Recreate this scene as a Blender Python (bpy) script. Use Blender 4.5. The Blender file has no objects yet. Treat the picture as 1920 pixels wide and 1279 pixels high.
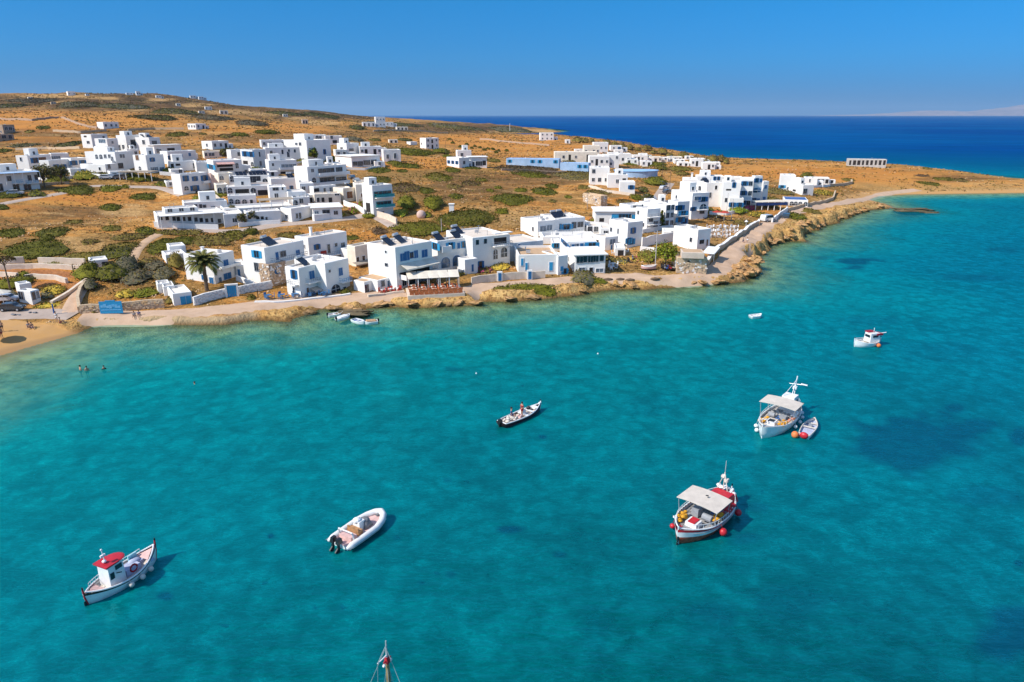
import bpy, math, random
import numpy as np
from mathutils import Vector
R_ = math.radians
rng = np.random.default_rng(7)
random.seed(7)
scene = bpy.context.scene
COL = scene.collection

# ------------------------------------------------------------------ camera, sky, sun, exposure
H = 32.0                      # camera height above the sea, metres
F = 1280.0                    # focal length in photo pixels (24 mm on a 36 mm wide frame)
PITCH = math.atan(423.5 / 1280.0)
SP, CP = math.sin(PITCH), math.cos(PITCH)
cam_d = bpy.data.cameras.new("camera")
cam_d.lens = 24.0; cam_d.sensor_width = 36.0; cam_d.clip_start = 0.5; cam_d.clip_end = 120000.0
cam = bpy.data.objects.new("camera", cam_d); COL.objects.link(cam)
cam.location = (0, 0, H); cam.rotation_euler = (math.pi / 2 - PITCH, 0, 0)
scene.camera = cam

SUN_EL, SUN_AZ = R_(43), R_(24)        # sun stands left of the view and a little behind the camera
SUN_DIR = Vector((-math.cos(SUN_AZ) * math.cos(SUN_EL), -math.sin(SUN_AZ) * math.cos(SUN_EL), math.sin(SUN_EL)))
world = bpy.data.worlds.new("World"); scene.world = world; world.use_nodes = True
wn = world.node_tree; wn.nodes.clear()
w_out = wn.nodes.new("ShaderNodeOutputWorld"); w_bg = wn.nodes.new("ShaderNodeBackground")
sky = wn.nodes.new("ShaderNodeTexSky"); sky.sky_type = 'NISHITA'; sky.sun_disc = False
sky.sun_elevation = SUN_EL
sky.sun_rotation = math.atan2(SUN_DIR.x, SUN_DIR.y)
sky.altitude = 0; sky.air_density = 1.0; sky.dust_density = 0.35; sky.ozone_density = 3.0
w_hs = wn.nodes.new("ShaderNodeHueSaturation"); w_hs.inputs['Saturation'].default_value = 1.0
w_hs.inputs['Value'].default_value = 1.0
w_tc = wn.nodes.new("ShaderNodeTexCoord"); w_sx = wn.nodes.new("ShaderNodeSeparateXYZ"); wn.links.new(w_tc.outputs['Generated'], w_sx.inputs[0])
w_rp = wn.nodes.new("ShaderNodeValToRGB"); wn.links.new(w_sx.outputs['Z'], w_rp.inputs['Fac'])     # sea haze low down, clear deep blue above
_e = w_rp.color_ramp.elements
while len(_e) < 5: _e.new(.5)
for _i, (_p, _c) in enumerate([(0, (.030, .150, .46)), (.03, (.034, .195, .52)), (.07, (.028, .255, .57)), (.15, (.012, .315, .60)), (.27, (.85, .92, .97))]):
    _e[_i].position = _p; _e[_i].color = (*_c, 1)
w_mx = wn.nodes.new("ShaderNodeMix"); w_mx.data_type = 'RGBA'; w_mx.blend_type = 'MULTIPLY'; w_mx.inputs['Factor'].default_value = 1
wn.links.new(sky.outputs[0], w_mx.inputs['A']); wn.links.new(w_rp.outputs[0], w_mx.inputs['B'])
wn.links.new(w_mx.outputs['Result'], w_hs.inputs['Color'])
w_bg.inputs['Strength'].default_value = 0.15
wn.links.new(w_hs.outputs[0], w_bg.inputs['Color']); wn.links.new(w_bg.outputs[0], w_out.inputs[0])

sun_d = bpy.data.lights.new("sun", 'SUN'); sun_d.energy = 4.2; sun_d.angle = R_(0.5); sun_d.color = (1.0, 0.95, 0.87)
sun = bpy.data.objects.new("sun", sun_d); COL.objects.link(sun)
sun.rotation_euler = (-SUN_DIR).to_track_quat('-Z', 'Y').to_euler(); sun.location = (-60, -30, 90)
scene.view_settings.view_transform = 'Standard'; scene.view_settings.look = 'None'
scene.view_settings.exposure = 0.42; scene.view_settings.gamma = 1.0
scene.view_settings.use_curve_mapping = False
scene.cycles.use_denoising = True
scene.cycles.max_bounces = 6; scene.cycles.transparent_max_bounces = 12
scene.cycles.diffuse_bounces = 3; scene.cycles.glossy_bounces = 3
scene.cycles.sample_clamp_indirect = 6
scene.cycles.volume_bounces = 0; scene.cycles.volume_step_rate = 10; scene.cycles.volume_max_steps = 64

# ------------------------------------------------------------------ pixel <-> world
def rayd(x, y):
    v = y - 639.5
    return np.array([x - 960.0, F * CP - v * SP, -(F * SP + v * CP)]) / F
def on_z(x, y, z=0.0):
    d = rayd(x, y); t = (H - z) / -d[2]
    return np.array([d[0] * t, d[1] * t, z])
def at_depth(x, y, dep):
    d = rayd(x, y); return np.array([d[0] * dep, d[1] * dep, H + d[2] * dep])
def project(X, Y, Z):
    dep = Y * CP + (H - Z) * SP
    up = Y * SP - (H - Z) * CP
    return 960 + F * X / dep, 639.5 - F * up / dep, dep
def depth_of(p): return p[1] * CP + (H - p[2]) * SP

# ------------------------------------------------------------------ numpy value noise
_perm = np.random.default_rng(3).random((256, 256))
def vnoise(x, y):
    xi = np.floor(x).astype(int); yi = np.floor(y).astype(int)
    fx = x - xi; fy = y - yi
    fx = fx * fx * (3 - 2 * fx); fy = fy * fy * (3 - 2 * fy)
    a = _perm[xi & 255, yi & 255]; b = _perm[(xi + 1) & 255, yi & 255]
    c = _perm[xi & 255, (yi + 1) & 255]; d = _perm[(xi + 1) & 255, (yi + 1) & 255]
    return (a + (b - a) * fx) * (1 - fy) + (c + (d - c) * fx) * fy
def fbm(x, y, o=4, s=0.0):
    v = 0; a = 0.5; t = 0
    for i in range(o):
        v = v + a * vnoise(x + 17.3 * i + s, y - 9.1 * i + s); t += a; a *= .5; x = x * 2.03; y = y * 2.03
    return v / t
def sstep(a, b, x):
    t = np.clip((x - a) / (b - a), 0, 1); return t * t * (3 - 2 * t)

# ------------------------------------------------------------------ land outline and heights
# px, py, edge height, ramp width
SHORE = [(-260, 760, .9, 18), (-120, 705, .9, 16), (0, 668, .9, 14), (60, 650, .9, 13), (110, 636, .9, 10), (150, 624, .9, 5), (178, 612, .9, 1.6),
 (200, 609, .95, .9), (260, 609, 1, .9), (320, 609, 1, .9), (380, 610, 1, .9), (422, 609, 1, .9), (470, 601, 1, 1.2), (520, 602, .8, 2.4), (542, 603, .7, 2.4),
 (548, 596, .8, 2.2), (575, 589, .9, 2.5), (605, 581, 1, 2.5), (640, 580, 1, 2.5), (655, 586, .9, 3), (672, 587, .9, 3), (688, 579, 1.0, 2.5), (725, 575, 1.1, 2.5),
 (760, 578, 1.1, 2), (803, 577, 1.1, 2), (850, 574, 1.2, 2), (898, 571, 1.3, 2.2), (905, 566, 1.4, 2.4), (953, 566, 1.5, 2.5), (1018, 562, 1.5, 2.5), (1080, 557, 1.6, 2.6),
 (1115, 547, 1.6, 2.6), (1166, 542, 1.6, 2.6), (1218, 543, 1.5, 2.4), (1280, 539, 1.4, 2.2), (1340, 534, 1.3, 1.8), (1395, 528, 1.0, 1.4), (1418, 516, .9, 2.0),
 (1424, 503, 1.8, 2), (1416, 488, 2.4, 2), (1432, 474, 2.6, 2), (1446, 463, 2.6, 1.8), (1470, 452, 2.8, 1.8), (1507, 453, 2.8, 2.0), (1510, 440, 2.8, 2), (1540, 426, 2.8, 2),
 (1575, 414, 2.6, 2), (1600, 404, 2.4, 2), (1630, 394, 1.6, 2), (1662, 391, .8, 3), (1678, 389, .5, 4), (1655, 381, .6, 4), (1628, 374, .7, 5), (1645, 368, .7, 5),
 (1700, 365, .8, 5), (1800, 363.5, .8, 5), (1920, 362, .8, 5), (2050, 360, .8, 5)]
BACK = [(2200, 352), (2080, 338), (1920, 332), (1850, 324), (1780, 318.5), (1700, 312.5), (1600, 310), (1500, 307), (1380, 305), (1330, 299), (1280, 293), (1230, 285), (1180, 277), (1140, 270),
 (1080, 266), (1030, 264), (985, 262), (950, 259), (935, 254)]
FARW = [(950, 250, 0), (1000, 250, 0), (1045, 248, 0), (1058, 244.5, 0), (1020, 241, 0)]
poly = []; ph = []; pr = []
for x, y, e, r in SHORE: poly.append(on_z(x, y, 0)[:2]); ph.append(e); pr.append(r)
for x, y in BACK: poly.append(on_z(x, y, 2.0)[:2]); ph.append(1.5); pr.append(7)
for x, y, z in FARW: poly.append(on_z(x, y, 0)[:2]); ph.append(2.); pr.append(40)
for X, Y in [(60, 1950), (-160, 2250), (-420, 2600), (-900, 3000), (-2600, 3400), (-3400, 1500), (-900, 300), (-320, 80), (-165, 60)]:
    poly.append(np.array([X, Y])); ph.append(1.0 if Y < 400 else 2.); pr.append(14 if Y < 400 else 60)
poly = np.array(poly); ph = np.array(ph); pr = np.array(pr, float)

def shore_dist(X, Y):
    """signed distance to the coast (positive inland), edge height, ramp width"""
    n = len(poly); best = np.full(X.shape, 1e18); e = np.zeros_like(X); r = np.ones_like(X); ins = np.zeros(X.shape, bool)
    for i in range(n):
        a = poly[i]; j = (i + 1) % n; b = poly[j]; d = b - a; L2 = d @ d
        t = np.clip(((X - a[0]) * d[0] + (Y - a[1]) * d[1]) / L2, 0, 1)
        q = (X - a[0] - t * d[0]) ** 2 + (Y - a[1] - t * d[1]) ** 2
        m = q < best
        best = np.where(m, q, best); e = np.where(m, ph[i] + (ph[j] - ph[i]) * t, e); r = np.where(m, pr[i] + (pr[j] - pr[i]) * t, r)
        c = ((a[1] > Y) != (b[1] > Y)) & (X < (b[0] - a[0]) * (Y - a[1]) / (b[1] - a[1] + 1e-12) + a[0])
        ins ^= c
    s = np.sqrt(best)
    return np.where(ins, s, -s), e, r

ANZ = [(0, 640, .8), (0, 600, 1.1), (60, 600, 1.2), (150, 585, 1.3), (250, 588, 1.1), (300, 590, 1.1), (400, 580, 1.2), (500, 570, 1.3), (0, 560, 2.4), (150, 545, 2.6), (300, 545, 2.0), (400, 555, 1.8),
 (0, 500, 4), (150, 500, 4), (300, 480, 4.6), (400, 520, 2.8), (500, 530, 2.2), (600, 545, 1.6), (700, 545, 1.7), (800, 540, 1.7), (880, 540, 1.8), (960, 530, 1.9), (1100, 515, 2.0), (1200, 515, 2), (1320, 510, 2.2),
 (0, 450, 6), (200, 440, 6.5), (100, 400, 8), (0, 380, 9.5), (250, 380, 8), (50, 350, 11), (250, 350, 10.5),
 (400, 430, 5.5), (560, 410, 6.5), (700, 400, 6.5), (600, 450, 4.2), (740, 440, 4.4), (860, 400, 6), (960, 425, 4.6), (850, 455, 3.6), (500, 470, 3.8),
 (450, 380, 8.5), (600, 370, 9), (700, 350, 10), (800, 330, 10), (900, 315, 10.5), (380, 350, 10.5), (500, 325, 12), (640, 310, 12.5),
 (1000, 315, 9), (1100, 305, 8), (1200, 300, 6.5), (1250, 330, 6), (1100, 350, 7.5), (1150, 385, 5.5), (1000, 350, 7.5), (1000, 400, 5.4), (1050, 450, 3.4),
 (1300, 330, 5.5), (1300, 375, 4.6), (1250, 400, 4.4), (1200, 440, 3.2), (1300, 450, 3.2), (1350, 490, 2.6), (1400, 440, 3.2), (1500, 390, 3.5), (1450, 400, 3.5),
 (1500, 345, 4.5), (1400, 320, 5.5), (1600, 330, 4.6), (1600, 312, 5.4), (1700, 332, 4), (1700, 315, 4.4), (1800, 335, 3.2), (1880, 345, 2.2), (1800, 322, 3.4), (1900, 335, 2.4), (1700, 352, 2), (1560, 385, 3), (1640, 378, 1.2)]
AND = [(100, 322, 245), (250, 322, 238), (-200, 330, 230), (0, 285, 330), (200, 285, 300), (380, 285, 300), (520, 285, 300), (650, 290, 310), (-200, 280, 330), (100, 240, 410), (300, 242, 410), (450, 242, 430), (560, 255, 400),
 (-200, 235, 420), (100, 215, 560), (300, 214, 560), (-200, 212, 560), (450, 222, 640), (0, 199, 680), (200, 196, 700), (400, 203, 760), (-200, 196, 680), (0, 176, 900), (60, 180, 880), (130, 173, 950), (200, 176, 950), (300, 176, 950),
 (350, 184, 960), (400, 191, 960), (450, 201, 1000), (520, 204.5, 1060), (570, 207.5, 1100), (650, 215.5, 1250), (-200, 176, 900), (-400, 176, 900), (550, 225, 700), (650, 236, 640), (650, 265, 440),
 (720, 240, 640), (740, 222, 1500), (800, 280, 420), (800, 242, 720), (900, 256, 600), (900, 275, 480), (1000, 284, 440), (1000, 264, 540), (1050, 275, 480), (820, 228.5, 1700), (900, 233.5, 1650), (960, 239, 1580), (1020, 243.5, 1520), (860, 240, 1000), (920, 247, 900)]
apts = []; az = []
for x, y, z in ANZ: p = on_z(x, y, z); apts.append(p[:2]); az.append(z)
for x, y, d in AND: p = at_depth(x, y, d); apts.append(p[:2]); az.append(p[2])
for X, Y, Z in [(-900, 1500, 38), (-500, 1500, 36), (-200, 1700, 22), (-1500, 1200, 50), (-1800, 2400, 20), (-600, 2400, 12), (-100, 2100, 10), (900, 400, 2), (400, 260, 3), (-150, 70, .5), (-300, 110, 4), (-500, 300, 15), (500, 500, 3), (300, 700, 4)]:
    apts.append(np.array([X, Y])); az.append(Z)
apts = np.array(apts); az = np.array(az)
def warp(X, Y):
    Rr = np.sqrt(X * X + Y * Y); return np.stack([np.arctan2(X, Y) * 2.6, np.log(Rr) * 2.2], -1)
_aw = warp(apts[:, 0], apts[:, 1])
def _phi(r2): return np.sqrt(r2 + 0.02)
_K = _phi(((_aw[:, None] - _aw[None]) ** 2).sum(-1))
_n = len(az); _A = np.zeros((_n + 1, _n + 1)); _A[:_n, :_n] = _K - np.eye(_n) * 0.02; _A[_n, :_n] = 1; _A[:_n, _n] = 1
_w = np.linalg.solve(_A, np.append(az, 0))
def hbase(X, Y):
    q = warp(X, Y); out = np.full(X.shape, _w[_n])
    for i in range(_n):
        out += _w[i] * _phi((q[..., 0] - _aw[i, 0]) ** 2 + (q[..., 1] - _aw[i, 1]) ** 2)
    return np.clip(out, 0.6, 75)

# roads and paths as centre lines in photo pixels: name, half width (m), points
ROADS = {
 'promenade': (3.0, [(150, 594), (200, 591), (260, 590), (340, 587), (420, 580), (500, 571), (560, 566), (620, 561), (690, 556), (745, 551), (760, 549)]),
 'seafront_road': (2.6, [(868, 549), (900, 541), (960, 535), (1040, 527), (1120, 522), (1200, 519), (1280, 518), (1335, 511), (1362, 490), (1392, 458), (1425, 432), (1452, 414), (1500, 397), (1560, 384), (1600, 376), (1650, 366), (1720, 356)]),
 'hill_road': (2.2, [(300, 428), (420, 432), (470, 427), (520, 422), (600, 414), (660, 407), (700, 404), (742, 424)]),
 'village_lane': (1.8, [(-60, 398), (0, 385), (60, 372), (120, 361), (170, 352), (240, 350), (300, 352), (345, 368)]),
 'apron': (2.6, [(-70, 600), (0, 592), (60, 588), (104, 590), (140, 592)]),
 'footpath': (1.4, [(128, 588), (138, 566), (150, 546), (160, 532)]),
 'dirt_path': (1.2, [(245, 492), (262, 465), (290, 443), (330, 428)]),
 'east_lane': (2.4, [(1160, 392), (1200, 384), (1228, 374), (1244, 358), (1254, 342)]),
}
def near_road(X, Y):
    best = np.full(X.shape, 1e9)
    for nm, (hw, P) in ROAD_W.items():
        for a, b in zip(P[:-1], P[1:]):
            d = b - a; t = np.clip(((X - a[0]) * d[0] + (Y - a[1]) * d[1]) / (d @ d), 0, 1)
            q = np.sqrt((X - a[0] - t * d[0]) ** 2 + (Y - a[1] - t * d[1]) ** 2) - hw
            best = np.minimum(best, q)
    return best
ROAD_W = {}
def height(X, Y, full=True):
    X = np.asarray(X, float); Y = np.asarray(Y, float)
    sh = X.shape; X = X.ravel(); Y = Y.ravel()
    s, e, r = shore_dist(X, Y)
    rocky = sstep(6, 2.5, r) * sstep(0.0, 1.0, np.minimum(e, 1.0) + .1)
    jag = (fbm(X * .22, Y * .22, 4) - .5) * 5.0 * rocky * sstep(420, 250, Y)
    jag = jag + (fbm(X * .01, Y * .01, 4, 5.) - .5) * 60 * sstep(900, 1500, Y)
    s2 = s + jag * np.where(e > 1.7, .9, .55) * np.where((r < 1.5), .12, 1)
    hb = hbase(X, Y)
    edge = e * (1 + rocky * (fbm(X * .35, Y * .35, 3, 3.) - .5) * .7)
    h = edge * sstep(0, 1, s2 / r)
    k = sstep(0, 1, (s2 - r * .6) / (10 + .02 * np.maximum(Y, 0)))
    h = h * (1 - k) + np.maximum(hb, e * .9) * k
    land = sstep(0, 1, s2 / (r + 1.5))
    n = (fbm(X * .06, Y * .06, 4, 1.) - .5) * 1.5 * sstep(8, 40, s) + (fbm(X * .5, Y * .5, 3, 2.) - .5) * .35
    n = n + (fbm(X * .018, Y * .018, 4, 8.) - .5) * 6 * sstep(450, 800, Y)
    cl = (fbm(X * .8, Y * .8, 4, 6.) - .5) * 1.25 * rocky * sstep(9, 0, s2) * sstep(-.5, .8, s2) * sstep(1.2, 2.4, e)
    cl = cl + (fbm(X * .9, Y * .9, 3, 6.5) - .5) * .7 * rocky * sstep(6, 0, s2) * sstep(-.5, .8, s2)
    if ROAD_W:
        nr = near_road(X, Y); q = sstep(0.2, 2.2, nr); n = n * q; cl = cl * q
    h = h + land * n + cl * sstep(1.0, 1.6, r)
    under = np.maximum(-.05 - (-s2) * (.05 + .05 * sstep(-85, -15, X)), -4.5) - .15 * (1 - np.exp(-np.maximum(-s2, 0)))
    under = under + (fbm(X * .3, Y * .3, 3, 4.) - .5) * .35 * sstep(0, 6, -s2) * rocky
    h = np.where(s2 > 0, h + .02, np.minimum(under, -.03))
    return h.reshape(sh)
def hgt(x, y): return float(height(np.array([x]), np.array([y]))[0])
_T = np.geomspace(40, 4500, 700)
def on_ground(x, y):
    d = rayd(x, y)
    for it in range(2):
        if it == 0: T = _T
        else: T = np.linspace(lo, hi, 24)
        g = H + d[2] * T - height(d[0] * T, d[1] * T)
        i = np.argmax(g < 0)
        if not (g < 0).any(): i = int(np.argmin(g))
        i = max(i, 1); lo, hi = T[i - 1], T[i]
        a = g[i - 1] / (g[i - 1] - g[i]) if g[i - 1] != g[i] else .5
    t = lo + (hi - lo) * np.clip(a, 0, 1)
    return np.array([d[0] * t, d[1] * t, H + d[2] * t])
_rw = {}
for k_, (hw, P) in ROADS.items():
    pts = [on_ground(*q)[:2] for q in P]
    # Catmull smoothing
    out = []
    for i in range(len(pts) - 1):
        p0 = pts[max(i - 1, 0)]; p1 = pts[i]; p2 = pts[i + 1]; p3 = pts[min(i + 2, len(pts) - 1)]
        for t in np.linspace(0, 1, 5)[:-1]:
            out.append(.5 * (2 * p1 + (p2 - p0) * t + (2 * p0 - 5 * p1 + 4 * p2 - p3) * t * t + (3 * p1 - p0 - 3 * p2 + p3) * t ** 3))
    out.append(pts[-1]); _rw[k_] = (hw, np.array(out))
ROAD_W.update(_rw)

# ------------------------------------------------------------------ materials
MATS = {}
def nodes(m):
    m.use_nodes = True; nt = m.node_tree; nt.nodes.clear()
    return nt, nt.nodes, nt.links
def mat(name, col, rough=.8, var=.12, scale=1.5, metal=0, bump=0.0, col2=None, spec=.3, bscale=None, clear=0):
    """a plain procedural material: base colour broken up by noise, with fine relief"""
    if name in MATS: return MATS[name]
    m = bpy.data.materials.new(name); nt, N, L = nodes(m)
    o = N.new("ShaderNodeOutputMaterial"); b = N.new("ShaderNodeBsdfPrincipled"); L.new(b.outputs[0], o.inputs[0])
    tc = N.new("ShaderNodeTexCoord"); nz = N.new("ShaderNodeTexNoise"); nz.inputs['Scale'].default_value = scale
    nz.inputs['Detail'].default_value = 5; nz.inputs['Roughness'].default_value = .65
    L.new(tc.outputs['Object'], nz.inputs['Vector'])
    mx = N.new("ShaderNodeMix"); mx.data_type = 'RGBA'
    c2 = col2 if col2 else tuple(max(0, c * (1 - var * 2.2)) for c in col)
    c1 = col if col2 else tuple(min(1, c * (1 + var * .6)) for c in col)
    mx.inputs['A'].default_value = (*c2, 1); mx.inputs['B'].default_value = (*c1, 1)
    cr = N.new("ShaderNodeMapRange"); cr.inputs['From Min'].default_value = .3; cr.inputs['From Max'].default_value = .62
    L.new(nz.outputs['Fac'], cr.inputs['Value']); L.new(cr.outputs[0], mx.inputs['Factor'])
    L.new(mx.outputs['Result'], b.inputs['Base Color'])
    b.inputs['Roughness'].default_value = rough; b.inputs['Metallic'].default_value = metal
    b.inputs['Specular IOR Level'].default_value = spec
    if clear: b.inputs['Coat Weight'].default_value = clear
    if bump:
        bp = N.new("ShaderNodeBump"); bp.inputs['Strength'].default_value = bump; bp.inputs['Distance'].default_value = .05
        n2 = N.new("ShaderNodeTexNoise"); n2.inputs['Scale'].default_value = bscale or scale * 6; L.new(tc.outputs['Object'], n2.inputs['Vector'])
        L.new(n2.outputs['Fac'], bp.inputs['Height']); L.new(bp.outputs[0], b.inputs['Normal'])
    MATS[name] = m; return m

# ------------------------------------------------------------------ mesh helpers
def mesh_np(name, V, Fq, mats, smooth=False, mi=None):
    me = bpy.data.meshes.new(name)
    V = np.asarray(V, np.float32); Fq = np.asarray(Fq, np.int32)
    k = Fq.shape[1]
    me.vertices.add(len(V)); me.vertices.foreach_set('co', V.ravel())
    me.loops.add(Fq.size); me.loops.foreach_set('vertex_index', Fq.ravel())
    me.polygons.add(len(Fq)); me.polygons.foreach_set('loop_start', np.arange(0, Fq.size, k, dtype=np.int32))
    if smooth: me.polygons.foreach_set('use_smooth', np.ones(len(Fq), bool))
    for m in mats: me.materials.append(m)
    if mi is not None: me.polygons.foreach_set('material_index', np.asarray(mi, np.int32))
    me.update(calc_edges=True); return me
def link(o, parent=None):
    COL.objects.link(o)
    if parent: o.parent = parent
    return o
def tag(o, label=None, cat=None, group=None, kind=None):
    if label: o['label'] = label
    if cat: o['category'] = cat
    if group: o['group'] = group
    if kind or cat: o['kind'] = kind or 'thing'
    return o
def empty(name, loc, label, cat, group=None, rz=0):
    o = bpy.data.objects.new(name, None); o.empty_display_size = .5; o.location = loc; o.rotation_euler = (0, 0, rz)
    link(o); return tag(o, label, cat, group)
class MB:
    def __init__(s): s.v = []; s.f = []; s.m = []
    def add(s, V, Fs, mi=0):
        b = len(s.v); s.v += [tuple(map(float, q)) for q in V]; s.f += [tuple(b + i for i in f) for f in Fs]; s.m += [mi] * len(Fs); return s
    def box(s, c, d, mi=0, rz=0, tap=1.0, M=None):
        x, y, z = [q / 2 for q in d]; V = []
        for k, t in ((-1, 1), (1, tap)):
            for i, j in ((-1, -1), (1, -1), (1, 1), (-1, 1)): V.append([i * x * t, j * y * t, k * z])
        V = np.array(V)
        if M is not None: V = V @ np.array(M).T
        if rz: ca, sa = math.cos(rz), math.sin(rz); V = V @ np.array([[ca, sa, 0], [-sa, ca, 0], [0, 0, 1]])
        return s.add(V + np.array(c), [(0, 3, 2, 1), (4, 5, 6, 7), (0, 1, 5, 4), (1, 2, 6, 5), (2, 3, 7, 6), (3, 0, 4, 7)], mi)
    def tube(s, pts, r, n=6, mi=0, cap=True):
        pts = [np.array(p, float) for p in pts]; rs = r if hasattr(r, '__len__') else [r] * len(pts); rings = []
        for i, p in enumerate(pts):
            t = pts[min(i + 1, len(pts) - 1)] - pts[max(i - 1, 0)]; t = t / (np.linalg.norm(t) + 1e-9)
            u = np.cross(t, (0, 0, 1.) if abs(t[2]) < .9 else (1., 0, 0)); u /= np.linalg.norm(u); w = np.cross(t, u)
            rings.append([p + rs[i] * (math.cos(a) * u + math.sin(a) * w) for a in [2 * math.pi * k / n for k in range(n)]])
        V = [q for r_ in rings for q in r_]; Fs = []
        for i in range(len(pts) - 1):
            for k in range(n): Fs.append((i * n + k, i * n + (k + 1) % n, (i + 1) * n + (k + 1) % n, (i + 1) * n + k))
        if cap: Fs.append(tuple(range(n - 1, -1, -1))); Fs.append(tuple((len(pts) - 1) * n + k for k in range(n)))
        return s.add(V, Fs, mi)
    def ball(s, c, r, nu=8, nv=6, mi=0, sq=(1, 1, 1)):
        V = []; Fs = []
        for i in range(nv + 1):
            th = math.pi * i / nv
            for k in range(nu):
                a = 2 * math.pi * k / nu; V.append([c[0] + r * sq[0] * math.sin(th) * math.cos(a), c[1] + r * sq[1] * math.sin(th) * math.sin(a), c[2] + r * sq[2] * math.cos(th)])
        for i in range(nv):
            for k in range(nu): Fs.append((i * nu + k, (i + 1) * nu + k, (i + 1) * nu + (k + 1) % nu, i * nu + (k + 1) % nu))
        return s.add(V, Fs, mi)
    def prism(s, prof, y0, y1, mi=0, axis='y'):
        """outline in x,z pushed along y"""
        n = len(prof); V = [(p[0], y0, p[1]) for p in prof] + [(p[0], y1, p[1]) for p in prof]
        Fs = [tuple(range(n)), tuple(range(2 * n - 1, n - 1, -1))] + [(i, i + n, (i + 1) % n + n, (i + 1) % n) for i in range(n)]
        return s.add(V, Fs, mi)
    def mesh(s, name, mats, smooth=False):
        me = bpy.data.meshes.new(name); me.from_pydata(s.v, [], s.f)
        for m in (mats if isinstance(mats, (list, tuple)) else [mats]): me.materials.append(m)
        if any(s.m): me.polygons.foreach_set('material_index', s.m)
        if smooth: me.polygons.foreach_set('use_smooth', [True] * len(s.f))
        me.update(); return me
    def build(s, name, mats, parent=None, smooth=False):
        o = bpy.data.objects.new(name, s.mesh(name, mats, smooth)); return link(o, parent)

# ------------------------------------------------------------------ terrain
def grid_faces(nr, nc, wrap=False):
    i, j = np.meshgrid(np.arange(nr - 1), np.arange(nc if wrap else nc - 1), indexing='ij'); j2 = (j + 1) % nc
    return np.stack([i * nc + j, i * nc + j2, (i + 1) * nc + j2, (i + 1) * nc + j], -1).reshape(-1, 4)
azs = np.concatenate([np.linspace(-62, -43, 26)[:-1], np.linspace(-43, 43, 560), np.linspace(43, 62, 26)[1:]]) * math.pi / 180
rad = np.concatenate([np.geomspace(16, 80, 40)[:-1], np.geomspace(80, 480, 480), np.geomspace(480, 3300, 170)[1:]])
AZ, RAD = np.meshgrid(azs, rad)
TX = RAD * np.sin(AZ); TY = RAD * np.cos(AZ)
TZ = height(TX, TY)
V = np.stack([TX, TY, TZ], -1).reshape(-1, 3)
fq = grid_faces(*TX.shape)[:, ::-1]
S_, E_, RR_ = shore_dist(TX.ravel(), TY.ravel())
U_, V_, _ = project(TX.ravel(), TY.ravel(), TZ.ravel())
def ell(items, soft=.5):
    out = np.zeros_like(U_); wob = (fbm(TX.ravel() * .09, TY.ravel() * .09, 4, 11.) - .5) * 1.3
    for x, y, rx, ry, *st in items:
        q = np.sqrt(((U_ - x) / rx) ** 2 + ((V_ - y) / ry) ** 2) + wob
        out = np.maximum(out, (st[0] if st else 1) * sstep(1 + soft, 1 - soft * .4, q))
    return out
gold = ell([(60, 222, 190, 12), (250, 228, 90, 10), (90, 242, 110, 8), (60, 262, 80, 5), (480, 240, 90, 9), (380, 262, 40, 5), (900, 262, 150, 9), (1010, 282, 120, 14), (1220, 298, 22, 7), (1480, 322, 170, 15),
            (1650, 335, 160, 12), (60, 512, 90, 13), (100, 535, 70, 9), (560, 245, 60, 6), (750, 310, 90, 9), (830, 300, 60, 5), (620, 442, 80, 10), (170, 372, 90, 10), (30, 396, 50, 8), (1180, 378, 60, 8), (1250, 352, 8, 6), (490, 268, 30, 4)])
dark = ell([(250, 191, 280, 15), (420, 202, 170, 13, .9), (620, 215, 130, 9), (-40, 188, 90, 10, .8), (850, 240, 130, 9, .9), (470, 258, 90, 8, .6), (130, 270, 150, 10, .5), (900, 365, 90, 12, .55), (960, 335, 110, 12, .6),
            (1085, 330, 60, 7, .6), (700, 250, 80, 5, .5), (1200, 318, 40, 5, .3), (1790, 335, 60, 6, .6), (880, 350, 60, 10, .6), (150, 398, 110, 8, .6), (60, 420, 90, 10, .4), (560, 456, 30, 6, .3), (140, 250, 200, 6, .6), (1180, 392, 40, 4, .3), (1510, 400, 30, 5, .5)])
red = ell([(70, 514, 75, 8), (110, 533, 60, 5, .7)], .2)
pale = ell([(240, 393, 40, 10), (125, 452, 30, 8, .8), (165, 460, 30, 9, .8), (1600, 375, 60, 8), (980, 405, 70, 12, .6), (900, 395, 40, 8, .5), (100, 180, 60, 3, .9), (40, 187, 30, 2.5, .9), (190, 184, 30, 2, .9), (300, 187, 24, 2.5, .9), (370, 197, 26, 3, .9), (260, 205, 22, 2.5, .8), (120, 192, 24, 2.5, .9), (500, 214, 30, 2.5, .9), (560, 222, 22, 2.5, .9), (350, 213, 20, 2.5, .9), (430, 210, 40, 4, .8), (600, 230, 30, 4, .8),
            (990, 246, 60, 3), (1440, 430, 40, 14, .5), (1350, 440, 40, 16, .5), (1175, 480, 50, 14, .6), (120, 575, 40, 12, .5), (1040, 300, 20, 3, .6), (345, 345, 50, 10, .4)])
sand = np.maximum(sstep(26, 16, S_) * sstep(3, 7, RR_) * (TY.ravel() < 200), sstep(11, 3, S_) * (U_ > 1560) * sstep(3, 4.5, RR_))
rock = sstep(9, 3, S_) * sstep(1.3, 2.0, RR_) * sstep(5, 3.5, RR_) * (S_ > -12)
rock = np.maximum(rock, sstep(30, 8, S_) * (TY.ravel() > 300) * .5)
ledge = sstep(2.5, .6, S_) * sstep(1.7, 1.2, RR_) * (S_ > -14)
me = mesh_np('ground', V, fq, [], True)
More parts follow.
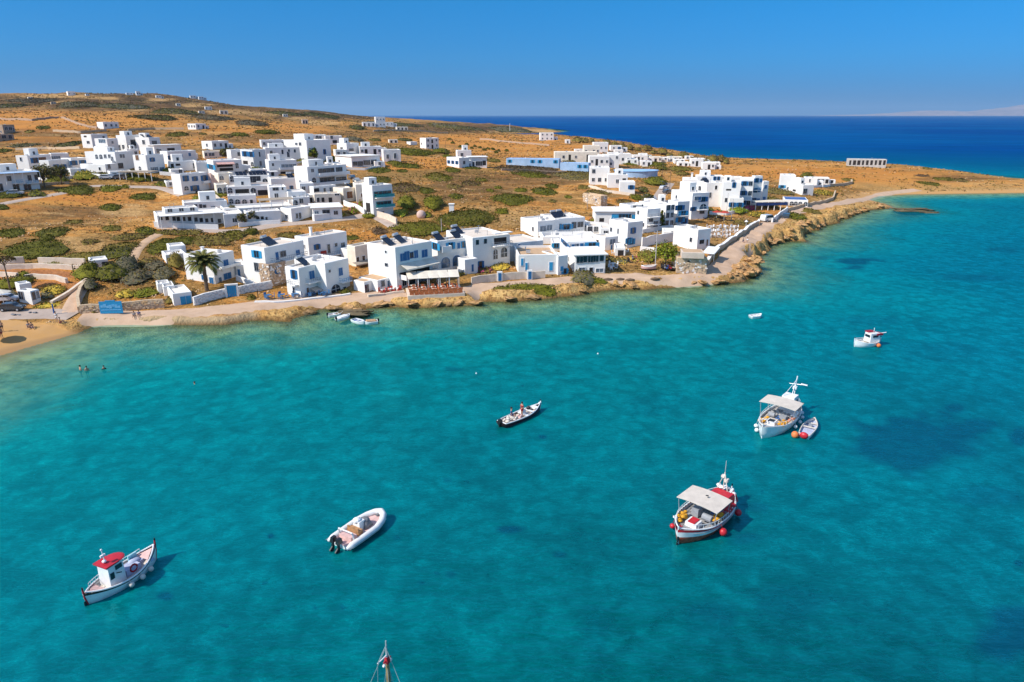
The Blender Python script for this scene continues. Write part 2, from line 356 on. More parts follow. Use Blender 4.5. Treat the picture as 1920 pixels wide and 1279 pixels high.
for nm, a in (('gold', gold), ('dark', dark), ('red', red), ('pale', pale), ('sand', sand), ('rock', rock), ('ledge', ledge), ('inland', np.clip(S_ / 60, -1, 1))):
    at = me.attributes.new(nm, 'FLOAT', 'POINT'); at.data.foreach_set('value', a.astype(np.float32))

def ground_mat():
    m = bpy.data.materials.new('ground'); nt, N, L = nodes(m)
    o = N.new("ShaderNodeOutputMaterial"); b = N.new("ShaderNodeBsdfPrincipled"); L.new(b.outputs[0], o.inputs[0])
    geo = N.new("ShaderNodeNewGeometry")
    def noise(sc, det=6, ro=.65, vec=None, dist=0):
        n = N.new("ShaderNodeTexNoise"); n.inputs['Scale'].default_value = sc; n.inputs['Detail'].default_value = det
        n.inputs['Roughness'].default_value = ro; n.inputs['Distortion'].default_value = dist; L.new(vec or geo.outputs['Position'], n.inputs['Vector']); return n.outputs['Fac']
    def ramp(f, a, b_, inv=False):
        r = N.new("ShaderNodeMapRange"); r.inputs['From Min'].default_value = a; r.inputs['From Max'].default_value = b_
        if inv: r.inputs['To Min'].default_value = 1; r.inputs['To Max'].default_value = 0
        L.new(f, r.inputs['Value']); return r.outputs[0]
    def mix(f, A, B):
        x = N.new("ShaderNodeMix"); x.data_type = 'RGBA'
        if isinstance(f, (int, float)): x.inputs['Factor'].default_value = f
        else: L.new(f, x.inputs['Factor'])
        for s_, c in (('A', A), ('B', B)):
            if isinstance(c, tuple): x.inputs[s_].default_value = (*c, 1)
            else: L.new(c, x.inputs[s_])
        return x.outputs['Result']
    def mul(a, b_, op='MULTIPLY'):
        x = N.new("ShaderNodeMath"); x.operation = op; x.use_clamp = True
        for i, c in enumerate((a, b_)):
            if isinstance(c, (int, float)): x.inputs[i].default_value = c
            else: L.new(c, x.inputs[i])
        return x.outputs[0]
    def att(nm):
        a = N.new("ShaderNodeAttribute"); a.attribute_name = nm; return a.outputs['Fac']
    mp = N.new("ShaderNodeMapping"); mp.inputs['Scale'].default_value = (.45, 1.7, 1); mp.inputs['Rotation'].default_value = (0, 0, R_(-8)); L.new(geo.outputs['Position'], mp.inputs['Vector'])
    n1 = noise(.045, 7); n2 = noise(.35, 6); n3 = noise(1.7, 5); n4 = noise(.02, 6, .7, mp.outputs[0]); n5 = noise(.12, 7, .75, mp.outputs[0])
    base = mix(ramp(n1, .38, .62), (.62, .285, .075), (.54, .235, .065))
    base = mix(ramp(n5, .46, .60), base, (.68, .39, .16))
    dry = mix(ramp(n2, .40, .62), (.16, .085, .035), (.30, .155, .060))
    base = mix(mul(ramp(noise(.035, 7, .72, mp.outputs[0]), .56, .46), .8), mix(mul(mul(ramp(n2, .46, .60), ramp(n1, .36, .56)), .9), base, dry), (.23, .145, .055))
    base = mix(mul(ramp(n3, .54, .66), .75), base, (.11, .075, .03)); base = mix(mul(ramp(noise(.9, 4), .60, .66), .8), base, (.68, .44, .22))
    gcol = mix(ramp(n5, .40, .62), (.60, .27, .065), (.50, .20, .055)); gcol = mix(mul(ramp(n4, .5, .62), .7), gcol, (.60, .32, .11))
    base = mix(mul(att('gold'), .85), base, gcol)
    n6 = noise(.03, 8, .8, mp.outputs[0]); dk = mix(ramp(n6, .42, .56), (.035, .030, .018), (.125, .07, .038)); dk = mix(mul(ramp(n5, .56, .62), .9), dk, (.48, .32, .17)); dk = mix(mul(ramp(n1, .56, .66), .3), dk, (.30, .15, .07))
    base = mix(mul(att('dark'), .92), base, dk)
    rd = mix(ramp(n2, .35, .65), (.40, .16, .07), (.47, .22, .11)); base = mix(att('red'), base, rd)
    pl = mix(ramp(n3, .4, .6), (.62, .40, .20), (.38, .22, .10)); base = mix(mul(att('pale'), ramp(n2, .30, .5)), base, pl)
    rk = mix(ramp(n2, .35, .65), (.62, .355, .135), (.66, .45, .22)); rk = mix(mul(ramp(n3, .48, .60), .85), rk, (.22, .11, .045))
    base = mix(att('rock'), base, rk)
    sd = mix(ramp(n2, .35, .65), (.52, .30, .13), (.49, .30, .16)); sd = mix(mul(ramp(n5, .52, .64), .35), sd, (.54, .28, .09)); base = mix(att('sand'), base, sd)
    base = mix(att('ledge'), base, (.50, .37, .26))
    sx = N.new("ShaderNodeSeparateXYZ"); L.new(geo.outputs['Position'], sx.inputs[0])
    wr_ = N.new('ShaderNodeMix'); L.new(att('sand'), wr_.inputs['Factor']); wr_.inputs['A'].default_value = .72; wr_.inputs['B'].default_value = .16; mr_ = N.new('ShaderNodeMapRange'); L.new(sx.outputs['Z'], mr_.inputs['Value']); mr_.inputs['From Min'].default_value = .05; L.new(wr_.outputs['Result'], mr_.inputs['From Max']); mr_.inputs['To Min'].default_value = 1; mr_.inputs['To Max'].default_value = 0; wet = mul(mr_.outputs[0], .85)
    base = mix(wet, base, mix(att('sand'), mix(ramp(n3, .4, .6), (.10, .062, .030), (.17, .10, .045)), (.34, .21, .12)))
    uw = ramp(sx.outputs['Z'], -.1, -.35, True)
    uw = ramp(sx.outputs['Z'], -.45, -.1, True)
    base = mix(uw, base, mix(ramp(n2, .36, .60), (.17, .155, .075), (.50, .43, .25)))
    tn = N.new('ShaderNodeMix'); tn.data_type = 'RGBA'; tn.blend_type = 'MULTIPLY'; tn.inputs['Factor'].default_value = 1; L.new(base, tn.inputs['A']); tn.inputs['B'].default_value = (.97, .91, .72, 1); base = tn.outputs['Result']      # warm tint over all ground colours, offsetting the blue skylight
    L.new(base, b.inputs['Base Color']); b.inputs['Roughness'].default_value = .95; b.inputs['Specular IOR Level'].default_value = .1
    bp = N.new("ShaderNodeBump"); L.new(mul(mul(att('sand'), -.85, 'MULTIPLY') if 0 else ramp(att('sand'), 0, 1, True), .9), bp.inputs['Strength']); bp.inputs['Distance'].default_value = .6
    add = N.new("ShaderNodeMath"); L.new(n2, add.inputs[0]); L.new(n3, add.inputs[1])
    L.new(add.outputs[0], bp.inputs['Height']); L.new(bp.outputs[0], b.inputs['Normal'])
    return m
me.materials.append(ground_mat())
link(tag(bpy.data.objects.new('ground', me), kind='structure'))

# ------------------------------------------------------------------ roads: sheets draped a little above the ground
road_m = mat('road_concrete', (.54, .37, .25), .9, .12, .5, col2=(.45, .295, .19), bump=.2)
dirt_m = mat('road_dirt', (.56, .37, .23), .95, .2, .6, col2=(.43, .27, .15), bump=.3)
grey_m = mat('road_grey', (.46, .36, .29), .9, .15, .5, col2=(.37, .28, .22), bump=.2)
for k_, (hw, P) in ROAD_W.items():
    seg = np.linalg.norm(np.diff(P, axis=0), axis=1); cum = np.append(0, np.cumsum(seg)); n = max(4, int(cum[-1] / 1.0))
    t = np.linspace(0, cum[-1], n); C = np.stack([np.interp(t, cum, P[:, 0]), np.interp(t, cum, P[:, 1])], -1)
    T = np.gradient(C, axis=0); T /= np.linalg.norm(T, axis=1)[:, None] + 1e-9; Nn = np.stack([-T[:, 1], T[:, 0]], -1)
    k = 7; off = np.linspace(-1, 1, k)
    wv = 1 + (vnoise(t * .12, t * 0 + 5) - .5) * .22
    XY = C[:, None] + Nn[:, None] * (off[None, :, None] * hw * wv[:, None, None])
    Z = height(XY[..., 0], XY[..., 1]) + .12
    Z[:, 0] -= .18; Z[:, -1] -= .18
    V = np.concatenate([XY, Z[..., None]], -1).reshape(-1, 3)
    m_ = dirt_m if k_ in ('dirt_path',) else grey_m if k_ in ('apron', 'hill_road', 'village_lane', 'east_lane') else road_m
    link(tag(bpy.data.objects.new({'hill_road': 'road', 'village_lane': 'lane', 'east_lane': 'side_road', 'dirt_path': 'path', 'apron': 'pavement'}.get(k_, k_), mesh_np(k_, V, grid_faces(n, k), [m_], True)), kind='structure'))

# ------------------------------------------------------------------ sea
azw = np.concatenate([np.linspace(-180, -52, 40)[:-1], np.linspace(-52, 52, 420), np.linspace(52, 180, 40)[1:-1]]) * math.pi / 180
radw = np.concatenate([np.geomspace(2, 40, 30)[:-1], np.geomspace(40, 420, 330), np.geomspace(420, 90000, 130)[1:]])
AW, RW = np.meshgrid(azw, radw); WX = RW * np.sin(AW); WY = RW * np.cos(AW)
ws, we, wr = shore_dist(WX.ravel(), WY.ravel())
off = np.maximum(-ws, 0)
wu, wv_, _ = project(WX.ravel(), np.maximum(WY.ravel(), 1.), 0.)
depth = off * (.05 + .05 * sstep(-85, -15, WX.ravel()))
openw = sstep(0, 110, WX.ravel()) * .8 + sstep(170, 420, WY.ravel()) * .5
openw = np.clip(openw + sstep(500, 1200, RW.ravel()), 0, 1)
far = sstep(350, 900, RW.ravel())
grass = np.zeros_like(wu)
for x, y, rx, ry, st in [(955, 993, 26, 7, .9), (1017, 819, 9, 4, .9), (508, 1006, 8, 5, .9), (1610, 489, 38, 6, 1), (1600, 502, 24, 4, .9), (1545, 484, 18, 3, .6), (1790, 765, 18, 8, .7), (1835, 795, 36, 10, .7), (1710, 830, 110, 50, .85), (1830, 800, 40, 12, .8), (1850, 930, 70, 16, .4), (1640, 600, 60, 8, .3), (1820, 520, 60, 8, .5), (1880, 470, 40, 6, .5), (1400, 1010, 30, 10, .4),
        (1420, 950, 26, 9, .5), (1530, 445, 14, 4, .8), (1910, 822, 16, 16, .8), (1912, 1056, 14, 8, .9), (1900, 1190, 60, 50, .9), (1050, 1040, 10, 5, .6), (845, 1078, 10, 6, .6), (820, 1075, 6, 5, .5), (790, 1092, 7, 4, .6), (590, 1139, 6, 4, .8), (642, 1138, 7, 5, .8),
        (310, 1118, 11, 6, .8), (860, 1240, 22, 22, .6), (1330, 1150, 40, 25, .35), (850, 692, 18, 4, .5), (838, 900, 8, 5, .5), (960, 990, 30, 5, .5), (745, 1010, 8, 5, .5), (1120, 1180, 40, 30, .3), (1240, 760, 60, 20, .12), (1700, 400, 30, 8, .6), (1750, 660, 80, 20, .25), (1480, 1130, 70, 30, .25)]:
    wob = (fbm(WX.ravel() * .35, WY.ravel() * .35, 3, 21.) - .5) * 1.2
    q = np.sqrt(((wu - x) / rx) ** 2 + ((wv_ - y) / ry) ** 2) + wob
    grass = np.maximum(grass, st * sstep(1.35, .6, q))
Vw = np.stack([WX, WY, np.zeros_like(WX)], -1).reshape(-1, 3)
fw = grid_faces(*WX.shape, wrap=True)[:, ::-1]
c0 = len(Vw); 
me = mesh_np('sea_water', Vw, fw, [], True)
for nm, a in (('depth', depth), ('open', openw), ('far', far), ('grass', grass)):
    at = me.attributes.new(nm, 'FLOAT', 'POINT'); at.data.foreach_set('value', a.astype(np.float32))
def sea_mat():
    m = bpy.data.materials.new('sea_water'); nt, N, L = nodes(m)
    o = N.new("ShaderNodeOutputMaterial"); geo = N.new("ShaderNodeNewGeometry")
    def att(nm):
        a = N.new("ShaderNodeAttribute"); a.attribute_name = nm; return a.outputs['Fac']
    def noise(sc, det=4, ro=.55, vec=None, dist=0.):
        n = N.new("ShaderNodeTexNoise"); n.inputs['Scale'].default_value = sc; n.inputs['Detail'].default_value = det
        n.inputs['Roughness'].default_value = ro; n.inputs['Distortion'].default_value = dist; L.new(vec or geo.outputs['Position'], n.inputs['Vector']); return n.outputs['Fac']
    def rng_(f, a, b_, c=0., d=1.):
        r = N.new("ShaderNodeMapRange"); r.inputs['From Min'].default_value = a; r.inputs['From Max'].default_value = b_; r.inputs['To Min'].default_value = c; r.inputs['To Max'].default_value = d
        L.new(f, r.inputs['Value']); return r.outputs[0]
    def mth(op, a, b_=0., clamp=False):
        x = N.new("ShaderNodeMath"); x.operation = op; x.use_clamp = clamp
        for i, c in enumerate((a, b_)):
            if isinstance(c, (int, float)): x.inputs[i].default_value = c
            else: L.new(c, x.inputs[i])
        return x.outputs[0]
    def mix(f, A, B, bt='MIX'):
        x = N.new("ShaderNodeMix"); x.data_type = 'RGBA'; x.blend_type = bt
        if isinstance(f, (int, float)): x.inputs['Factor'].default_value = f
        else: L.new(f, x.inputs['Factor'])
        for s_, c in (('A', A), ('B', B)):
            if isinstance(c, tuple): x.inputs[s_].default_value = (*c, 1)
            else: L.new(c, x.inputs[s_])
        return x.outputs['Result']
    def ramp(f, stops):
        r = N.new("ShaderNodeValToRGB"); L.new(f, r.inputs['Fac']); e = r.color_ramp.elements
        while len(e) < len(stops): e.new(.5)
        for i, (p, c) in enumerate(stops): e[i].position = p; e[i].color = (*c, 1)
        return r.outputs['Color']
    wob = noise(.03, 5, .6); dep = mth('MULTIPLY', att('depth'), rng_(wob, .3, .7, .7, 1.35))
    d01 = mth('DIVIDE', dep, 10., True)
    teal = ramp(d01, [(0, (.12, .26, .18)), (.05, (.025, .30, .26)), (.16, (.0, .235, .22)), (.32, (.0, .170, .172)), (.60, (.0, .150, .160)), (1, (.0, .098, .104))])
    blue = ramp(d01, [(0, (.14, .34, .28)), (.06, (.015, .25, .25)), (.16, (.0, .185, .225)), (.34, (.0, .142, .205)), (.62, (.0, .118, .190)), (1, (.0, .085, .150))])
    body = mix(att('open'), teal, blue)
    body = mix(att('far'), body, mix(rng_(noise(.0025, 4, .6), .4, .62), (.0, .050, .215), (.0, .078, .25)))
    # seabed mottling painted into the water colour: light nets of focused sun on sand, weed and stones
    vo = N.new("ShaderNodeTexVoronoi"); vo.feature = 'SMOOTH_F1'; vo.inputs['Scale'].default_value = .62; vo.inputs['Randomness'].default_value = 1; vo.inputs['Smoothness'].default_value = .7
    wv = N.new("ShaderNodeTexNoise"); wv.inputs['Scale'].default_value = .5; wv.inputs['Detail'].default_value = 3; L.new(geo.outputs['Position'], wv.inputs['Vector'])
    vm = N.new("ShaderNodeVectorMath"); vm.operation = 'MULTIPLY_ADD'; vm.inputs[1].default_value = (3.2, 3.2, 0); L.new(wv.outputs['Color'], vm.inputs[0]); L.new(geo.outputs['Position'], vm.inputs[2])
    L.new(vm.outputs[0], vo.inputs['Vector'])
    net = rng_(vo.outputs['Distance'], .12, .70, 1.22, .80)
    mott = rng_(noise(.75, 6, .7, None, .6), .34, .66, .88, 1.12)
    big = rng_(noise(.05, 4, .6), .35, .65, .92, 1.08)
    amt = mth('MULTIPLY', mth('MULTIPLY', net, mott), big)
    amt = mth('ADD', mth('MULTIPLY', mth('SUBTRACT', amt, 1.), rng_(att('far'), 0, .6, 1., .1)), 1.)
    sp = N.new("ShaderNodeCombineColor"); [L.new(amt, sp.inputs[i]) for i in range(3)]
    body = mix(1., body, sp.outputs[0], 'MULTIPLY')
    spk = rng_(noise(.55, 3, .6), .66, .70, 0, .55); spk = mth('MULTIPLY', spk, rng_(noise(.06, 3), .5, .58)); 
    gr = mth('MAXIMUM', mth('MULTIPLY', att('grass'), .82), mth('MULTIPLY', spk, rng_(att('far'), 0, .2, .8, 0)))
    body = mix(gr, body, (.001, .040, .085))
    # surface relief: swell, wind waves, ripples
    mp = N.new("ShaderNodeMapping"); mp.inputs['Rotation'].default_value = (0, 0, R_(28)); mp.inputs['Scale'].default_value = (1, 2.6, 1); L.new(geo.outputs['Position'], mp.inputs['Vector'])
    mp2 = N.new("ShaderNodeMapping"); mp2.inputs['Rotation'].default_value = (0, 0, R_(-12)); mp2.inputs['Scale'].default_value = (1, 2.2, 1); L.new(geo.outputs['Position'], mp2.inputs['Vector'])
    w1 = noise(.28, 5, .6, mp.outputs[0], .3); w2 = noise(1.1, 4, .6, mp2.outputs[0], .2); w0 = noise(.02, 4, .6, mp.outputs[0])
    hh = mth('ADD', mth('MULTIPLY', w1, .9), mth('ADD', mth('MULTIPLY', w2, .30), mth('MULTIPLY', w0, 2.5)))
    bp = N.new("ShaderNodeBump"); bp.inputs['Strength'].default_value = .42; bp.inputs['Distance'].default_value = .5; L.new(hh, bp.inputs['Height'])
    # bright ripple lines and flecks of light, painted as streaks in the water body colour
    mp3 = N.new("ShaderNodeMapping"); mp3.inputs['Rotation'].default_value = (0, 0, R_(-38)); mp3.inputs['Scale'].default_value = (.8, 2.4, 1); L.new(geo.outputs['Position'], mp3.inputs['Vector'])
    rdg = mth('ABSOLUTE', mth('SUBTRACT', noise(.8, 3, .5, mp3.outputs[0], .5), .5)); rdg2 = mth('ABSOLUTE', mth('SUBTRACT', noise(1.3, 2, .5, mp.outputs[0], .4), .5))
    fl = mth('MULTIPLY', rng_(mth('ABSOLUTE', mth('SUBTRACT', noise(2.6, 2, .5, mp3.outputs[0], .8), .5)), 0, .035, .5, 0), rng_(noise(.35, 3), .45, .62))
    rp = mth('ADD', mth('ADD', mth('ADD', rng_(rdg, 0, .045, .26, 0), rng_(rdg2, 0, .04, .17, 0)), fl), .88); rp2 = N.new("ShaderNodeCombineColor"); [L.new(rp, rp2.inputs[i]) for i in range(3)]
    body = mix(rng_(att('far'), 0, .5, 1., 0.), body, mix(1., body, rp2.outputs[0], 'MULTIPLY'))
    farst = rng_(noise(.012, 5, .6, mp2.outputs[0]), .35, .65, .88, 1.14); fs = N.new("ShaderNodeCombineColor"); [L.new(farst, fs.inputs[i]) for i in range(3)]
    body = mix(att('far'), body, mix(1., body, fs.outputs[0], 'MULTIPLY'))
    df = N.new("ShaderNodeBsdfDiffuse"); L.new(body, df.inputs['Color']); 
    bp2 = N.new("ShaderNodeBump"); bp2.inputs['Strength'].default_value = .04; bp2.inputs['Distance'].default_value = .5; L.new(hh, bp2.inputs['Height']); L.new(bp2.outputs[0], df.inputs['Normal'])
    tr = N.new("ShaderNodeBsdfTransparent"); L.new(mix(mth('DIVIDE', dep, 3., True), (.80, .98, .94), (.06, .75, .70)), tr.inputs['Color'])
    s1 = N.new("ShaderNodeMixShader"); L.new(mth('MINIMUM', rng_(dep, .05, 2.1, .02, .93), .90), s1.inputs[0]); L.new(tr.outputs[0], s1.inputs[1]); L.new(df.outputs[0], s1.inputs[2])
    gl = N.new("ShaderNodeBsdfGlossy"); gl.inputs['Roughness'].default_value = .12; L.new(bp.outputs[0], gl.inputs['Normal']); gl.inputs['Color'].default_value = (.06, .60, .66, 1)
    fr = N.new("ShaderNodeFresnel"); fr.inputs['IOR'].default_value = 1.33; L.new(bp.outputs[0], fr.inputs['Normal'])
    fk = mth('MULTIPLY', mth('MINIMUM', fr.outputs[0], .45), rng_(att('far'), 0, 1, .42, .12))
    s2 = N.new("ShaderNodeMixShader"); L.new(fk, s2.inputs[0]); L.new(s1.outputs[0], s2.inputs[1]); L.new(gl.outputs[0], s2.inputs[2])
    L.new(s2.outputs[0], o.inputs[0]); return m
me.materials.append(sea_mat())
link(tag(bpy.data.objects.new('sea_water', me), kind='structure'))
# ------------------------------------------------------------------ house building kit
M_white = mat('whitewash', (.84, .815, .77), .85, .05, .35, bump=.1, col2=(.77, .735, .68))
M_white2 = mat('whitewash_aged', (.76, .74, .70), .9, .09, .35, bump=.15)
M_cream = mat('cream_plaster', (.80, .71, .58), .9, .08, .5)
M_beige = mat('beige_plaster', (.62, .50, .40), .9, .1, .5)
M_grey = mat('grey_plaster', (.50, .47, .43), .9, .1, .5)
M_ltblue = mat('pale_blue_paint', (.36, .50, .68), .8, .1, .4)
M_roof = mat('roof_screed', (.72, .62, .52), .95, .1, .4, col2=(.60, .50, .40))
M_roofw = mat('roof_white', (.80, .74, .67), .95, .1, .4, col2=(.70, .62, .54))
M_rooft = mat('roof_tan', (.55, .36, .21), .95, .15, .8, col2=(.44, .28, .16))
M_roofblue = mat('roof_pale_blue', (.30, .50, .76), .8, .08, .3)
M_roofnavy = mat('roof_blue', (.06, .13, .33), .7, .15, .4)
M_stone = mat('rubble_stone', (.50, .36, .25), .95, .2, 2.5, col2=(.27, .18, .12), bump=.5)
M_stonel = mat('pale_stone', (.62, .47, .31), .95, .2, 2.5, col2=(.45, .31, .19), bump=.5)
M_whstone = mat('whitewashed_stone', (.80, .78, .75), .95, .1, 2.2, col2=(.52, .47, .43), bump=.5)
M_frame = mat('frame_white', (.75, .75, .74), .6, .05, 2)
M_blue = mat('blue_paint', (.018, .135, .32), .5, .15, 3, col2=(.012, .10, .24))
M_ltb = mat('sky_blue_paint', (.03, .30, .55), .5, .15, 3, col2=(.025, .24, .46))
M_turq = mat('turquoise_paint', (.03, .34, .36), .5, .15, 3)
M_glass = mat('window_glass', (.020, .030, .045), .15, .3, 1.2, spec=.7)
M_glassb = mat('window_glass_pale', (.11, .17, .23), .15, .3, 1.2, spec=.7)
M_dark = mat('shade_and_dark_paint', (.035, .03, .028), .9, .3, 2)  # flat dark colour standing for recess shade; also dark leaves and a lamp post
M_wood = mat('brown_wood', (.20, .10, .05), .7, .25, 3)
M_rail = mat('grey_rail', (.30, .31, .33), .5, .1, 3)
M_panel = mat('solar_glass', (.012, .016, .03), .2, .2, 1, spec=.7)
M_tank = mat('steel_tank', (.55, .56, .57), .4, .1, 2, metal=.4)
M_canvas = mat('cream_canvas', (.72, .64, .52), .9, .08, .8)
M_navy = mat('navy_canvas', (.02, .05, .16), .9, .15, 1)
M_reed = mat('reed_mat', (.40, .33, .25), .95, .25, 3, col2=(.26, .21, .16))
M_red = mat('red_canvas', (.45, .05, .03), .9, .15, 1)
M_terra = mat('terracotta', (.50, .18, .08), .9, .15, 2)
WMAT = {'white': M_white, 'aged': M_white2, 'cream': M_cream, 'beige': M_beige, 'grey': M_grey, 'ltblue': M_ltblue, 'stone': M_stone, 'pale': M_stonel}
RMAT = {'grey': M_roof, 'white': M_roofw, 'tan': M_rooft, 'ltblue': M_roofblue, 'navy': M_roofnavy}

def arch_prof(w, h, n=8):
    r = w / 2; sp = h - r
    return [(-r, 0)] + [(r, 0)] + [(r * math.cos(a), sp + r * math.sin(a)) for a in [math.pi * k / n for k in range(n + 1)]]
_TPL = {}
def tpl(kind, w, h):
    """window and door meshes by kind and (rounded) size; origin at the middle of the sill, x along the wall, -y outwards.
    returns [(part name, mesh)], the first one carries the others"""
    w = max(.5, round(w * 4) / 4); h = max(.5, round(h * 4) / 4); key = (kind, w, h)
    if key in _TPL: return _TPL[key]
    fm = {'b': M_blue, 'B': M_blue, 'A': M_blue, 'D': M_blue, 'c': M_ltb, 'C': M_ltb, 'G': M_ltb, 't': M_turq, 'w': M_frame, 'g': M_rail, 'd': M_frame, 'a': M_frame, 'o': M_white, 'k': M_wood, 'K': M_wood, 's': M_frame}[kind]
    nm = {'D': 'door', 'd': 'door', 'k': 'door', 'G': 'garage_door', 'o': 'shade_panel', 'K': 'door'}.get(kind, 'window')
    f = MB(); out = []
    t = .09 if kind != 'o' else .04
    if kind in 'aA':
        pr = arch_prof(w, h); f.prism(arch_prof(w + .24, h + .12), -.05, .05)
        out.append(('window', f.mesh('window', fm)))
        g = MB(); g.prism([(x, z + .02) for x, z in arch_prof(w, h)], -.065, .02); out.append(('pane', g.mesh('pane', M_glassb if kind == 'A' else M_glass)))
        b = MB(); b.box((0, -.08, h * .5), (.07, .04, h * .9)); b.box((0, -.08, h * .45), (w, .04, .07)); out.append(('mullion', b.mesh('mullion', fm)))
    elif kind in 'BCDGdkK':
        f.box((0, -.02, h / 2), (w + .16, .12, h + .1)); 
        col = {'B': M_blue, 'C': M_ltb, 'D': M_blue, 'G': M_ltb, 'd': M_glass, 'k': M_wood, 'K': M_dark}[kind]
        out.append((nm, f.mesh(nm, M_frame)))
        g = MB(); n = 1 if w < .9 else 2 if w < 2.2 else 4
        for i in range(n): g.box((-w / 2 + w * (i + .5) / n, -.085, h / 2), (w / n - .05, .03, h - .08))
        out.append(('shutter' if kind in 'BC' else 'leaf', g.mesh('shutter' if kind in 'BC' else 'leaf', col)))
        if kind in 'BC' and w > 1:
            pass
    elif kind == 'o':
        f.box((0, .0, h / 2), (w, .05, h)); out.append((nm, f.mesh(nm, M_dark)))  # thin dark panel on the wall, painted as the shade of a recess
    else:
        for sx in (-1, 1): f.box((sx * (w / 2 + t / 2), -.03, h / 2), (t, .13, h + 2 * t))
        f.box((0, -.03, -t / 2), (w, .16, t)); f.box((0, -.03, h + t / 2), (w, .13, t))
        if w > .8: f.box((0, -.02, h / 2), (t * .7, .09, h))
        if w > 2.2:
            for q in (-.25, .25): f.box((w * q, -.02, h / 2), (t * .7, .09, h))
        out.append((nm, f.mesh(nm, fm)))
        g = MB(); g.box((0, -.005, h / 2), (w, .04, h)); out.append(('pane', g.mesh('pane', M_glassb if kind in 's' else M_glass)))
        if kind in 'bc':
            for sx in (-1, 1): q = MB(); q.box((sx * (w / 2 + t + w * .26), -.04, h / 2), (w * .48, .06, h + .06)); out.append(('shutter', q.mesh('shutter', fm)))
    _TPL[key] = out; return out

def put_opening(root, kind, p, ang, w, h):
    parts = tpl(kind, w, h); top = None
    for nm, me in parts:
        o = bpy.data.objects.new(nm, me); link(o)
        if top is None:
            o.parent = root; o.location = Vector(p) - root.location; o.rotation_euler = (0, 0, ang); top = o
        else: o.parent = top
    return top

class Vol: pass
def volume(root, xL, xC, xR, yb, yt, rel, z0=None, wall='white', roof='grey', D=None, W=None, par=.35, lip=False, floor=3.0, ztop=None, name='wall'):
    """a flat-roofed block seen by its nearest vertical edge (xC) with one face running to xL and one to xR"""
    p = on_z(xC, yb, z0) if z0 is not None else on_ground(xC, yb)
    if D and 0 < rel < 25: rel = math.degrees(math.asin(min(.42, max(.03, (xC - xL) * depth_of(p) / F / D))))
    v = Vol(); psi = R_(rel) - math.atan2(p[0], p[1]); a = np.array([math.cos(psi), math.sin(psi)]); b = np.array([-math.sin(psi), math.cos(psi)])
    dep = depth_of(p)
    def solve(dr, px):
        k = (px - 960) / F; den = dr[0] - k * dr[1] * CP
        return (k * dep - p[0]) / den if abs(den) > 1e-4 else 99
    v.W = W or float(np.clip(solve(a, xR), 1.0, 60)); sD = float(solve(b, xL)); v.D = (min(D, sD) if rel >= 25 and 2 < sD < 90 else D) if D else float(np.clip(sD, 2.5, 13.0))
    d = rayd(xC, yt); t = p[1] / d[1]; v.z1 = ztop if ztop is not None else H + d[2] * t; v.z0 = p[2]
    v.z1 = max(v.z1, v.z0 + (.5 if z0 is not None else 1.8))
    v.p = p; v.a = a; v.b = b; v.psi = psi; v.root = root
    base = v.z0 - (floor if z0 is None else .02)
    ox, oy, oz = root.location
    def P(u, w_, z): q = p[:2] + a * u + b * w_; return (q[0] - ox, q[1] - oy, z - oz)
    m = MB(); W_, D_ = v.W, v.D; th = min(.28, W_ * .1); e = [(0, 0), (W_, 0), (W_, D_), (0, D_)]; i_ = [(th, th), (W_ - th, th), (W_ - th, D_ - th), (th, D_ - th)]
    top = v.z1; inn = v.z1 - par; ch = .07
    eo = [(ch, ch), (W_ - ch, ch), (W_ - ch, D_ - ch), (ch, D_ - ch)]
    V = [P(*q, base) for q in e] + [P(*q, top - ch) for q in e] + [P(*q, top) for q in eo] + [P(*q, top) for q in i_] + [P(*q, inn) for q in i_]
    Fs = []
    for k in range(4):
        j = (k + 1) % 4
        for l in range(4): Fs.append((l * 4 + k, l * 4 + j, l * 4 + 4 + j, l * 4 + 4 + k))
    m.add(V, Fs); m.build(name, WMAT[wall], root)
    r = MB(); r.add([P(*q, inn + .03) for q in i_] + [P(*q, inn - .1) for q in i_], [(0, 1, 2, 3), (0, 4, 5, 1), (1, 5, 6, 2), (2, 6, 7, 3), (3, 7, 4, 0)])
    v.roof = r.build('roof', RMAT[roof], root)
    if lip:
        l = MB(); q = .45; l.add([P(-q, -q, top + .01), P(W_ + q, -q, top + .01), P(W_ + q, D_ + q, top + .01), P(-q, D_ + q, top + .01), P(-q, -q, top + .2), P(W_ + q, -q, top + .2), P(W_ + q, D_ + q, top + .2), P(-q, D_ + q, top + .2)],
              [(0, 3, 2, 1), (4, 5, 6, 7), (0, 1, 5, 4), (1, 2, 6, 5), (2, 3, 7, 6), (3, 0, 4, 7)]); l.build('roof_slab', WMAT['white'], root)
    v.P = P; return v
def face_hit(v, x, y, face):
    """photo pixel -> (position along the face, height) on face 'R' (runs along a) or 'L' (runs along b)"""
    d = rayd(x, y); dr = v.a if face == 'R' else v.b
    A = np.array([[d[0], -dr[0]], [d[1], -dr[1]]]); t, u = np.linalg.solve(A, v.p[:2]); return u, H + d[2] * t, t
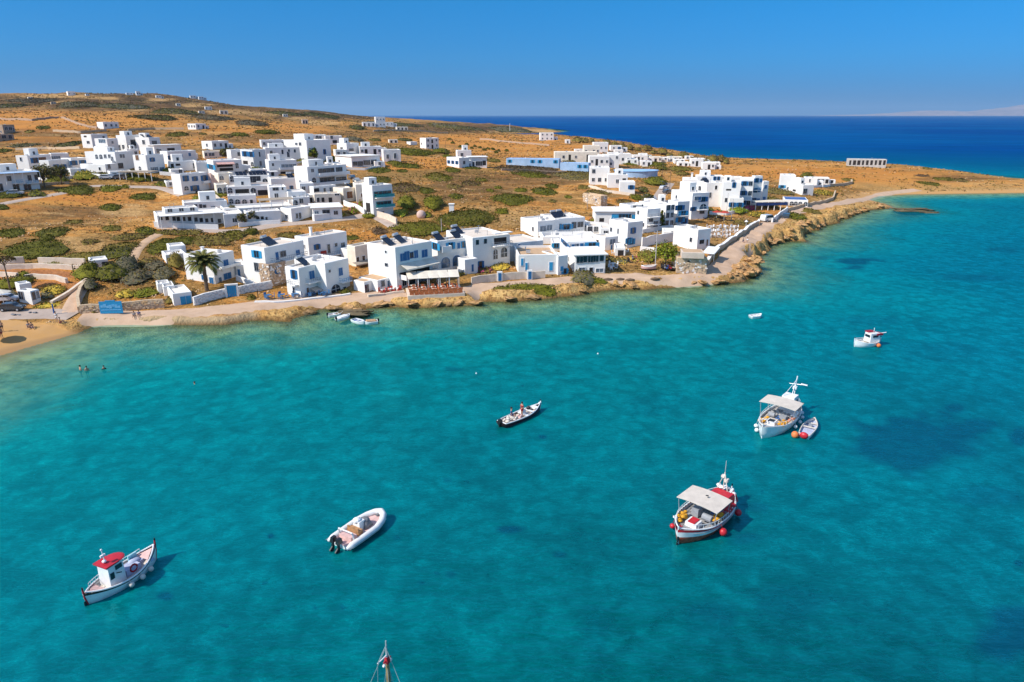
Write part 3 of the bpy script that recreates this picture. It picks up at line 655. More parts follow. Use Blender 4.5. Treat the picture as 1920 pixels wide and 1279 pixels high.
def openings(v, items):
    for it in items:
        x, y, w, h, k = it[:5]; face = it[5] if len(it) > 5 else ('L' if x < v._xc else 'R')
        try: u, z, t = face_hit(v, x, y + h / 2, face)
        except Exception: continue
        L_ = v.W if face == 'R' else v.D
        pw = abs(face_hit(v, x + w / 2, y, face)[0] - face_hit(v, x - w / 2, y, face)[0]); phh = h * t / F * 1.03
        pw = min(pw, L_ * .96); phh = max(.45, min(phh, v.z1 - z - .1)); u = min(max(u, pw / 2 + .05), L_ - pw / 2 - .05)
        if phh < .4: continue
        dr = v.a if face == 'R' else v.b; q = v.p[:2] + dr * u
        put_opening(v.root, k, (q[0], q[1], max(z, v.z0 + .02)), v.psi if face == 'R' else v.psi - math.pi / 2, pw, phh)
def autow(v, face, nc, nr, k, w=1.0, h=1.2, pad=.5, z=None, jit=.15):
    L_ = v.W if face == 'R' else v.D; Hh = v.z1 - v.z0; st = Hh / nr
    dr = v.a if face == 'R' else v.b
    for r in range(nr):
        for c in range(nc):
            kk = k[(r * nc + c) % len(k)]
            if kk == '.': continue
            ww = min(w, L_ / nc * .75); hh = min(h, st * .62)
            isd = kk in 'dDkoaAK'; u = L_ * (c + .5) / nc + random.uniform(-jit, jit); q = v.p[:2] + dr * u
            zz = v.z0 + r * st + (.06 if isd else st * .36); hh2 = st * .70 if isd else hh
            put_opening(v.root, kk, (q[0], q[1], zz), v.psi if face == 'R' else v.psi - math.pi / 2, ww * (1.3 if kk in 'oaA' else 1), hh2)
def balcony(v, x0, x1, y, h=1.0, d=1.3, face='R', kind='wall', roofed=False):
    u0, z, _ = face_hit(v, x0, y, face); u1, _, _ = face_hit(v, x1, y, face); u0, u1 = sorted((u0, u1))
    L_ = v.W if face == 'R' else v.D; u0 = max(u0, -.2); u1 = min(u1, L_ + .2)
    dr, nn = (v.a, -v.b) if face == 'R' else (v.b, -v.a); o = v.root.location
    def P(u, n, z): q = v.p[:2] + dr * u + nn * n; return (q[0] - o[0], q[1] - o[1], z - o[2])
    def blk(m, ua, ub, na, nb, za, zb, mi=0): m.add([P(ua, na, za), P(ub, na, za), P(ub, nb, za), P(ua, nb, za), P(ua, na, zb), P(ub, na, zb), P(ub, nb, zb), P(ua, nb, zb)], [(0, 1, 2, 3), (7, 6, 5, 4), (0, 4, 5, 1), (1, 5, 6, 2), (2, 6, 7, 3), (3, 7, 4, 0)], mi)
    m = MB(); blk(m, u0, u1, 0, d, z - .18, z); s = m.build('balcony', M_white, v.root)
    r = MB()
    if kind == 'wall':
        blk(r, u0, u1, d - .14, d, z + .003, z + h); blk(r, u0, u0 + .14, .01, d - .15, z + .003, z + h); blk(r, u1 - .14, u1, .01, d - .15, z + .003, z + h); mm = M_white
    else:
        mm = {'rail': M_rail, 'blue': M_ltb, 'turq': M_turq, 'brown': M_wood}[kind]
        for zz in (z + h, z + h * .5): blk(r, u0, u1, d - .06, d, zz - .05, zz); blk(r, u0, u0 + .05, 0, d - .07, zz - .05, zz); blk(r, u1 - .05, u1, 0, d - .07, zz - .05, zz)
        n = max(2, int((u1 - u0) / .45))
        for i in range(n + 1): uu = u0 + (u1 - u0 - .04) * i / n; blk(r, uu, uu + .04, d - .05, d - .01, z + .003, z + h - .06)
        if kind == 'turq': blk(r, u0 + .06, u1 - .06, d - .045, d - .02, z + .1, z + h - .1)
    q = r.build('railing', mm, s)
    if roofed:
        g = MB(); blk(g, u0, u1, .02, d + .1, z + 2.5, z + 2.65); g.build('canopy', M_white, v.root)
def awning(v, x0, x1, y, drop=.7, d=1.8, mat_=None, face='R', n=3):
    u0, z, _ = face_hit(v, x0, y, face); u1, _, _ = face_hit(v, x1, y, face); u0, u1 = sorted((u0, u1)); dr, nn = (v.a, -v.b) if face == 'R' else (v.b, -v.a); o = v.root.location
    def P(u, n_, z): q = v.p[:2] + dr * u + nn * n_; return (q[0] - o[0], q[1] - o[1], z - o[2])
    for i in range(n):
        a = u0 + (u1 - u0) * i / n + .04; b = u0 + (u1 - u0) * (i + 1) / n - .04; m = MB()
        m.add([P(a, .02, z), P(b, .02, z), P(b, d, z - drop), P(a, d, z - drop), P(a, .02, z + .05), P(b, .02, z + .05), P(b, d, z - drop + .05), P(a, d, z - drop + .05), P(a, d + .01, z - drop - .22), P(b, d + .01, z - drop - .22)],
              [(3, 2, 1, 0), (4, 5, 6, 7), (0, 1, 5, 4), (1, 2, 6, 5), (3, 0, 4, 7), (7, 6, 9, 8), (2, 3, 8, 9)]); m.build('awning', mat_ or M_canvas, v.root)
def solar(v, u, w, ang=None, tank=True, n=2):
    """roof water heater: tilted dark collectors with a tank at the top"""
    z = v.z1 - .3; an = v.psi + .3 if ang is None else ang; q = v.p[:2] + v.a * (v.W * u) + v.b * (v.D * w); o = v.root.location
    m = MB(); ti = .62
    M = np.array([[1, 0, 0], [0, math.cos(ti), -math.sin(ti)], [0, math.sin(ti), math.cos(ti)]])
    for i in range(n): m.box(((i - (n - 1) / 2) * 1.08, 0, .75), (1.0, 2.0, .09), M=M)
    s = m.build('solar_panel', M_panel, v.root); s.location = (q[0] - o[0], q[1] - o[1], z - o[2]); s.rotation_euler = (0, 0, an)
    f = MB()
    f.tube([(-.5 * n, -.8, 0), (-.5 * n, .8, 0), (-.5 * n, .8, 1.3), (.5 * n, .8, 1.3), (.5 * n, .8, 0), (.5 * n, -.8, 0)], .03, 4)
    f.build('stand', M_rail, s)
    if tank:
        t = MB(); t.tube([(-.75, .95, 1.5), (.75, .95, 1.5)], .28, 10); t.build('tank', M_tank, s)
def chimney(v, u, w, h=1.1, s=.5):
    q = v.p[:2] + v.a * (v.W * u) + v.b * (v.D * w); o = v.root.location; m = MB(); z = v.z1 - .35
    m.box((0, 0, h / 2), (s, s, h), tap=.85); m.box((0, 0, h + .12), (s * 1.25, s * 1.25, .1)); c = m.build('chimney', M_white, v.root); c.location = (q[0] - o[0], q[1] - o[1], z - o[2]); c.rotation_euler = (0, 0, v.psi)
def roofbits(v, n=2):
    for i in range(n):
        q = v.p[:2] + v.a * (v.W * random.uniform(.2, .85)) + v.b * (v.D * random.uniform(.2, .85)); o = v.root.location; m = MB()
        r = random.random()
        if r < .4: m.box((0, 0, .28), (.85, .35, .56)); mm = M_tank; nm = 'air_unit'
        elif r < .7: m.tube([(0, 0, 0), (0, 0, 1.1)], .05, 5); m.tube([(-.5, 0, 1), (.5, 0, 1.05)], .02, 4); mm = M_rail; nm = 'aerial'
        else: m.tube([(0, 0, 0), (0, 0, .5)], .12, 8); m.tube([(0, 0, .5), (0, 0, .6)], [.2, .02], 8); mm = M_white; nm = 'vent'
        c = m.build(nm, mm, v.root); c.location = (q[0] - o[0], q[1] - o[1], v.z1 - .34 - o[2]); c.rotation_euler = (0, 0, v.psi + random.uniform(-.5, .5))
def pergola(v, x0, x1, y, hgt_=2.4, d=3.0, mat_=None, face='R'):
    u0, z, _ = face_hit(v, x0, y, face); u1, _, _ = face_hit(v, x1, y, face); u0, u1 = sorted((u0, u1)); dr, nn = (v.a, -v.b) if face == 'R' else (v.b, -v.a); o = v.root.location
    def P(u, n_, z): q = v.p[:2] + dr * u + nn * n_; return np.array((q[0] - o[0], q[1] - o[1], z - o[2]))
    m = MB(); m.add([P(u0, .05, z + hgt_), P(u1, .05, z + hgt_), P(u1, d, z + hgt_ - .2), P(u0, d, z + hgt_ - .2), P(u0, .05, z + hgt_ + .1), P(u1, .05, z + hgt_ + .1), P(u1, d, z + hgt_ - .1), P(u0, d, z + hgt_ - .1)],
        [(0, 3, 2, 1), (4, 5, 6, 7), (0, 1, 5, 4), (1, 2, 6, 5), (2, 3, 7, 6), (3, 0, 4, 7)]); pg = m.build('pergola', mat_ or M_reed, v.root)
    n = max(2, int((u1 - u0) / 2.2))
    for i in range(n + 1): uu = u0 + .1 + (u1 - u0 - .2) * i / n; c = MB(); c.tube([P(uu, d - .1, z - 1.), P(uu, d - .1, z + hgt_ - .2)], .09, 5); c.build('post', M_white, pg)

HOUSES = {}
def house(label, x, y, name='white_house', cat='house', group=None):
    p = on_ground(x, y); e = empty(name, (p[0], p[1], p[2]), label, cat, group); return e
def V_(root, xL, xC, xR, yb, yt, rel, wins=(), auto='', **k):
    v = volume(root, xL, xC, xR, yb, yt, rel, **k); v._xc = xC; openings(v, wins)
    hh = v.z1 - v.z0
    if hh > 2.2 and not any(w[0] < xC for w in wins) and 'L' not in auto and v.D > 5 and xC - xL > 7: autow(v, 'L', 2, 2 if hh > 5 else 1, random.choice(['w.', '.w', 'w..w', '.ww.']), .7, .9)
    if hh > 2.2 and not any(w[0] >= xC for w in wins) and 'R' not in auto and v.W > 3: autow(v, 'R', max(1, int(v.W / 3)), 2 if hh > 5 else 1, random.choice(['w.g', 'wwo', 'gw.', 'w.']), .9, 1.1)
    if v.W * v.D > 25 and random.random() < .75: roofbits(v, random.randint(1, 3))
    if not k.get('lip') and k.get('z0') is None and 4 < v.W < 16 and v.D > 4.5 and hh > 2.4 and depth_of(v.p) > 120 and k.get('wall', 'white') == 'white':
        q_ = random.random(); wallm = WMAT['white']
        def blk(u0, u1, w0, w1, za, zb, nm):
            m = MB(); m.add([v.P(u0, w0, za), v.P(u1, w0, za), v.P(u1, w1, za), v.P(u0, w1, za), v.P(u0, w0, zb), v.P(u1, w0, zb), v.P(u1, w1, zb), v.P(u0, w1, zb)], [(0, 1, 5, 4), (1, 2, 6, 5), (2, 3, 7, 6), (3, 0, 4, 7), (4, 5, 6, 7)]); m.build(nm, wallm, root)
        if q_ < .34 and yb < 425 and depth_of(v.p) < 340: u0 = random.uniform(.1, .5) * v.W; u1 = u0 + v.W * .38; w0 = v.D * .5; blk(u0, u1, w0, v.D * .97, v.z1 - .4, v.z1 + random.uniform(1.3, 2.3), 'roof_room'); q = v.p[:2] + v.a * (u0 + u1) / 2 + v.b * w0; put_opening(root, random.choice('wdg'), (q[0], q[1], v.z1 + .1), v.psi, .8, .9)
        elif .34 < q_ < .8 and 230 < xC and yb < 470: hz_ = min(hh * .62, 3.0); W2 = random.uniform(2.6, 4.2); blk(v.W + .01, v.W + W2, v.D * .25, v.D * .9, v.z0 - 3, v.z0 + hz_, 'side_room'); q = v.p[:2] + v.a * (v.W + W2 * .5) + v.b * (v.D * .25); put_opening(root, random.choice('wdgo'), (q[0], q[1], v.z0 + .2), v.psi, .9, 1.3)
    for a in auto.split():
        f, rest = a[0], a[1:]; nc = int(rest[0]); nr = int(rest[2]); autow(v, f, nc, nr, rest[3:] or 'w')
    return v

def rubble(v, face, n, seed=1, f0=0., f1=1., h1=1.):
    """irregular facing stones set proud of a rubble wall, joined into one part"""
    r = random.Random(seed); m = MB(); L_ = v.W if face == 'R' else v.D; dr, nn = (v.a, -v.b) if face == 'R' else (v.b, -v.a); an = math.atan2(dr[1], dr[0]); o = v.root.location
    for i in range(n):
        q = v.p[:2] + dr * (L_ * r.uniform(f0, f1)) + nn * .03; m.box((q[0] - o[0], q[1] - o[1], v.z0 - .3 + r.random() * (v.z1 - v.z0) * h1 - o[2]), (r.uniform(.25, .6), .14, r.uniform(.18, .36)), rz=an, tap=r.uniform(.7, .95), mi=r.randrange(3))
    tag(m.build('stonework', [M_stonel, M_stone, M_whstone], v.root), kind='stuff')
# ------------------------------------------------------------------ the seafront row, left to right
r = house("villa behind the date palm, deep blue shutters on white walls", 400, 535)
v = V_(r, 351, 404, 444, 533, 480, 46, [(424, 493, 10, 12, 'B'), (427, 518, 14, 11, 'B'), (384, 520, 9, 10, 'B'), (398, 528, 7, 12, 'D'), (357, 484, 4, 7, 'w'), (357, 494, 4, 7, 'w'), (376, 498, 5, 8, 'b'), (414, 530, 6, 10, 's')], roof='white', D=12); chimney(v, .5, .7); balcony(v, 405, 442, 503, .3, 1.4, 'R', 'wall')
v2 = V_(r, 440, 444, 462, 520, 499, 20, [(449, 512, 5, 14, 'D')], roof='white', D=7); roofbits(v, 1)
r = house("low white outbuilding with one small blue window, up the slope left of the palm villa", 330, 492, 'white_outbuilding', 'outbuilding')
V_(r, 307, 313, 351, 495, 478, 15, [(334, 488, 6, 7, 'B')], D=5, roof='white'); V_(r, 316, 320, 350, 480, 462, 15, [], D=4, roof='white')
r = house("white garage with wide sky blue door at the promenade wall", 345, 572, 'garage', 'garage')
v = V_(r, 318, 327, 362, 574, 551, 12, [(350, 563.5, 21, 16, 'G')], D=6.5, roof='white')
v = V_(r, 306, 309, 330, 556, 545, 12, [], D=4, roof='white')
r = house("tiny white hut with a grey window between the bushes and the garage", 306, 548, 'white_hut', 'hut')
V_(r, 296, 298, 321, 551, 537, 10, [(310, 545, 10, 5, 'g')], D=3, roof='white')
r = house("two storey house with rubble stone ground floor bay beside the villa", 503, 535)
v = V_(r, 460, 503, 575, 536, 465, 40, [(482, 477, 9, 12, 'c'), (482, 501, 7, 14, 'g'), (492, 507, 5, 12, 'g'), (520, 480, 6, 15, 'B'), (531, 476, 10, 10, 'g'), (559, 476, 7, 14, 'B')], roof='grey')
balcony(v, 508, 572, 493, .9, 1.0, 'R', 'rail'); solar(v, .4, .5, n=3); roofbits(v, 2)
v = V_(r, 497, 508, 540, 538, 496, 40, [(520, 507, 5, 12, 'b')], wall='stone', roof='white', D=2.6); rubble(v, 'R', 150, 3); rubble(v, 'L', 40, 4)
r = house("tallest white cube of the seafront left half, red towels drying on its balcony", 582, 492)
v = V_(r, 557, 582, 653, 497, 446, 38, [(595, 463, 6, 9, 'b'), (617, 467, 5, 17, 'd'), (630, 459, 5, 7, 'w'), (643, 459, 7, 9, 'w'), (570, 462, 4, 7, 'w')]); chimney(v, .35, .8, 1.6)
b = MB(); b.box((0, 0, 0), (1.4, .12, .9)); 
u, z, _ = face_hit(v, 604, 474, 'R'); q = v.p[:2] + v.a * u - v.b * .5
o = b.build('towel', M_red); o.location = (q[0], q[1], z); o.rotation_euler = (0, 0, v.psi); tag(o, "red towels hung out to dry on the upper white balcony", "towel")
balcony(v, 590, 645, 483, .8, 1.4, 'R', 'rail'); roofbits(v, 1)
v = V_(r, 640, 654, 697, 490, 468, 38, [(658, 480, 4, 7, 'w')], roof='white', D=5)
r = house("front white house by the water with a broad arch and thin grey balconies", 564, 556)
v = V_(r, 540, 565, 613, 560, 503, 42, [(552, 515, 5, 15, 'b'), (585, 516, 10, 14, 'B'), (552, 545, 4, 9, 'w'), (577, 545, 4, 9, 'k'), (600, 549, 20, 9, 'o')], roof='white'); solar(v, .5, .6, n=2)
balcony(v, 573, 611, 530, .7, 1.1, 'R', 'rail'); balcony(v, 545, 560, 531, .7, .9, 'L', 'rail'); awning(v, 580, 612, 541, .4, 1.4, M_beige, n=1)
v = V_(r, 606, 614, 657, 553, 494, 42, [(618, 508, 4, 6, 'w'), (639, 510, 8, 14, 'B'), (630, 543, 17, 14, 'a'), (646, 540, 5, 6, 'w')], roof='white', D=8); balcony(v, 636, 654, 529, .7, 1., 'R', 'blue'); roofbits(v, 2)
r = house("plain beige two window house set back in the gap of the seafront row", 665, 497, 'beige_house')
v = V_(r, 655, 668, 700, 500, 462, 40, [(671, 488, 6, 11, 'w'), (682, 486, 6, 10, 'w')], wall='cream'); awning(v, 660, 698, 493, .3, 1.5, M_reed, n=1)
r = house("small tan roofed cottage with a white double door", 684, 548, 'tan_roof_cottage', 'cottage')
v = V_(r, 664, 684, 704, 550, 529, 42, [(688, 541, 7, 14, 'd')], roof='tan', wall='white', par=.05)
r = house("long tan roofed cottage beside the tall white hotel", 709, 546, 'tan_roof_cottage', 'cottage')
v = V_(r, 674, 709, 743, 548, 526, 42, [(718, 532, 6, 9, 'g'), (732, 531, 12, 13, 's')], roof='tan', par=.05, D=12)
r = house("big white seafront hotel with four blue shutters and a three panel awning", 745, 540, 'seafront_hotel', 'hotel')
v = V_(r, 693, 745, 812, 544, 464, 40, [(724, 472, 4, 6, 'w'), (725, 497, 5, 4, 'g'), (755, 483, 9, 14, 'B'), (763, 480, 9, 17, 'B'), (772, 478, 9, 11, 'b'), (780, 477, 8, 14, 'B'), (796, 475, 11, 15, 'B'), (778, 509, 56, 8, 'o'), (758, 530, 8, 12, 'd'), (772, 528, 14, 10, 'o'), (795, 527, 26, 10, 's')], roof='grey', D=13)
awning(v, 749, 812, 496, .75, 2.0, M_canvas, n=3); balcony(v, 750, 812, 522, .7, 1.8, 'R', 'wall'); solar(v, .2, .5, n=2); solar(v, .55, .55, n=2); chimney(v, .35, .9, .9, .3); roofbits(v, 3)
r = house("white house with two big blue glazed arches on the ground floor", 822, 508)
v = V_(r, 808, 822, 884, 512, 452, 30, [(821, 463, 8, 12, 'c'), (845, 461, 8, 12, 'c'), (860, 461, 5, 11, 'D'), (871, 458, 10, 12, 'c'), (836, 493, 15, 18, 'A'), (857, 489, 14, 18, 'A'), (876, 481, 7, 9, 'B'), (887, 502, 5, 12, 'D')], roof='grey'); solar(v, .15, .5); solar(v, .7, .6); roofbits(v, 3)
balcony(v, 824, 842, 471, 1., 1.2, 'R', 'wall')
v = V_(r, 870, 872, 896, 515, 487, 30, [(886, 503, 5, 13, 'D')], D=3, roof='white')
r = house("broad white house with covered corner balcony and two dark arches above its garden", 887, 503)
v = V_(r, 880, 887, 956, 508, 446, 30, [(895, 455, 6, 8, 'w'), (910, 453, 7, 8, 'w'), (938, 451, 24, 12, 'o'), (929, 477, 8, 18, 'a'), (945, 473, 11, 18, 'a'), (901, 497, 6, 14, 'b')], roof='grey', D=11)
balcony(v, 922, 955, 461, .8, 1.2, 'R', 'rail', True); roofbits(v, 4); solar(v, .1, .7)
r = house("low grey shaded house joined between the arched houses and the hotel terraces", 965, 485, 'grey_house')
v = V_(r, 953, 957, 1018, 490, 456, 28, [(973, 462, 4, 8, 'B')], wall='aged', D=9)
r = house("curved white house front with three sky blue doors under a planted roof terrace", 1000, 515, 'terrace_house')
v = V_(r, 963, 972, 1045, 514, 478, 14, [(979, 492, 4, 13, 'C'), (987, 500, 4, 13, 'C'), (1033, 500, 6, 15, 'C')], roof='tan', D=10, par=.5)
v2 = V_(r, 1040, 1046, 1064, 516, 480, 34, [(1053, 504, 5, 9, 'C'), (1059, 509, 5, 8, 'c')], roof='white', D=6)
r = house("white bay fronted house with blue bay windows and a glazed ground floor veranda", 1070, 510)
v = V_(r, 1048, 1063, 1118, 490, 453, 22, [(1062, 459, 8, 6, 'b', 'L'), (1080, 464, 22, 16, 's'), (1074, 466, 6, 14, 'B'), (1090, 464, 6, 14, 'B'), (1110, 462, 12, 12, 'c')], roof='white', D=9)
v = V_(r, 1062, 1078, 1134, 515, 479, 22, [(1087, 487, 11, 12, 'g'), (1097, 486, 8, 12, 'g'), (1107, 486, 9, 12, 'g'), (1117, 485, 10, 12, 'g'), (1128, 484, 8, 11, 'g'), (1091, 507, 12, 8, 's'), (1108, 506, 6, 9, 'K'), (1124, 507, 13, 7, 's')], roof='white', D=8, lip=True)
r = house("hillside hotel block with long terrace railings, left end wall blank", 1012, 445, 'terrace_hotel', 'hotel')
v = V_(r, 976, 1008, 1048, 447, 415, 32, [(1018, 429, 12, 9, 's'), (1030, 427, 10, 9, 's')], roof='white'); roofbits(v, 2)
balcony(v, 1010, 1040, 441, .8, 1.4, 'R', 'wall')
v = V_(r, 1034, 1040, 1096, 442, 410, 25, [(1048, 425, 9, 10, 'g'), (1062, 425, 12, 10, 'c'), (1076, 423, 9, 10, 'g'), (1088, 421, 10, 9, 'g')], roof='white', D=9); balcony(v, 1040, 1095, 436, .8, 2.0, 'R', 'rail'); solar(v, .2, .4); solar(v, .45, .5); roofbits(v, 3)
v = V_(r, 1012, 1018, 1118, 458, 446, 22, [], roof='white', D=7, par=.8); roofbits(v, 2)
r = house("flat roofed white house with a wide overhanging slab and blue glazing", 1130, 420)
v = V_(r, 1110, 1116, 1196, 421, 397, 18, [(1128, 413, 8, 6, 'o'), (1150, 411, 10, 7, 'a'), (1172, 407, 24, 11, 'c'), (1188, 407, 8, 9, 's')], roof='white', D=9, lip=True)
r = house("bright white cube with grey shaded right side, two small windows one above another", 1178, 460)
v = V_(r, 1141, 1175, 1203, 466, 417, 42, [(1146, 431, 4, 7, 'w'), (1159, 434, 3, 9, 'w'), (1187, 433, 4, 9, 'b'), (1176, 452, 6, 10, 'c'), (1184, 453, 6, 10, 'c')], roof='white'); roofbits(v, 2)
r = house("small white annex with crossed white gate at the garden", 1130, 468, 'white_annex', 'annex')
v = V_(r, 1112, 1134, 1158, 470, 445, 38, [(1120, 452, 5, 4, 'o'), (1148, 454, 9, 9, 's'), (1146, 465, 3, 10, 'D')], roof='grey')
# ------------------------------------------------------------------ stepped blocks up the right side of the village
r = house("stepped white apartments with shaded balconies, third block up from the seafront", 1215, 432)
v = V_(r, 1190, 1212, 1236, 434, 392, 38, [(1220, 412, 8, 8, 'g'), (1229, 420, 7, 8, 'g')], roof='white'); balcony(v, 1213, 1234, 421, .8, 1.2, 'R', 'rail'); balcony(v, 1213, 1234, 407, .8, 1.2, 'R', 'rail')
v = V_(r, 1160, 1180, 1212, 416, 385, 38, [], roof='white', auto='R2x2g')
r = house("stepped white apartments with tall balcony recesses left of the cypress", 1240, 424)
v = V_(r, 1225, 1246, 1262, 428, 385, 40, [], roof='white', auto='R2x3gw'); roofbits(v, 1)
v = V_(r, 1196, 1226, 1250, 420, 382, 40, [], roof='white', auto='R2x2w')
r = house("white stepped house with blue balcony rails next to the bare yard", 1290, 420)
v = V_(r, 1250, 1268, 1290, 422, 378, 38, [(1274, 390, 8, 8, 'b'), (1281, 400, 9, 9, 'c'), (1275, 412, 8, 9, 'c'), (1283, 414, 6, 9, 'b')], roof='white'); balcony(v, 1270, 1288, 405, .8, 1, 'R', 'blue')
v = V_(r, 1256, 1295, 1326, 412, 362, 36, [(1308, 372, 12, 7, 's'), (1318, 374, 8, 8, 'b'), (1296, 392, 6, 7, 'b'), (1318, 388, 14, 9, 'a'), (1316, 397, 8, 7, 'g')], roof='white'); balcony(v, 1306, 1324, 393, .8, 1.2, 'R', 'blue'); roofbits(v, 2)
r = house("white chapel like house with belfry and triangular dark arch", 1290, 362, 'chapel_house')
v = V_(r, 1277, 1280, 1306, 366, 336, 15, [(1294, 352, 13, 9, 'a')], roof='white', D=9); chimney(v, .6, .3, 2.2, .7)
r = house("square white block with a single dark red window and solar roof", 1340, 385)
v = V_(r, 1304, 1322, 1350, 388, 343, 25, [(1342, 352, 4, 7, 'K'), (1330, 366, 6, 9, 'g'), (1312, 354, 5, 8, 'w')], roof='white', D=8); roofbits(v, 3); solar(v, .3, .6)
r = house("white block at the cluster centre with a small roof sign frame", 1365, 392)
v = V_(r, 1349, 1352, 1384, 394, 341, 20, [(1376, 347, 3, 9, 'b'), (1366, 356, 9, 3, 'o'), (1361, 375, 5, 8, 'w')], roof='white', D=8); V_(r, 1362, 1366, 1392, 397, 371, 20, [], roof='white', D=4, auto='R2x1b')
r = house("blue and white railed rooftop house at the back of the cube cluster", 1330, 345)
v = V_(r, 1302, 1306, 1356, 352, 330, 20, [(1340, 334, 3, 7, 'b'), (1347, 334, 3, 7, 'b'), (1316, 338, 5, 5, 'o')], roof='white', D=7); balcony(v, 1312, 1338, 341, .8, 1.5, 'R', 'blue')
r = house("right hand white apartments with tall fins and blue shuttered balconies", 1400, 388, 'white_apartments', 'apartments')
v = V_(r, 1382, 1386, 1408, 390, 336, 24, [], roof='white', D=9, auto='R2x3bg'); balcony(v, 1387, 1407, 374, .8, 1.2, 'R', 'blue')
v = V_(r, 1404, 1410, 1424, 386, 330, 30, [], roof='white', D=9, auto='R2x3bB'); balcony(v, 1411, 1424, 356, .8, 1.2, 'R', 'blue')
v = V_(r, 1420, 1427, 1437, 384, 340, 34, [], roof='white', D=8, auto='R1x2B'); 
v = V_(r, 1355, 1358, 1392, 352, 333, 20, [], roof='white', D=8); roofbits(v, 2)
r = house("blank white block above the stone boathouse, dark red shop window on its shady side", 1307, 466)
v = V_(r, 1261, 1306, 1330, 470, 431, 48, [(1315, 453, 9, 9, 'K'), (1325, 455, 3, 12, 'k')], roof='white', D=12); roofbits(v, 3); v2 = V_(r, 1310, 1316, 1328, 445, 432, 45, [], roof='white', D=3)
r = house("beige stone boathouse with a rusty brown roof on the seafront", 1290, 510, 'stone_boathouse', 'boathouse')
v = V_(r, 1257, 1268, 1324, 512, 483, 14, [(1291, 491, 4, 4, 'o')], wall='pale', roof='tan', par=.08, D=7); rubble(v, 'R', 90, 6); v2 = V_(r, 1274, 1278, 1320, 484, 473, 14, [], z0=v.z1, wall='beige', roof='tan', par=.06, D=4)
# ------------------------------------------------------------------ houses around the cape on the right
r = house("white tower house standing alone before the orange field", 1465, 358)
v = V_(r, 1459, 1462, 1489, 357, 328, 12, [(1466, 350, 6, 5, 'c'), (1478, 353, 6, 5, 'a')], roof='white', D=7); v = V_(r, 1470, 1504, 1524, 366, 347, 35, [(1489, 357, 6, 4, 'o'), (1509, 359, 7, 8, 'g')], roof='white', D=9)
r = house("small white cottage with grey lean-to roof behind the tower house", 1510, 345, 'white_cottage', 'cottage')
v = V_(r, 1505, 1508, 1531, 349, 333, 15, [(1518, 339, 2.5, 5, 'w')], roof='white', D=6); V_(r, 1528, 1531, 1554, 344, 333, 15, [], roof='grey', D=5, auto='R3x1o')
r = house("low taverna under a blue roof with arched openings by the coast road", 1490, 384, 'taverna', 'taverna')
v = V_(r, 1466, 1470, 1514, 385, 374, 8, [], roof='navy', D=9, auto='R5x1a', par=.06, lip=False); 
r = house("long white ruin frame of open bays silhouetted on the cape against the sea", 1600, 309, 'bay_building', 'building')
v = V_(r, 1586, 1588, 1661, 311, 298, 4, [(1593.5 + 8 * i, 305.5, 5.2 if i % 3 else 3.5, 8, 'o') for i in range(9)], roof='white', wall='grey', D=6)
# ------------------------------------------------------------------ middle hillside: hotel complex and neighbours
r = house("long low hotel wing on the road, grey verandas over a white garden wall", 400, 428, 'hotel_wing', 'hotel')
v = V_(r, 293, 298, 421, 428, 404, 8, [(302, 409, 6, 8, 'd'), (314, 409, 7, 8, 'o'), (327, 410, 6, 8, 'w'), (335, 411, 6, 7, 'o'), (345, 411, 6, 7, 'w'), (356, 411, 6, 7, 'o'), (368, 412, 6, 7, 'w'), (378, 413, 6, 7, 'o'), (388, 413, 6, 8, 'd'), (398, 413, 5, 7, 'o'), (412, 414, 6, 8, 'w')], D=9, roof='white')
v2 = V_(r, 415, 422, 459, 427, 402, 8, [], wall='aged', roof='white', D=12); pergola(v, 300, 420, 421, 2.3, 2.4, M_white)
v3 = V_(r, 306, 310, 372, 402, 392, 12, [], z0=v.z1, roof='white', D=5, auto='R3x1w')
v4 = V_(r, 345, 348, 428, 402, 380, 10, [(368, 388, 6, 8, 'w'), (377, 388, 6, 8, 'w'), (384, 388, 5, 7, 'g'), (400, 389, 8, 6, 's')], roof='white', D=6)
r = house("pool bar terrace of the hotel under a reed canopy", 520, 410, 'terrace_bar', 'bar')
v = V_(r, 415, 422, 550, 410, 392, 8, [], roof='white', D=9, par=.5, auto='R8x1w.wo.w.w'); pergola(v, 484, 548, 392, 2.6, 3.5, M_reed)
r = house("white annex with two dark doors below the bar terrace, crenellated garden wall", 490, 420, 'white_annex', 'annex')
v = V_(r, 460, 464, 528, 420, 398, 10, [(468, 407, 6, 8, 'w'), (484, 409, 5, 5, 'o'), (492, 409, 5, 5, 'o'), (500, 410, 4, 5, 'w')], roof='white', D=5)
r = house("tall narrow white house with shaded right front beside the bar terrace", 548, 416)
v = V_(r, 528, 548, 586, 417, 391, 40, [(538, 406, 5, 8, 'w'), (557, 405, 5, 9, 'w'), (563, 405, 5, 10, 'w')], roof='white', D=8)
r = house("white flat house with a blue grey veranda at the right end of the hotel row", 600, 412)
v = V_(r, 584, 588, 642, 413, 391, 14, [(594, 400, 8, 7, 's'), (612, 399, 14, 8, 'g'), (630, 399, 8, 7, 'w')], roof='grey', D=9, lip=True); V_(r, 586, 590, 640, 416, 408, 14, [], D=1.2, roof='white')
r = house("three tier white hotel with rows of rounded arches on the slope", 460, 385, 'arched_hotel', 'hotel')
v = V_(r, 426, 432, 508, 355, 330, -2, [(449, 339, 10, 13, 'a'), (474, 337, 30, 12, 'g'), (498, 341, 10, 12, 'a'), (436, 336, 8, 10, 'a')], roof='white', D=7)
solar(v, .25, .3, n=2, tank=False); solar(v, .35, .3, n=2, tank=False); solar(v, .62, .4, n=3); solar(v, .8, .4, n=3, tank=False); balcony(v, 440, 507, 347, .7, 1.4, 'R', 'wall')
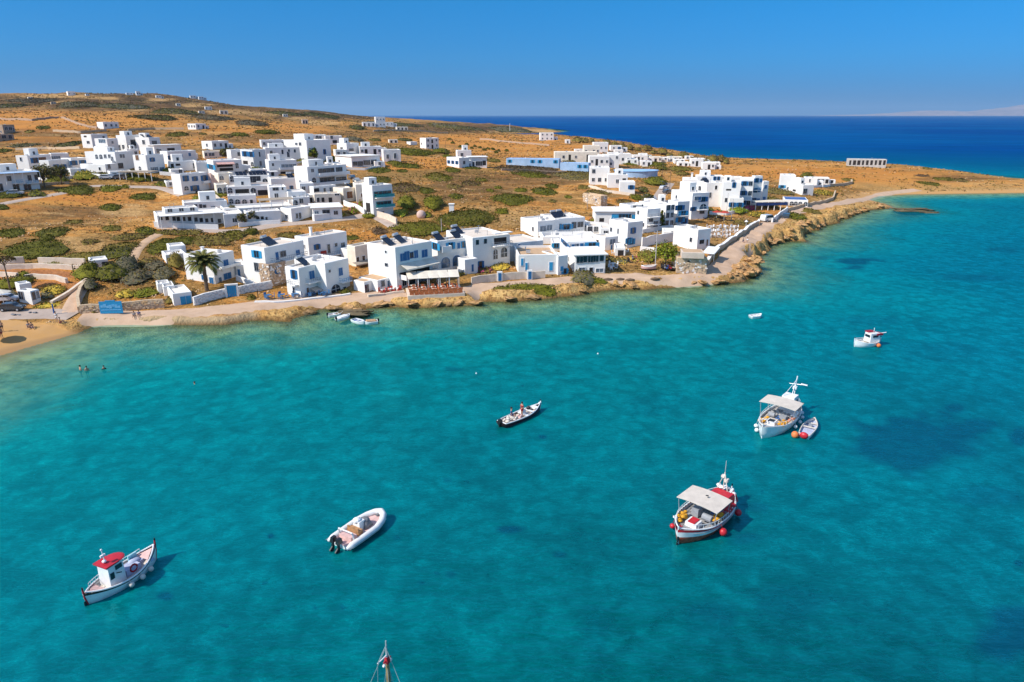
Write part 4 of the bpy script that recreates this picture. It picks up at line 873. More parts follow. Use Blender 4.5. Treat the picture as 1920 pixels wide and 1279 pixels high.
v = V_(r, 423, 427, 508, 372, 350, -2, [(432, 357, 9, 10, 'a'), (455, 360, 26, 9, 'o'), (476, 360, 10, 14, 'a'), (495, 361, 22, 10, 'o')], roof='white', D=5); balcony(v, 440, 472, 367, .7, 1.3, 'R', 'wall')
v = V_(r, 426, 429, 482, 388, 367, -2, [(434, 377, 7, 9, 'a'), (446, 378, 9, 9, 'a'), (459, 378, 9, 9, 'a'), (472, 379, 6, 8, 'w')], roof='white', D=4)
r = house("white and grey hotel annex with a lone arched door right of the arched tiers", 520, 385)
v = V_(r, 505, 510, 558, 358, 335, 12, [(520, 352, 12, 8, 'o'), (547, 353, 3, 7, 'b')], roof='grey', D=8); solar(v, .8, .3, n=2)
v = V_(r, 505, 508, 540, 384, 351, 12, [(517, 353, 10, 8, 'g'), (530, 353, 4, 7, 'w'), (519, 368, 7, 10, 'w')], roof='white', D=7)
v = V_(r, 535, 542, 576, 384, 360, 14, [(553, 376, 8, 14, 'a'), (567, 374, 12, 8, 'o')], roof='white', D=7)
r = house("two storey white house at the lane end with pink outside stairs", 340, 362)
v = V_(r, 326, 343, 394, 366, 327, 38, [(349, 335, 6, 9, 'b'), (366, 335, 5, 8, 'b'), (384, 334, 6, 9, 'b'), (350, 353, 8, 8, 'a'), (366, 353, 8, 9, 'b'), (373, 362, 12, 4, 'o')], roof='white', D=8); balcony(v, 378, 392, 343, .6, 1., 'R', 'wall'); roofbits(v, 2)
b = MB(); u0, z0_, _ = face_hit(v, 390, 328, 'R'); u1, z1_, _ = face_hit(v, 417, 358, 'R'); n = 14
for i in range(n):
    t = i / n; uu = u0 + (u1 - u0) * t; q = v.p[:2] + v.a * uu - v.b * .8; zz = v.z1 - .3 + (v.z0 - v.z1 + .3) * t
    b.box((q[0] - r.location[0], q[1] - r.location[1], (zz + v.z0 - 1) / 2 - r.location[2]), ((u1 - u0) / n + .02, 1.2, zz - v.z0 + 1), rz=v.psi)
b.build('stairs', mat('pink_plaster', (.62, .43, .36), .9, .1, .5), r)
r = house("white house with red and white striped awning over a long terrace", 420, 330)
v = V_(r, 392, 403, 456, 330, 301, 14, [(396, 313, 8, 8, 'c'), (422, 310, 30, 6, 'o'), (445, 311, 6, 9, 'a'), (425, 318, 26, 5, 'o')], roof='white', D=9); awning(v, 404, 438, 305, .5, 1.8, mat('striped_canvas', (.62, .28, .22), .9, .1, 1.5, col2=(.70, .52, .45)), n=4); roofbits(v, 3)
v = V_(r, 405, 412, 440, 350, 325, 14, [(416, 334, 8, 7, 'a'), (416, 346, 9, 7, 'o')], wall='cream', roof='white', D=5)
r = house("twin level white house with four shuttered windows on the upper lane", 440, 318)
v = V_(r, 428, 436, 470, 312, 281, 25, [(450, 289, 8, 6, 'g'), (465, 290, 5, 8, 'b'), (474, 288, 5, 8, 'w')], roof='white', D=8); roofbits(v, 3)
v = V_(r, 454, 477, 501, 317, 281, 42, [(460, 289, 5, 8, 'b'), (472, 290, 5, 8, 'b'), (487, 290, 3, 8, 'w'), (461, 306, 9, 9, 'o'), (475, 308, 5, 7, 'a'), (489, 307, 4, 8, 'w')], roof='white', wall='aged', D=8); roofbits(v, 2)
r = house("small cream arcade house with four narrow windows", 390, 297, 'cream_house')
v = V_(r, 381, 384, 418, 298, 284, 10, [], wall='cream', roof='white', D=7, auto='R5x1www.w')
r = house("white villa tier with glazed band of windows under a flat roof", 520, 326)
v = V_(r, 500, 506, 558, 328, 301, 14, [(512, 309, 4, 5, 'w'), (542, 312, 28, 8, 's'), (531, 324, 10, 4, 'o')], roof='white', D=8); balcony(v, 524, 557, 318, .7, 1.2, 'R', 'wall')
r = house("white two storey house with three small upper windows behind the glazed villa", 530, 300)
v = V_(r, 496, 500, 571, 304, 277, 18, [(509, 287, 5, 8, 'w'), (530, 285, 4, 8, 'w'), (542, 283, 3, 6, 'w'), (553, 283, 3, 6, 'w'), (541, 290, 5, 10, 'd')], roof='white', D=8); balcony(v, 524, 548, 299, .7, 1.2, 'R', 'rail')
r = house("long low white house with roof clutter left of the big top block", 500, 275)
v = V_(r, 488, 491, 536, 277, 263, 12, [], roof='white', D=8, auto='R4x1wo.w'); roofbits(v, 4)
r = house("big white cube of the upper village with a green tree at its foot", 578, 300)
v = V_(r, 535, 578, 622, 305, 263, 44, [(556, 270, 4, 5, 'w'), (563, 270, 4, 6, 'w'), (609, 285, 2.5, 9, 'b')], roof='white', wall='white')
r = house("uppermost white house of the upper village with round dark window", 600, 265)
v = V_(r, 568, 571, 612, 268, 253, 12, [(583, 257, 5, 5, 'w'), (595, 258, 6, 6, 'a'), (601, 258, 5, 5, 'w')], roof='white', D=7); v = V_(r, 608, 611, 642, 271, 255, 14, [(622, 258, 5, 5, 'w'), (628, 266, 8, 5, 'o')], roof='grey', D=8)
r = house("bright two window white cube with shaded right side above the long bungalow", 651, 288)
v = V_(r, 633, 651, 674, 291, 269, 42, [(641, 280, 4, 7, 'w'), (659, 281, 8, 4, 'g')], roof='white'); 
r = house("row of low white rooms with potted plants behind the dark glazed bungalow", 690, 290)
v = V_(r, 672, 675, 716, 292, 275, 12, [], roof='white', D=7, auto='R5x1wo.ow')
r = house("grey parapet house beside a purple bougainvillea", 730, 300, 'grey_house')
v = V_(r, 716, 720, 752, 303, 281, 15, [(727, 294, 4, 7, 'w'), (741, 293, 4, 9, 'w')], wall='aged', roof='grey', D=8)
r = house("long dark glazed bungalow with white roof edge on the saddle", 665, 313, 'bungalow', 'bungalow')
v = V_(r, 624, 660, 713, 314, 294, 30, [(666, 307, 8, 7, 'g'), (676, 307, 9, 8, 'g'), (688, 305, 12, 8, 'g'), (701, 304, 10, 8, 'g')], roof='white', lip=True)
r = house("three storey white apartment block with stacked shaded balconies", 577, 350, 'white_apartments', 'apartments')
v = V_(r, 555, 580, 652, 360, 313, 38, [(563, 340, 3, 3, 'w'), (586, 320, 5, 6, 'w'), (612, 320, 30, 7, 'g'), (636, 318, 12, 7, 'g'), (589, 338, 7, 9, 'a'), (614, 337, 28, 7, 'g'), (640, 337, 18, 8, 'g')], roof='grey', D=10)
balcony(v, 594, 651, 330, .8, 1.5, 'R', 'wall'); balcony(v, 594, 651, 347, .8, 1.5, 'R', 'wall'); roofbits(v, 5)
v = V_(r, 582, 590, 632, 376, 350, 32, [(592, 357, 10, 6, 'o'), (609, 358, 4, 9, 'w'), (622, 356, 8, 7, 's')], wall='aged', roof='white', D=6)
r = house("cream house with small shop like openings under the apartment block", 600, 384, 'cream_house')
v = V_(r, 588, 591, 640, 385, 364, 12, [(597, 375, 5, 8, 'w'), (606, 375, 5, 8, 'o'), (620, 376, 7, 9, 'o'), (632, 362, 9, 9, 'w')], wall='cream', roof='grey', D=5)
r = house("square cream cube with one large brown window on the hill road", 650, 378, 'cream_house')
v = V_(r, 626, 645, 668, 379, 353, 35, [(632, 366, 9, 11, 'k'), (656, 366, 11, 12, 'k')], wall='cream', roof='white', D=6); solar(v, .7, .2, n=1)
r = house("peach house with bougainvillea climbing at its door", 675, 372, 'peach_house')
v = V_(r, 664, 669, 690, 380, 346, 20, [(680, 366, 7, 6, 'k')], wall='cream', roof='white', D=8)
r = house("tall house front with two turquoise glass balconies facing the sea", 701, 402)
v = V_(r, 682, 701, 738, 406, 348, 34, [(718, 365, 32, 12, 't'), (720, 384, 28, 12, 't'), (716, 398, 9, 4, 'w'), (691, 390, 8, 16, 'o')], roof='grey', D=9)
balcony(v, 702, 736, 371, .9, 1.1, 'R', 'turq'); balcony(v, 704, 737, 390, .9, 1.1, 'R', 'turq'); roofbits(v, 4)
# ------------------------------------------------------------------ upper left cluster
r = house("top left white cube of the hill cluster with one small window", 176, 276)
v = V_(r, 156, 175, 205, 278, 252, 40, [(166, 267, 5, 5, 'w'), (160, 256, 5, 3, 'o')], roof='white', D=8); roofbits(v, 1)
r = house("white house with open loggia and grey right side, below the top left cube", 205, 285)
v = V_(r, 182, 205, 225, 290, 260, 44, [(192, 265, 12, 6, 's')], roof='white', D=8); V_(r, 180, 184, 206, 292, 275, 14, [(192, 280, 22, 7, 's')], roof='white', D=5)
r = house("largest three storey white block of the left cluster with a row of arched windows", 220, 318, 'white_apartments', 'apartments')
v = V_(r, 165, 221, 255, 321, 285, 48, [(182, 294, 4, 8, 'a'), (190, 294, 6, 8, 'a'), (198, 293, 5, 7, 'w'), (206, 293, 4, 7, 'w'), (211, 298, 5, 8, 'a'), (227, 293, 4, 6, 'w'), (232, 293, 4, 6, 'w'), (227, 311, 9, 9, 'g')], roof='white', D=13)
balcony(v, 178, 216, 305, .8, 1.4, 'L', 'wall'); v2 = V_(r, 153, 200, 222, 326, 308, 48, [(205, 312, 5, 9, 'w')], roof='white', D=12); roofbits(v, 2)
r = house("white house with brown window corner between the two big left blocks", 240, 280)
v = V_(r, 222, 240, 278, 284, 254, 40, [(225, 277, 4, 9, 'w'), (232, 276, 4, 7, 'w'), (241, 275, 5, 6, 'k'), (252, 268, 12, 10, 'g')], roof='white', D=8); roofbits(v, 2)
r = house("upper white house whose roof is crowded with water tanks", 284, 282)
v = V_(r, 257, 283, 303, 284, 258, 42, [(270, 267, 5, 7, 'w'), (290, 268, 9, 6, 'g')], roof='grey', D=8); solar(v, .5, .3); solar(v, .3, .6); roofbits(v, 4)
r = house("white two level house with blue window and glazed ground floor, left cluster right end", 278, 320)
v = V_(r, 254, 278, 311, 325, 291, 40, [(258, 296, 6, 9, 'k'), (263, 316, 4, 6, 'a'), (286, 300, 5, 6, 'b'), (290, 317, 14, 7, 's'), (304, 317, 8, 7, 's')], roof='white', D=8)
r = house("slab roofed white house with a long shadowed eave", 300, 298)
v = V_(r, 281, 292, 342, 297, 273, 30, [(296, 283, 5, 7, 'w'), (301, 284, 4, 8, 'w'), (321, 281, 14, 5, 'o')], roof='white', D=7, lip=True)
r = house("white house with five blue windows in a row along its shaded front", 316, 318)
v = V_(r, 303, 317, 370, 308, 284, 30, [(319, 296, 4, 6, 'b'), (329, 293, 5, 6, 'B'), (341, 293, 5, 6, 'B'), (356, 290, 5, 6, 'B')], roof='white', D=8)
v = V_(r, 316, 321, 372, 322, 303, 22, [(324, 312, 6, 9, 'o'), (334, 309, 9, 4, 'o'), (364, 311, 3, 9, 'w')], roof='white', wall='white', D=6)
r = house("white studio row with a black doorway behind the striped awning house", 372, 325)
v = V_(r, 366, 370, 406, 324, 304, 20, [], roof='white', D=8, auto='R2x1.w'); roofbits(v, 2)
r = house("long white farmhouse at left with reddish inner courtyard", 95, 318, 'white_farmhouse', 'farmhouse')
v = V_(r, 35, 57, 100, 321, 292, 48, [(40, 299, 3, 6, 'w'), (67, 301, 8, 9, 'b'), (80, 299, 14, 7, 'k')], roof='white', D=7)
v = V_(r, 78, 96, 136, 327, 301, 48, [(106, 312, 5, 7, 'b'), (119, 312, 6, 7, 'b')], roof='white', D=8, wall='white'); v = V_(r, 95, 98, 131, 303, 288, 20, [(104, 296, 16, 6, 's')], roof='white', D=6)
v = V_(r, 134, 137, 168, 320, 297, 30, [(139, 306, 6, 7, 'b'), (156, 305, 6, 7, 'b')], roof='white', D=6)
r = house("blue lower walled apartment row with white pillars at the left edge", 40, 356, 'blue_apartments', 'apartments')
v = V_(r, -30, -14, 76, 362, 324, 22, [(18, 335, 8, 8, 'g'), (57, 334, 7, 9, 'g'), (70, 333, 6, 9, 'g'), (2, 352, 10, 12, 'g'), (32, 352, 12, 12, 'g'), (53, 352, 12, 11, 'g')], roof='white', D=9); pergola(v, -10, 74, 341, 2.4, 1.8, M_ltblue)
balcony(v, 22, 42, 344, .9, 1., 'R', 'blue'); balcony(v, 48, 75, 344, .9, 1., 'R', 'blue')
r = house("dark stone house with white framed glazing on the left edge of the fields", 10, 262, 'stone_house')
v = V_(r, -14, 8, 30, 252, 234, 38, [(12, 241, 6, 6, 'w'), (20, 241, 6, 6, 'w'), (26, 243, 3, 6, 'w')], wall='stone', roof='grey', D=8); V_(r, -12, -4, 28, 266, 252, 20, [(8, 257, 8, 5, 'g'), (20, 257, 6, 6, 'g')], wall='stone', roof='grey', D=5)
# ------------------------------------------------------------------ lone houses in the fields and on the ridge
def simple(label, xL, xC, xR, yb, yt, rel=15, auto='R2x1w', name='white_house', cat='house', D=7, extra=None, **k):
    r = house(label, xC, yb, name, cat); v = V_(r, xL, xC, xR, yb, yt, rel, auto=auto, D=D, roof=k.pop('roof', 'white'), **k)
    for e in (extra or []): V_(r, *e[:5], rel, D=D * .7, roof='white', auto=e[5] if len(e) > 5 else '')
    return v
simple("lone white house with dark windows in the golden field", 183, 195, 224, 242, 229, 28, 'R3x1ggw L1x1.')
simple("low white field house right of the centre ridge path, pale wall trailing off", 345, 368, 387, 243, 232, 40, 'L3x1w R2x1go')
simple("long white house with blind left part on the first rise behind the village", 362, 399, 430, 281, 265, 38, 'L3x1.w. R3x1ggo')
simple("white villa on the summit skyline, left one", 126, 128, 142, 180, 171, 8, 'R3x1w.w', D=14)
simple("small white house on the summit skyline above the bare terraces", 255, 256, 264, 179, 171, 8, 'R2x1w', D=10, extra=[(236, 237, 250, 178, 174)])
simple("pale house half hidden right of the summit", 356, 357, 368, 184, 179, 8, 'R2x1w', D=10)
simple("small pale house at the right shoulder of the summit", 372, 373, 382, 186, 181, 8, 'R2x1w', D=9)
for xL, xC, xR, yb, yt, lb, w_ in [(52, 53, 62, 186, 182, "tiny pale house on the left crest line", 'cream'), (292, 293, 303, 184, 179, "tiny white house right of the summit pair", 'white'), (160, 161, 168, 180, 176, "tiny white hut on the summit between the two villas", 'white'), (330, 331, 339, 199, 194, "tiny cream house in the high hill scrub", 'cream'), (384, 385, 398, 206, 200, "pale house above the white ruin walls", 'white'), (372, 373, 384, 213, 208, "pale hut left of the white ruin walls", 'cream'), (530, 531, 540, 219, 214, "tiny pale house low on the hill's right flank", 'cream'), (95, 96, 106, 196, 191, "tiny stone hut above the golden field", 'pale')]:
    simple(lb, xL, xC, xR, yb, yt, 8, 'R2x1w', D=8, wall=w_)
simple("rusty pink ruin among the rocks of the far hill", 566, 567, 578, 232, 224, 10, 'R2x1o', D=8, wall='beige', name='ruin', cat='ruin')
simple("white ruin walls on the far hillside slope", 412, 413, 428, 214, 207, 10, 'R2x1o', D=8, wall='cream', name='ruin', cat='ruin')
simple("white tower house on the sea horizon saddle with low wings", 703, 705, 723, 238, 219, 12, 'R3x2w', D=9, extra=[(679, 680, 704, 237, 229, 'R3x1o'), (722, 723, 738, 236, 229, 'R2x1w')])
simple("white two storey house with dark ribbon windows east of the saddle", 775, 799, 823, 279, 259, 32, 'L2x1.w R3x2gow', extra=[(768, 770, 782, 272, 266)])
simple("low ruined yellow wall rooms in the stubble field", 742, 744, 765, 244, 238, 10, 'R3x1o', wall='cream', name='ruin', cat='ruin', D=6)
simple("little flat shelter above the dirt bank", 728, 730, 746, 268, 262, 10, 'R2x1o', wall='cream', name='shelter', cat='shelter', D=5)
v = simple("white cottage with three square windows and a shaded lavender porch", 826, 861, 880, 315, 296, 36, 'L3x1b R1x1g', D=9); 
V_(v.root, 876, 879, 913, 313, 295, 15, [(886, 308, 6, 7, 'g'), (898, 307, 12, 7, 'g'), (908, 306, 6, 8, 'o')], roof='white', D=7, lip=True); V_(v.root, 855, 858, 884, 300, 282, 18, [(866, 290, 5, 6, 'w')], D=5, roof='white')
v = simple("pale blue walled long building at the far side of the scrub", 946, 949, 1048, 309, 297, -12, 'R7x1c..cc.c', wall='ltblue', roof='ltblue', D=6, name='blue_building', cat='building')
v = simple("lower pale blue wing with a blue corner window", 1048, 1050, 1103, 319, 305, -14, 'R5x1...cc', wall='ltblue', roof='ltblue', D=5, name='blue_building', cat='building')
simple("long cream house with bushy courtyard above the pale blue wing", 1038, 1040, 1118, 303, 285, 5, 'R7x1.gow.ow', wall='cream', roof='white', D=9, name='cream_house')
simple("white house with flat roof facing the open sea", 1011, 1013, 1038, 264, 249, 12, 'R3x2w', D=8)
simple("tiny domed chapel near the open sea shore", 1059, 1060, 1069, 269, 262, 10, 'R1x1d', D=5, name='chapel', cat='chapel')
simple("white house with square windows at the fork below the blue round roof", 1104, 1106, 1142, 346, 314, 18, 'R3x2wgwg..', D=9, extra=[(1137, 1139, 1176, 352, 327, 'R3x1.wo'), (1160, 1162, 1190, 362, 341, 'R2x1.b')])
simple("white house right of the long cream house, two dark bay windows", 1102, 1105, 1142, 312, 293, 10, 'R4x1wogw', D=8)
simple("white block of the far coastal row with a blank side", 1128, 1131, 1160, 314, 290, 14, 'R3x2.w.w.w', D=8)
simple("white block with many small roof chimneys in the far coastal row", 1150, 1153, 1182, 308, 288, 14, 'R3x1wgw', D=8)
simple("cream villa at the left start of the far coastal row", 1092, 1095, 1124, 292, 273, 12, 'R4x1w.gw', D=8, wall='cream')
simple("white twin roofed house high in the far coastal row", 1110, 1113, 1140, 286, 267, 12, 'R3x1w', D=7)
simple("white bungalow in the middle of the far coastal row behind trees", 1184, 1187, 1214, 304, 291, 12, 'R4x1gow.', D=7)
simple("cream bungalow right of the walled orange plot", 1250, 1253, 1279, 303, 294, 12, 'R3x1w', D=7, wall='cream')
simple("grey pitched white shed near the shore trees", 1268, 1271, 1292, 311, 304, 10, 'R2x1o', D=7, roof='grey')
simple("white house cluster corner by the shore trees, round dark door", 1292, 1295, 1318, 312, 298, 12, 'R3x1wo.', D=7)
simple("last white house of the far coastal row, beside an orange slope", 1314, 1317, 1340, 318, 305, 12, 'R3x1.ow', D=6)
simple("small white house close to the open sea among tamarisks", 1283, 1285, 1300, 300, 293, 12, 'R2x1w', D=6)
simple("cream rooms behind the far trees, half in shade", 1216, 1219, 1240, 305, 294, 12, 'R3x1wo', D=6, wall='cream')
simple("white cubic studio on the far bank with a blue gate", 1142, 1145, 1166, 283, 273, 12, 'R2x1wb', D=6)
v = simple("roofless beige stone box with sharp corners in the scrub", 1086, 1126, 1138, 388, 367, 38, '', wall='pale', roof='tan', D=9, name='stone_ruin', cat='ruin'); rubble(v, 'L', 90, 8); rubble(v, 'R', 30, 9)
for xL, xC, xR, yb, yt, lb, k in [(1056, 1058, 1080, 293, 285, "low white room behind the long cream house, left", 'R2x1w'), (1076, 1078, 1100, 289, 280, "white room stepping up behind the long cream house", 'R2x1ow'), (1160, 1162, 1184, 300, 289, "white block squeezed in the far row, small dark door", 'R2x1.d'), (1172, 1174, 1196, 309, 298, "white house in front of the far row with a wide shadowed porch", 'R2x1ow'), (1138, 1140, 1160, 298, 286, "white upper room in the heart of the far row", 'R2x1w'),
 (1200, 1202, 1222, 312, 302, "small white house at the round roof's back", 'R2x1wo'), (1232, 1234, 1252, 303, 295, "white room before the tamarisks, flat and narrow", 'R2x1w'), (1262, 1264, 1284, 307, 299, "white house by the grey shed, left side", 'R2x1ow'), (1300, 1302, 1322, 305, 297, "white terrace house in the shore trees", 'R2x1w'), (1326, 1328, 1350, 313, 304, "white house furthest right in the far row's back line", 'R2x1wo'), (1196, 1198, 1214, 297, 288, "little white tower block above the middle bungalow", 'R1x1w'), (1120, 1122, 1140, 299, 290, "white house wedged before the twin roofed one", 'R2x1wo'), (1150, 1152, 1168, 292, 281, "white chimney topped block of the far row", 'R1x1w'),
 (1228, 1236, 1262, 404, 380, "white block between the cypress apartments and the blue railed house", 'R2x2gb'), (1296, 1300, 1322, 374, 350, "white block behind the square white block", 'R2x1b.'), (1330, 1334, 1356, 376, 352, "white inner block of the cube cluster with a tall blue window", 'R2x1.b'), (1168, 1172, 1196, 404, 386, "white penthouse behind the slab roofed house", 'R2x1gw'), (1206, 1214, 1232, 396, 376, "white roof room of the stepped apartments", 'R1x1w'), (1096, 1100, 1124, 440, 424, "white wing joining hillside hotel and slab roofed house", 'R2x1gw'), (1122, 1126, 1146, 450, 428, "white stair tower left of the bright cube", 'R1x1w'),
 (404, 408, 430, 367, 346, "pinkish arcaded house under the striped awning terrace", 'R2x1a'), (560, 564, 590, 366, 344, "white inner block beside the apartment block foot", 'R2x1wo'), (468, 472, 502, 333, 318, "white flat under the twin level house, blue door", 'R3x1wb.'), (546, 550, 582, 388, 370, "white court house with arched gate under the reed canopy", 'R3x1aw.'), (318, 322, 346, 330, 318, "white room at the corner of the slab of studios", 'R2x1.w'), (204, 208, 250, 334, 322, "low white wall house at the foot of the three storey block", 'R3x1o.w'), (236, 240, 262, 296, 280, "white link block in the middle of the left cluster", 'R2x1w'), (130, 134, 164, 331, 317, "white lean-to beside the farmhouse", 'R2x1.w'), (350, 354, 372, 300, 288, "small white room right of the slab roofed house", 'R1x1w'),
 (610, 614, 640, 322, 306, "white penthouse with planted edge on the big apartment block", 'R2x1ow'), (626, 630, 652, 296, 281, "white room stepping down from the big upper cube", 'R2x1w'), (698, 702, 726, 288, 278, "low white room right of the potted plant rooms", 'R2x1wo'), (478, 482, 508, 352, 340, "white balcony room in the arched hotel's upper tier", 'R2x1a'), (586, 590, 612, 400, 386, "white court room between narrow house and shop front house", 'R2x1w.'), (444, 448, 468, 300, 286, "white cube tucked left of the twin level house", 'R1x1w'), (700, 703, 722, 314, 303, "white side room of the dark glazed bungalow", 'R1x1w'), (384, 387, 402, 343, 330, "white stair head block above the pink steps", 'R1x1.'), (310, 313, 330, 352, 341, "low white garden room left of the lane end house", 'R1x1w'), (1032, 1036, 1052, 470, 456, "white roof room left of the bay fronted house", 'R1x1c'), (1100, 1104, 1124, 488, 470, "white yard room behind the glazed veranda", 'R1x1w'), (1240, 1244, 1268, 448, 434, "low white store behind the blank white block", 'R2x1.w'), (1150, 1153, 1172, 480, 466, "low white store at the foot of the bright cube", 'R1x1o'), (664, 668, 694, 353, 340, "beige terrace block behind the peach house", 'R2x1ok')]:
    simple(lb, xL, xC, xR, yb, yt, 14, k, D=6, roof=random.choice(['white', 'grey']), wall='cream' if 'beige' in lb or 'pink' in lb else 'white')
e = empty('carport', tuple(on_ground(262, 336)), "long brown slab carport below the left cluster", 'carport'); wv = 62 / F * depth_of(on_ground(262, 336)); m = MB(); m.box((0, 0, 2.5), (wv, 5, .25)); m.build('roof', M_reed, e)
for i in range(6): m = MB(); m.tube([(-wv / 2 + .3 + (wv - .6) * i / 5, -2.3, -.5), (-wv / 2 + .3 + (wv - .6) * i / 5, -2.3, 2.4)], .12, 5); m.build('post', M_white, e)
# round pale blue roof
p = on_ground(1198, 334); r = empty('round_hall', tuple(p), "low building under a pale blue lens shaped roof", 'building'); m = MB(); n = 40
c2 = on_z(1198, 326, p[2] + 3); wv = 43 / F * depth_of(p); 
prof = [(wv * math.cos(2 * math.pi * k / n), wv * .55 * math.sin(2 * math.pi * k / n) * (1.5 if math.sin(2 * math.pi * k / n) < 0 else 1)) for k in range(n)]
m.add([(x * .96, y * .96 + 8, -1) for x, y in prof] + [(x * .96, y * .96 + 8, 2.6) for x, y in prof], [(i, (i + 1) % n, n + (i + 1) % n, n + i) for i in range(n)]); m.build('wall', M_ltblue, r)
m = MB(); m.add([(x, y + 8, 2.6) for x, y in prof] + [(x, y + 8, 2.85) for x, y in prof] + [(0, 8, 3.1), (0, 8, 2.6)], [(i, (i + 1) % n, n + (i + 1) % n, n + i) for i in range(n)] + [(n + i, n + (i + 1) % n, 2 * n) for i in range(n)] + [((i + 1) % n, i, 2 * n + 1) for i in range(n)]); m.build('roof', M_roofblue, r)
# kiosk on the left beach and huts
simple("white beach kiosk with dark corner windows and grey panel", 38, 62, 78, 572, 546, 36, 'L2x1.g R2x1gs', D=3.0); simple("flat pale roof slab leaning behind the kiosk", 34, 40, 62, 552, 546, 20, '', D=2.5)
v = simple("small white pump house with two dark doorways under the big dark bushes", 170, 172, 205, 506, 491, 10, 'R3x1o.o', D=4, name='white_hut', cat='hut')
# ------------------------------------------------------------------ planting
def leafmat(name, c, c2): return mat(name, c, .85, .3, .9, col2=c2, spec=.15)
L_dk = leafmat('leaf_dark', (.115, .108, .010), (.050, .046, .007)); L_gr = leafmat('leaf_green', (.165, .155, .012), (.090, .084, .009)); L_ol = leafmat('leaf_olive', (.21, .155, .030), (.11, .080, .018))
L_br = leafmat('leaf_brown', (.15, .09, .045), (.065, .042, .022)); L_bt = leafmat('leaf_bright', (.24, .27, .02), (.12, .15, .015)); L_ye = leafmat('blossom_yellow', (.62, .42, .05), (.35, .26, .05)); L_pk = leafmat('blossom_pink', (.50, .05, .16), (.22, .03, .09)); L_gy = leafmat('leaf_grey', (.15, .13, .075), (.075, .066, .036)); L_core = leafmat('twig_core', (.045, .038, .02), (.02, .018, .01))
LK = {'d': L_dk, 'g': L_gr, 'o': L_ol, 'b': L_br, 't': L_bt, 'y': L_ye, 'p': L_pk, 'k': L_gy}
TRUNK = mat('bark', (.20, .14, .09), .95, .25, 4, col2=(.10, .07, .045))
def leaf_quads(P, nrm, size, r):
    """numpy: one small bent leaf cluster (2 triangles) per point, loosely facing nrm"""
    n = len(P); q = r.normal(size=(n, 3)) * .65 + nrm; q /= np.linalg.norm(q, axis=1)[:, None]
    t = np.cross(q, r.normal(size=(n, 3))); t /= np.linalg.norm(t, axis=1)[:, None] + 1e-9; b = np.cross(q, t)
    s = size * r.uniform(.6, 1.35, n)[:, None]; a = r.uniform(.5, 1., n)[:, None]
    V = np.stack([P - t * s, P - b * s * a + q * s * .25, P + t * s, P + b * s * a - q * s * .15], 1).reshape(-1, 3)
    return V, np.arange(n * 4).reshape(-1, 4)
def shrub(label, x, y, rx, ry, h, kind='d', name='shrub', cat='shrub', group=None, dens=1.0):
    h *= .72 if h < 2 else .9; p = on_ground(x, y); dep = depth_of(p); a = rx / F * dep
    pt, pb = on_ground(x, y - ry * .7), on_ground(x, y + ry * .7); b = float(np.clip(np.linalg.norm(pt[:2] - pb[:2]) / 1.4, a * .45, a * 2.0))
    ang = -math.atan2(p[0], p[1]); ca, sa = math.cos(ang), math.sin(ang); r = np.random.default_rng(int(x * 7 + y * 131) % 99991)
    s = .16 * max(1, dep / 150) ** .75; n = int(np.clip(a * b * 3.14 * 13 * dens / (s / .16) ** 2, 90, 5200))
    def place(u, w, hh):   # u,w in the unit disc
        X = p[0] + ca * u * a - sa * w * b; Y = p[1] + sa * u * a + ca * w * b; Z = height(X, Y); return np.stack([X, Y, Z + hh], -1)
    th = r.uniform(0, 2 * math.pi, n); rr = np.sqrt(r.uniform(0, 1, n)); u = rr * np.cos(th); w = rr * np.sin(th)
    sd = float(x * .37 + y); wob = (fbm(u * 1.6 + sd, w * 1.6, 4) - .5) * 1.5; lump = .55 + .9 * fbm(u * a * .55 + sd, w * b * .55, 3, 1.)
    k = 1 + wob * .7; hh = h * lump * np.sqrt(np.clip(1 - rr ** 2.4, 0, 1))
    P = place(u * k, w * k, hh * np.where(r.random(n) < .75, r.uniform(.85, 1.05, n), r.uniform(.2, .9, n)) + .05)
    Nn = np.stack([u * ca - w * sa, u * sa + w * ca, np.full(n, .9)], -1)
    V, fq_ = leaf_quads(P, Nn, s, r)
    o = empty(name, tuple(p), label, cat, group); V -= np.array(o.location)
    q = bpy.data.objects.new('foliage', mesh_np('foliage', V, fq_, [LK[c] for c in kind], mi=r.choice(len(kind), n, p=None) if len(kind) > 1 else None)); link(q, o)
    # woody core so the mound is closed underneath
    R8, T = np.meshgrid(np.linspace(0.02, .93, 7), np.linspace(0, 2 * math.pi, 15)[:-1], indexing='ij'); uu = (R8 * np.cos(T)).ravel(); ww = (R8 * np.sin(T)).ravel()
    kk = .93 + (fbm(uu * 1.6 + sd, ww * 1.6, 4) - .5) * 1.05; l2 = .55 + .9 * fbm(uu * a * .55 + sd, ww * b * .55, 3, 1.); H2 = h * l2 * np.sqrt(np.clip(1 - R8.ravel() ** 2.4, 0, 1)) * .86 - .05
    Vc = place(uu * kk, ww * kk, H2) - np.array(o.location)
    c = bpy.data.objects.new('branches', mesh_np('branches', Vc, grid_faces(7, 14, True), [LK[kind[0]]], True)); link(c, o)
    return o
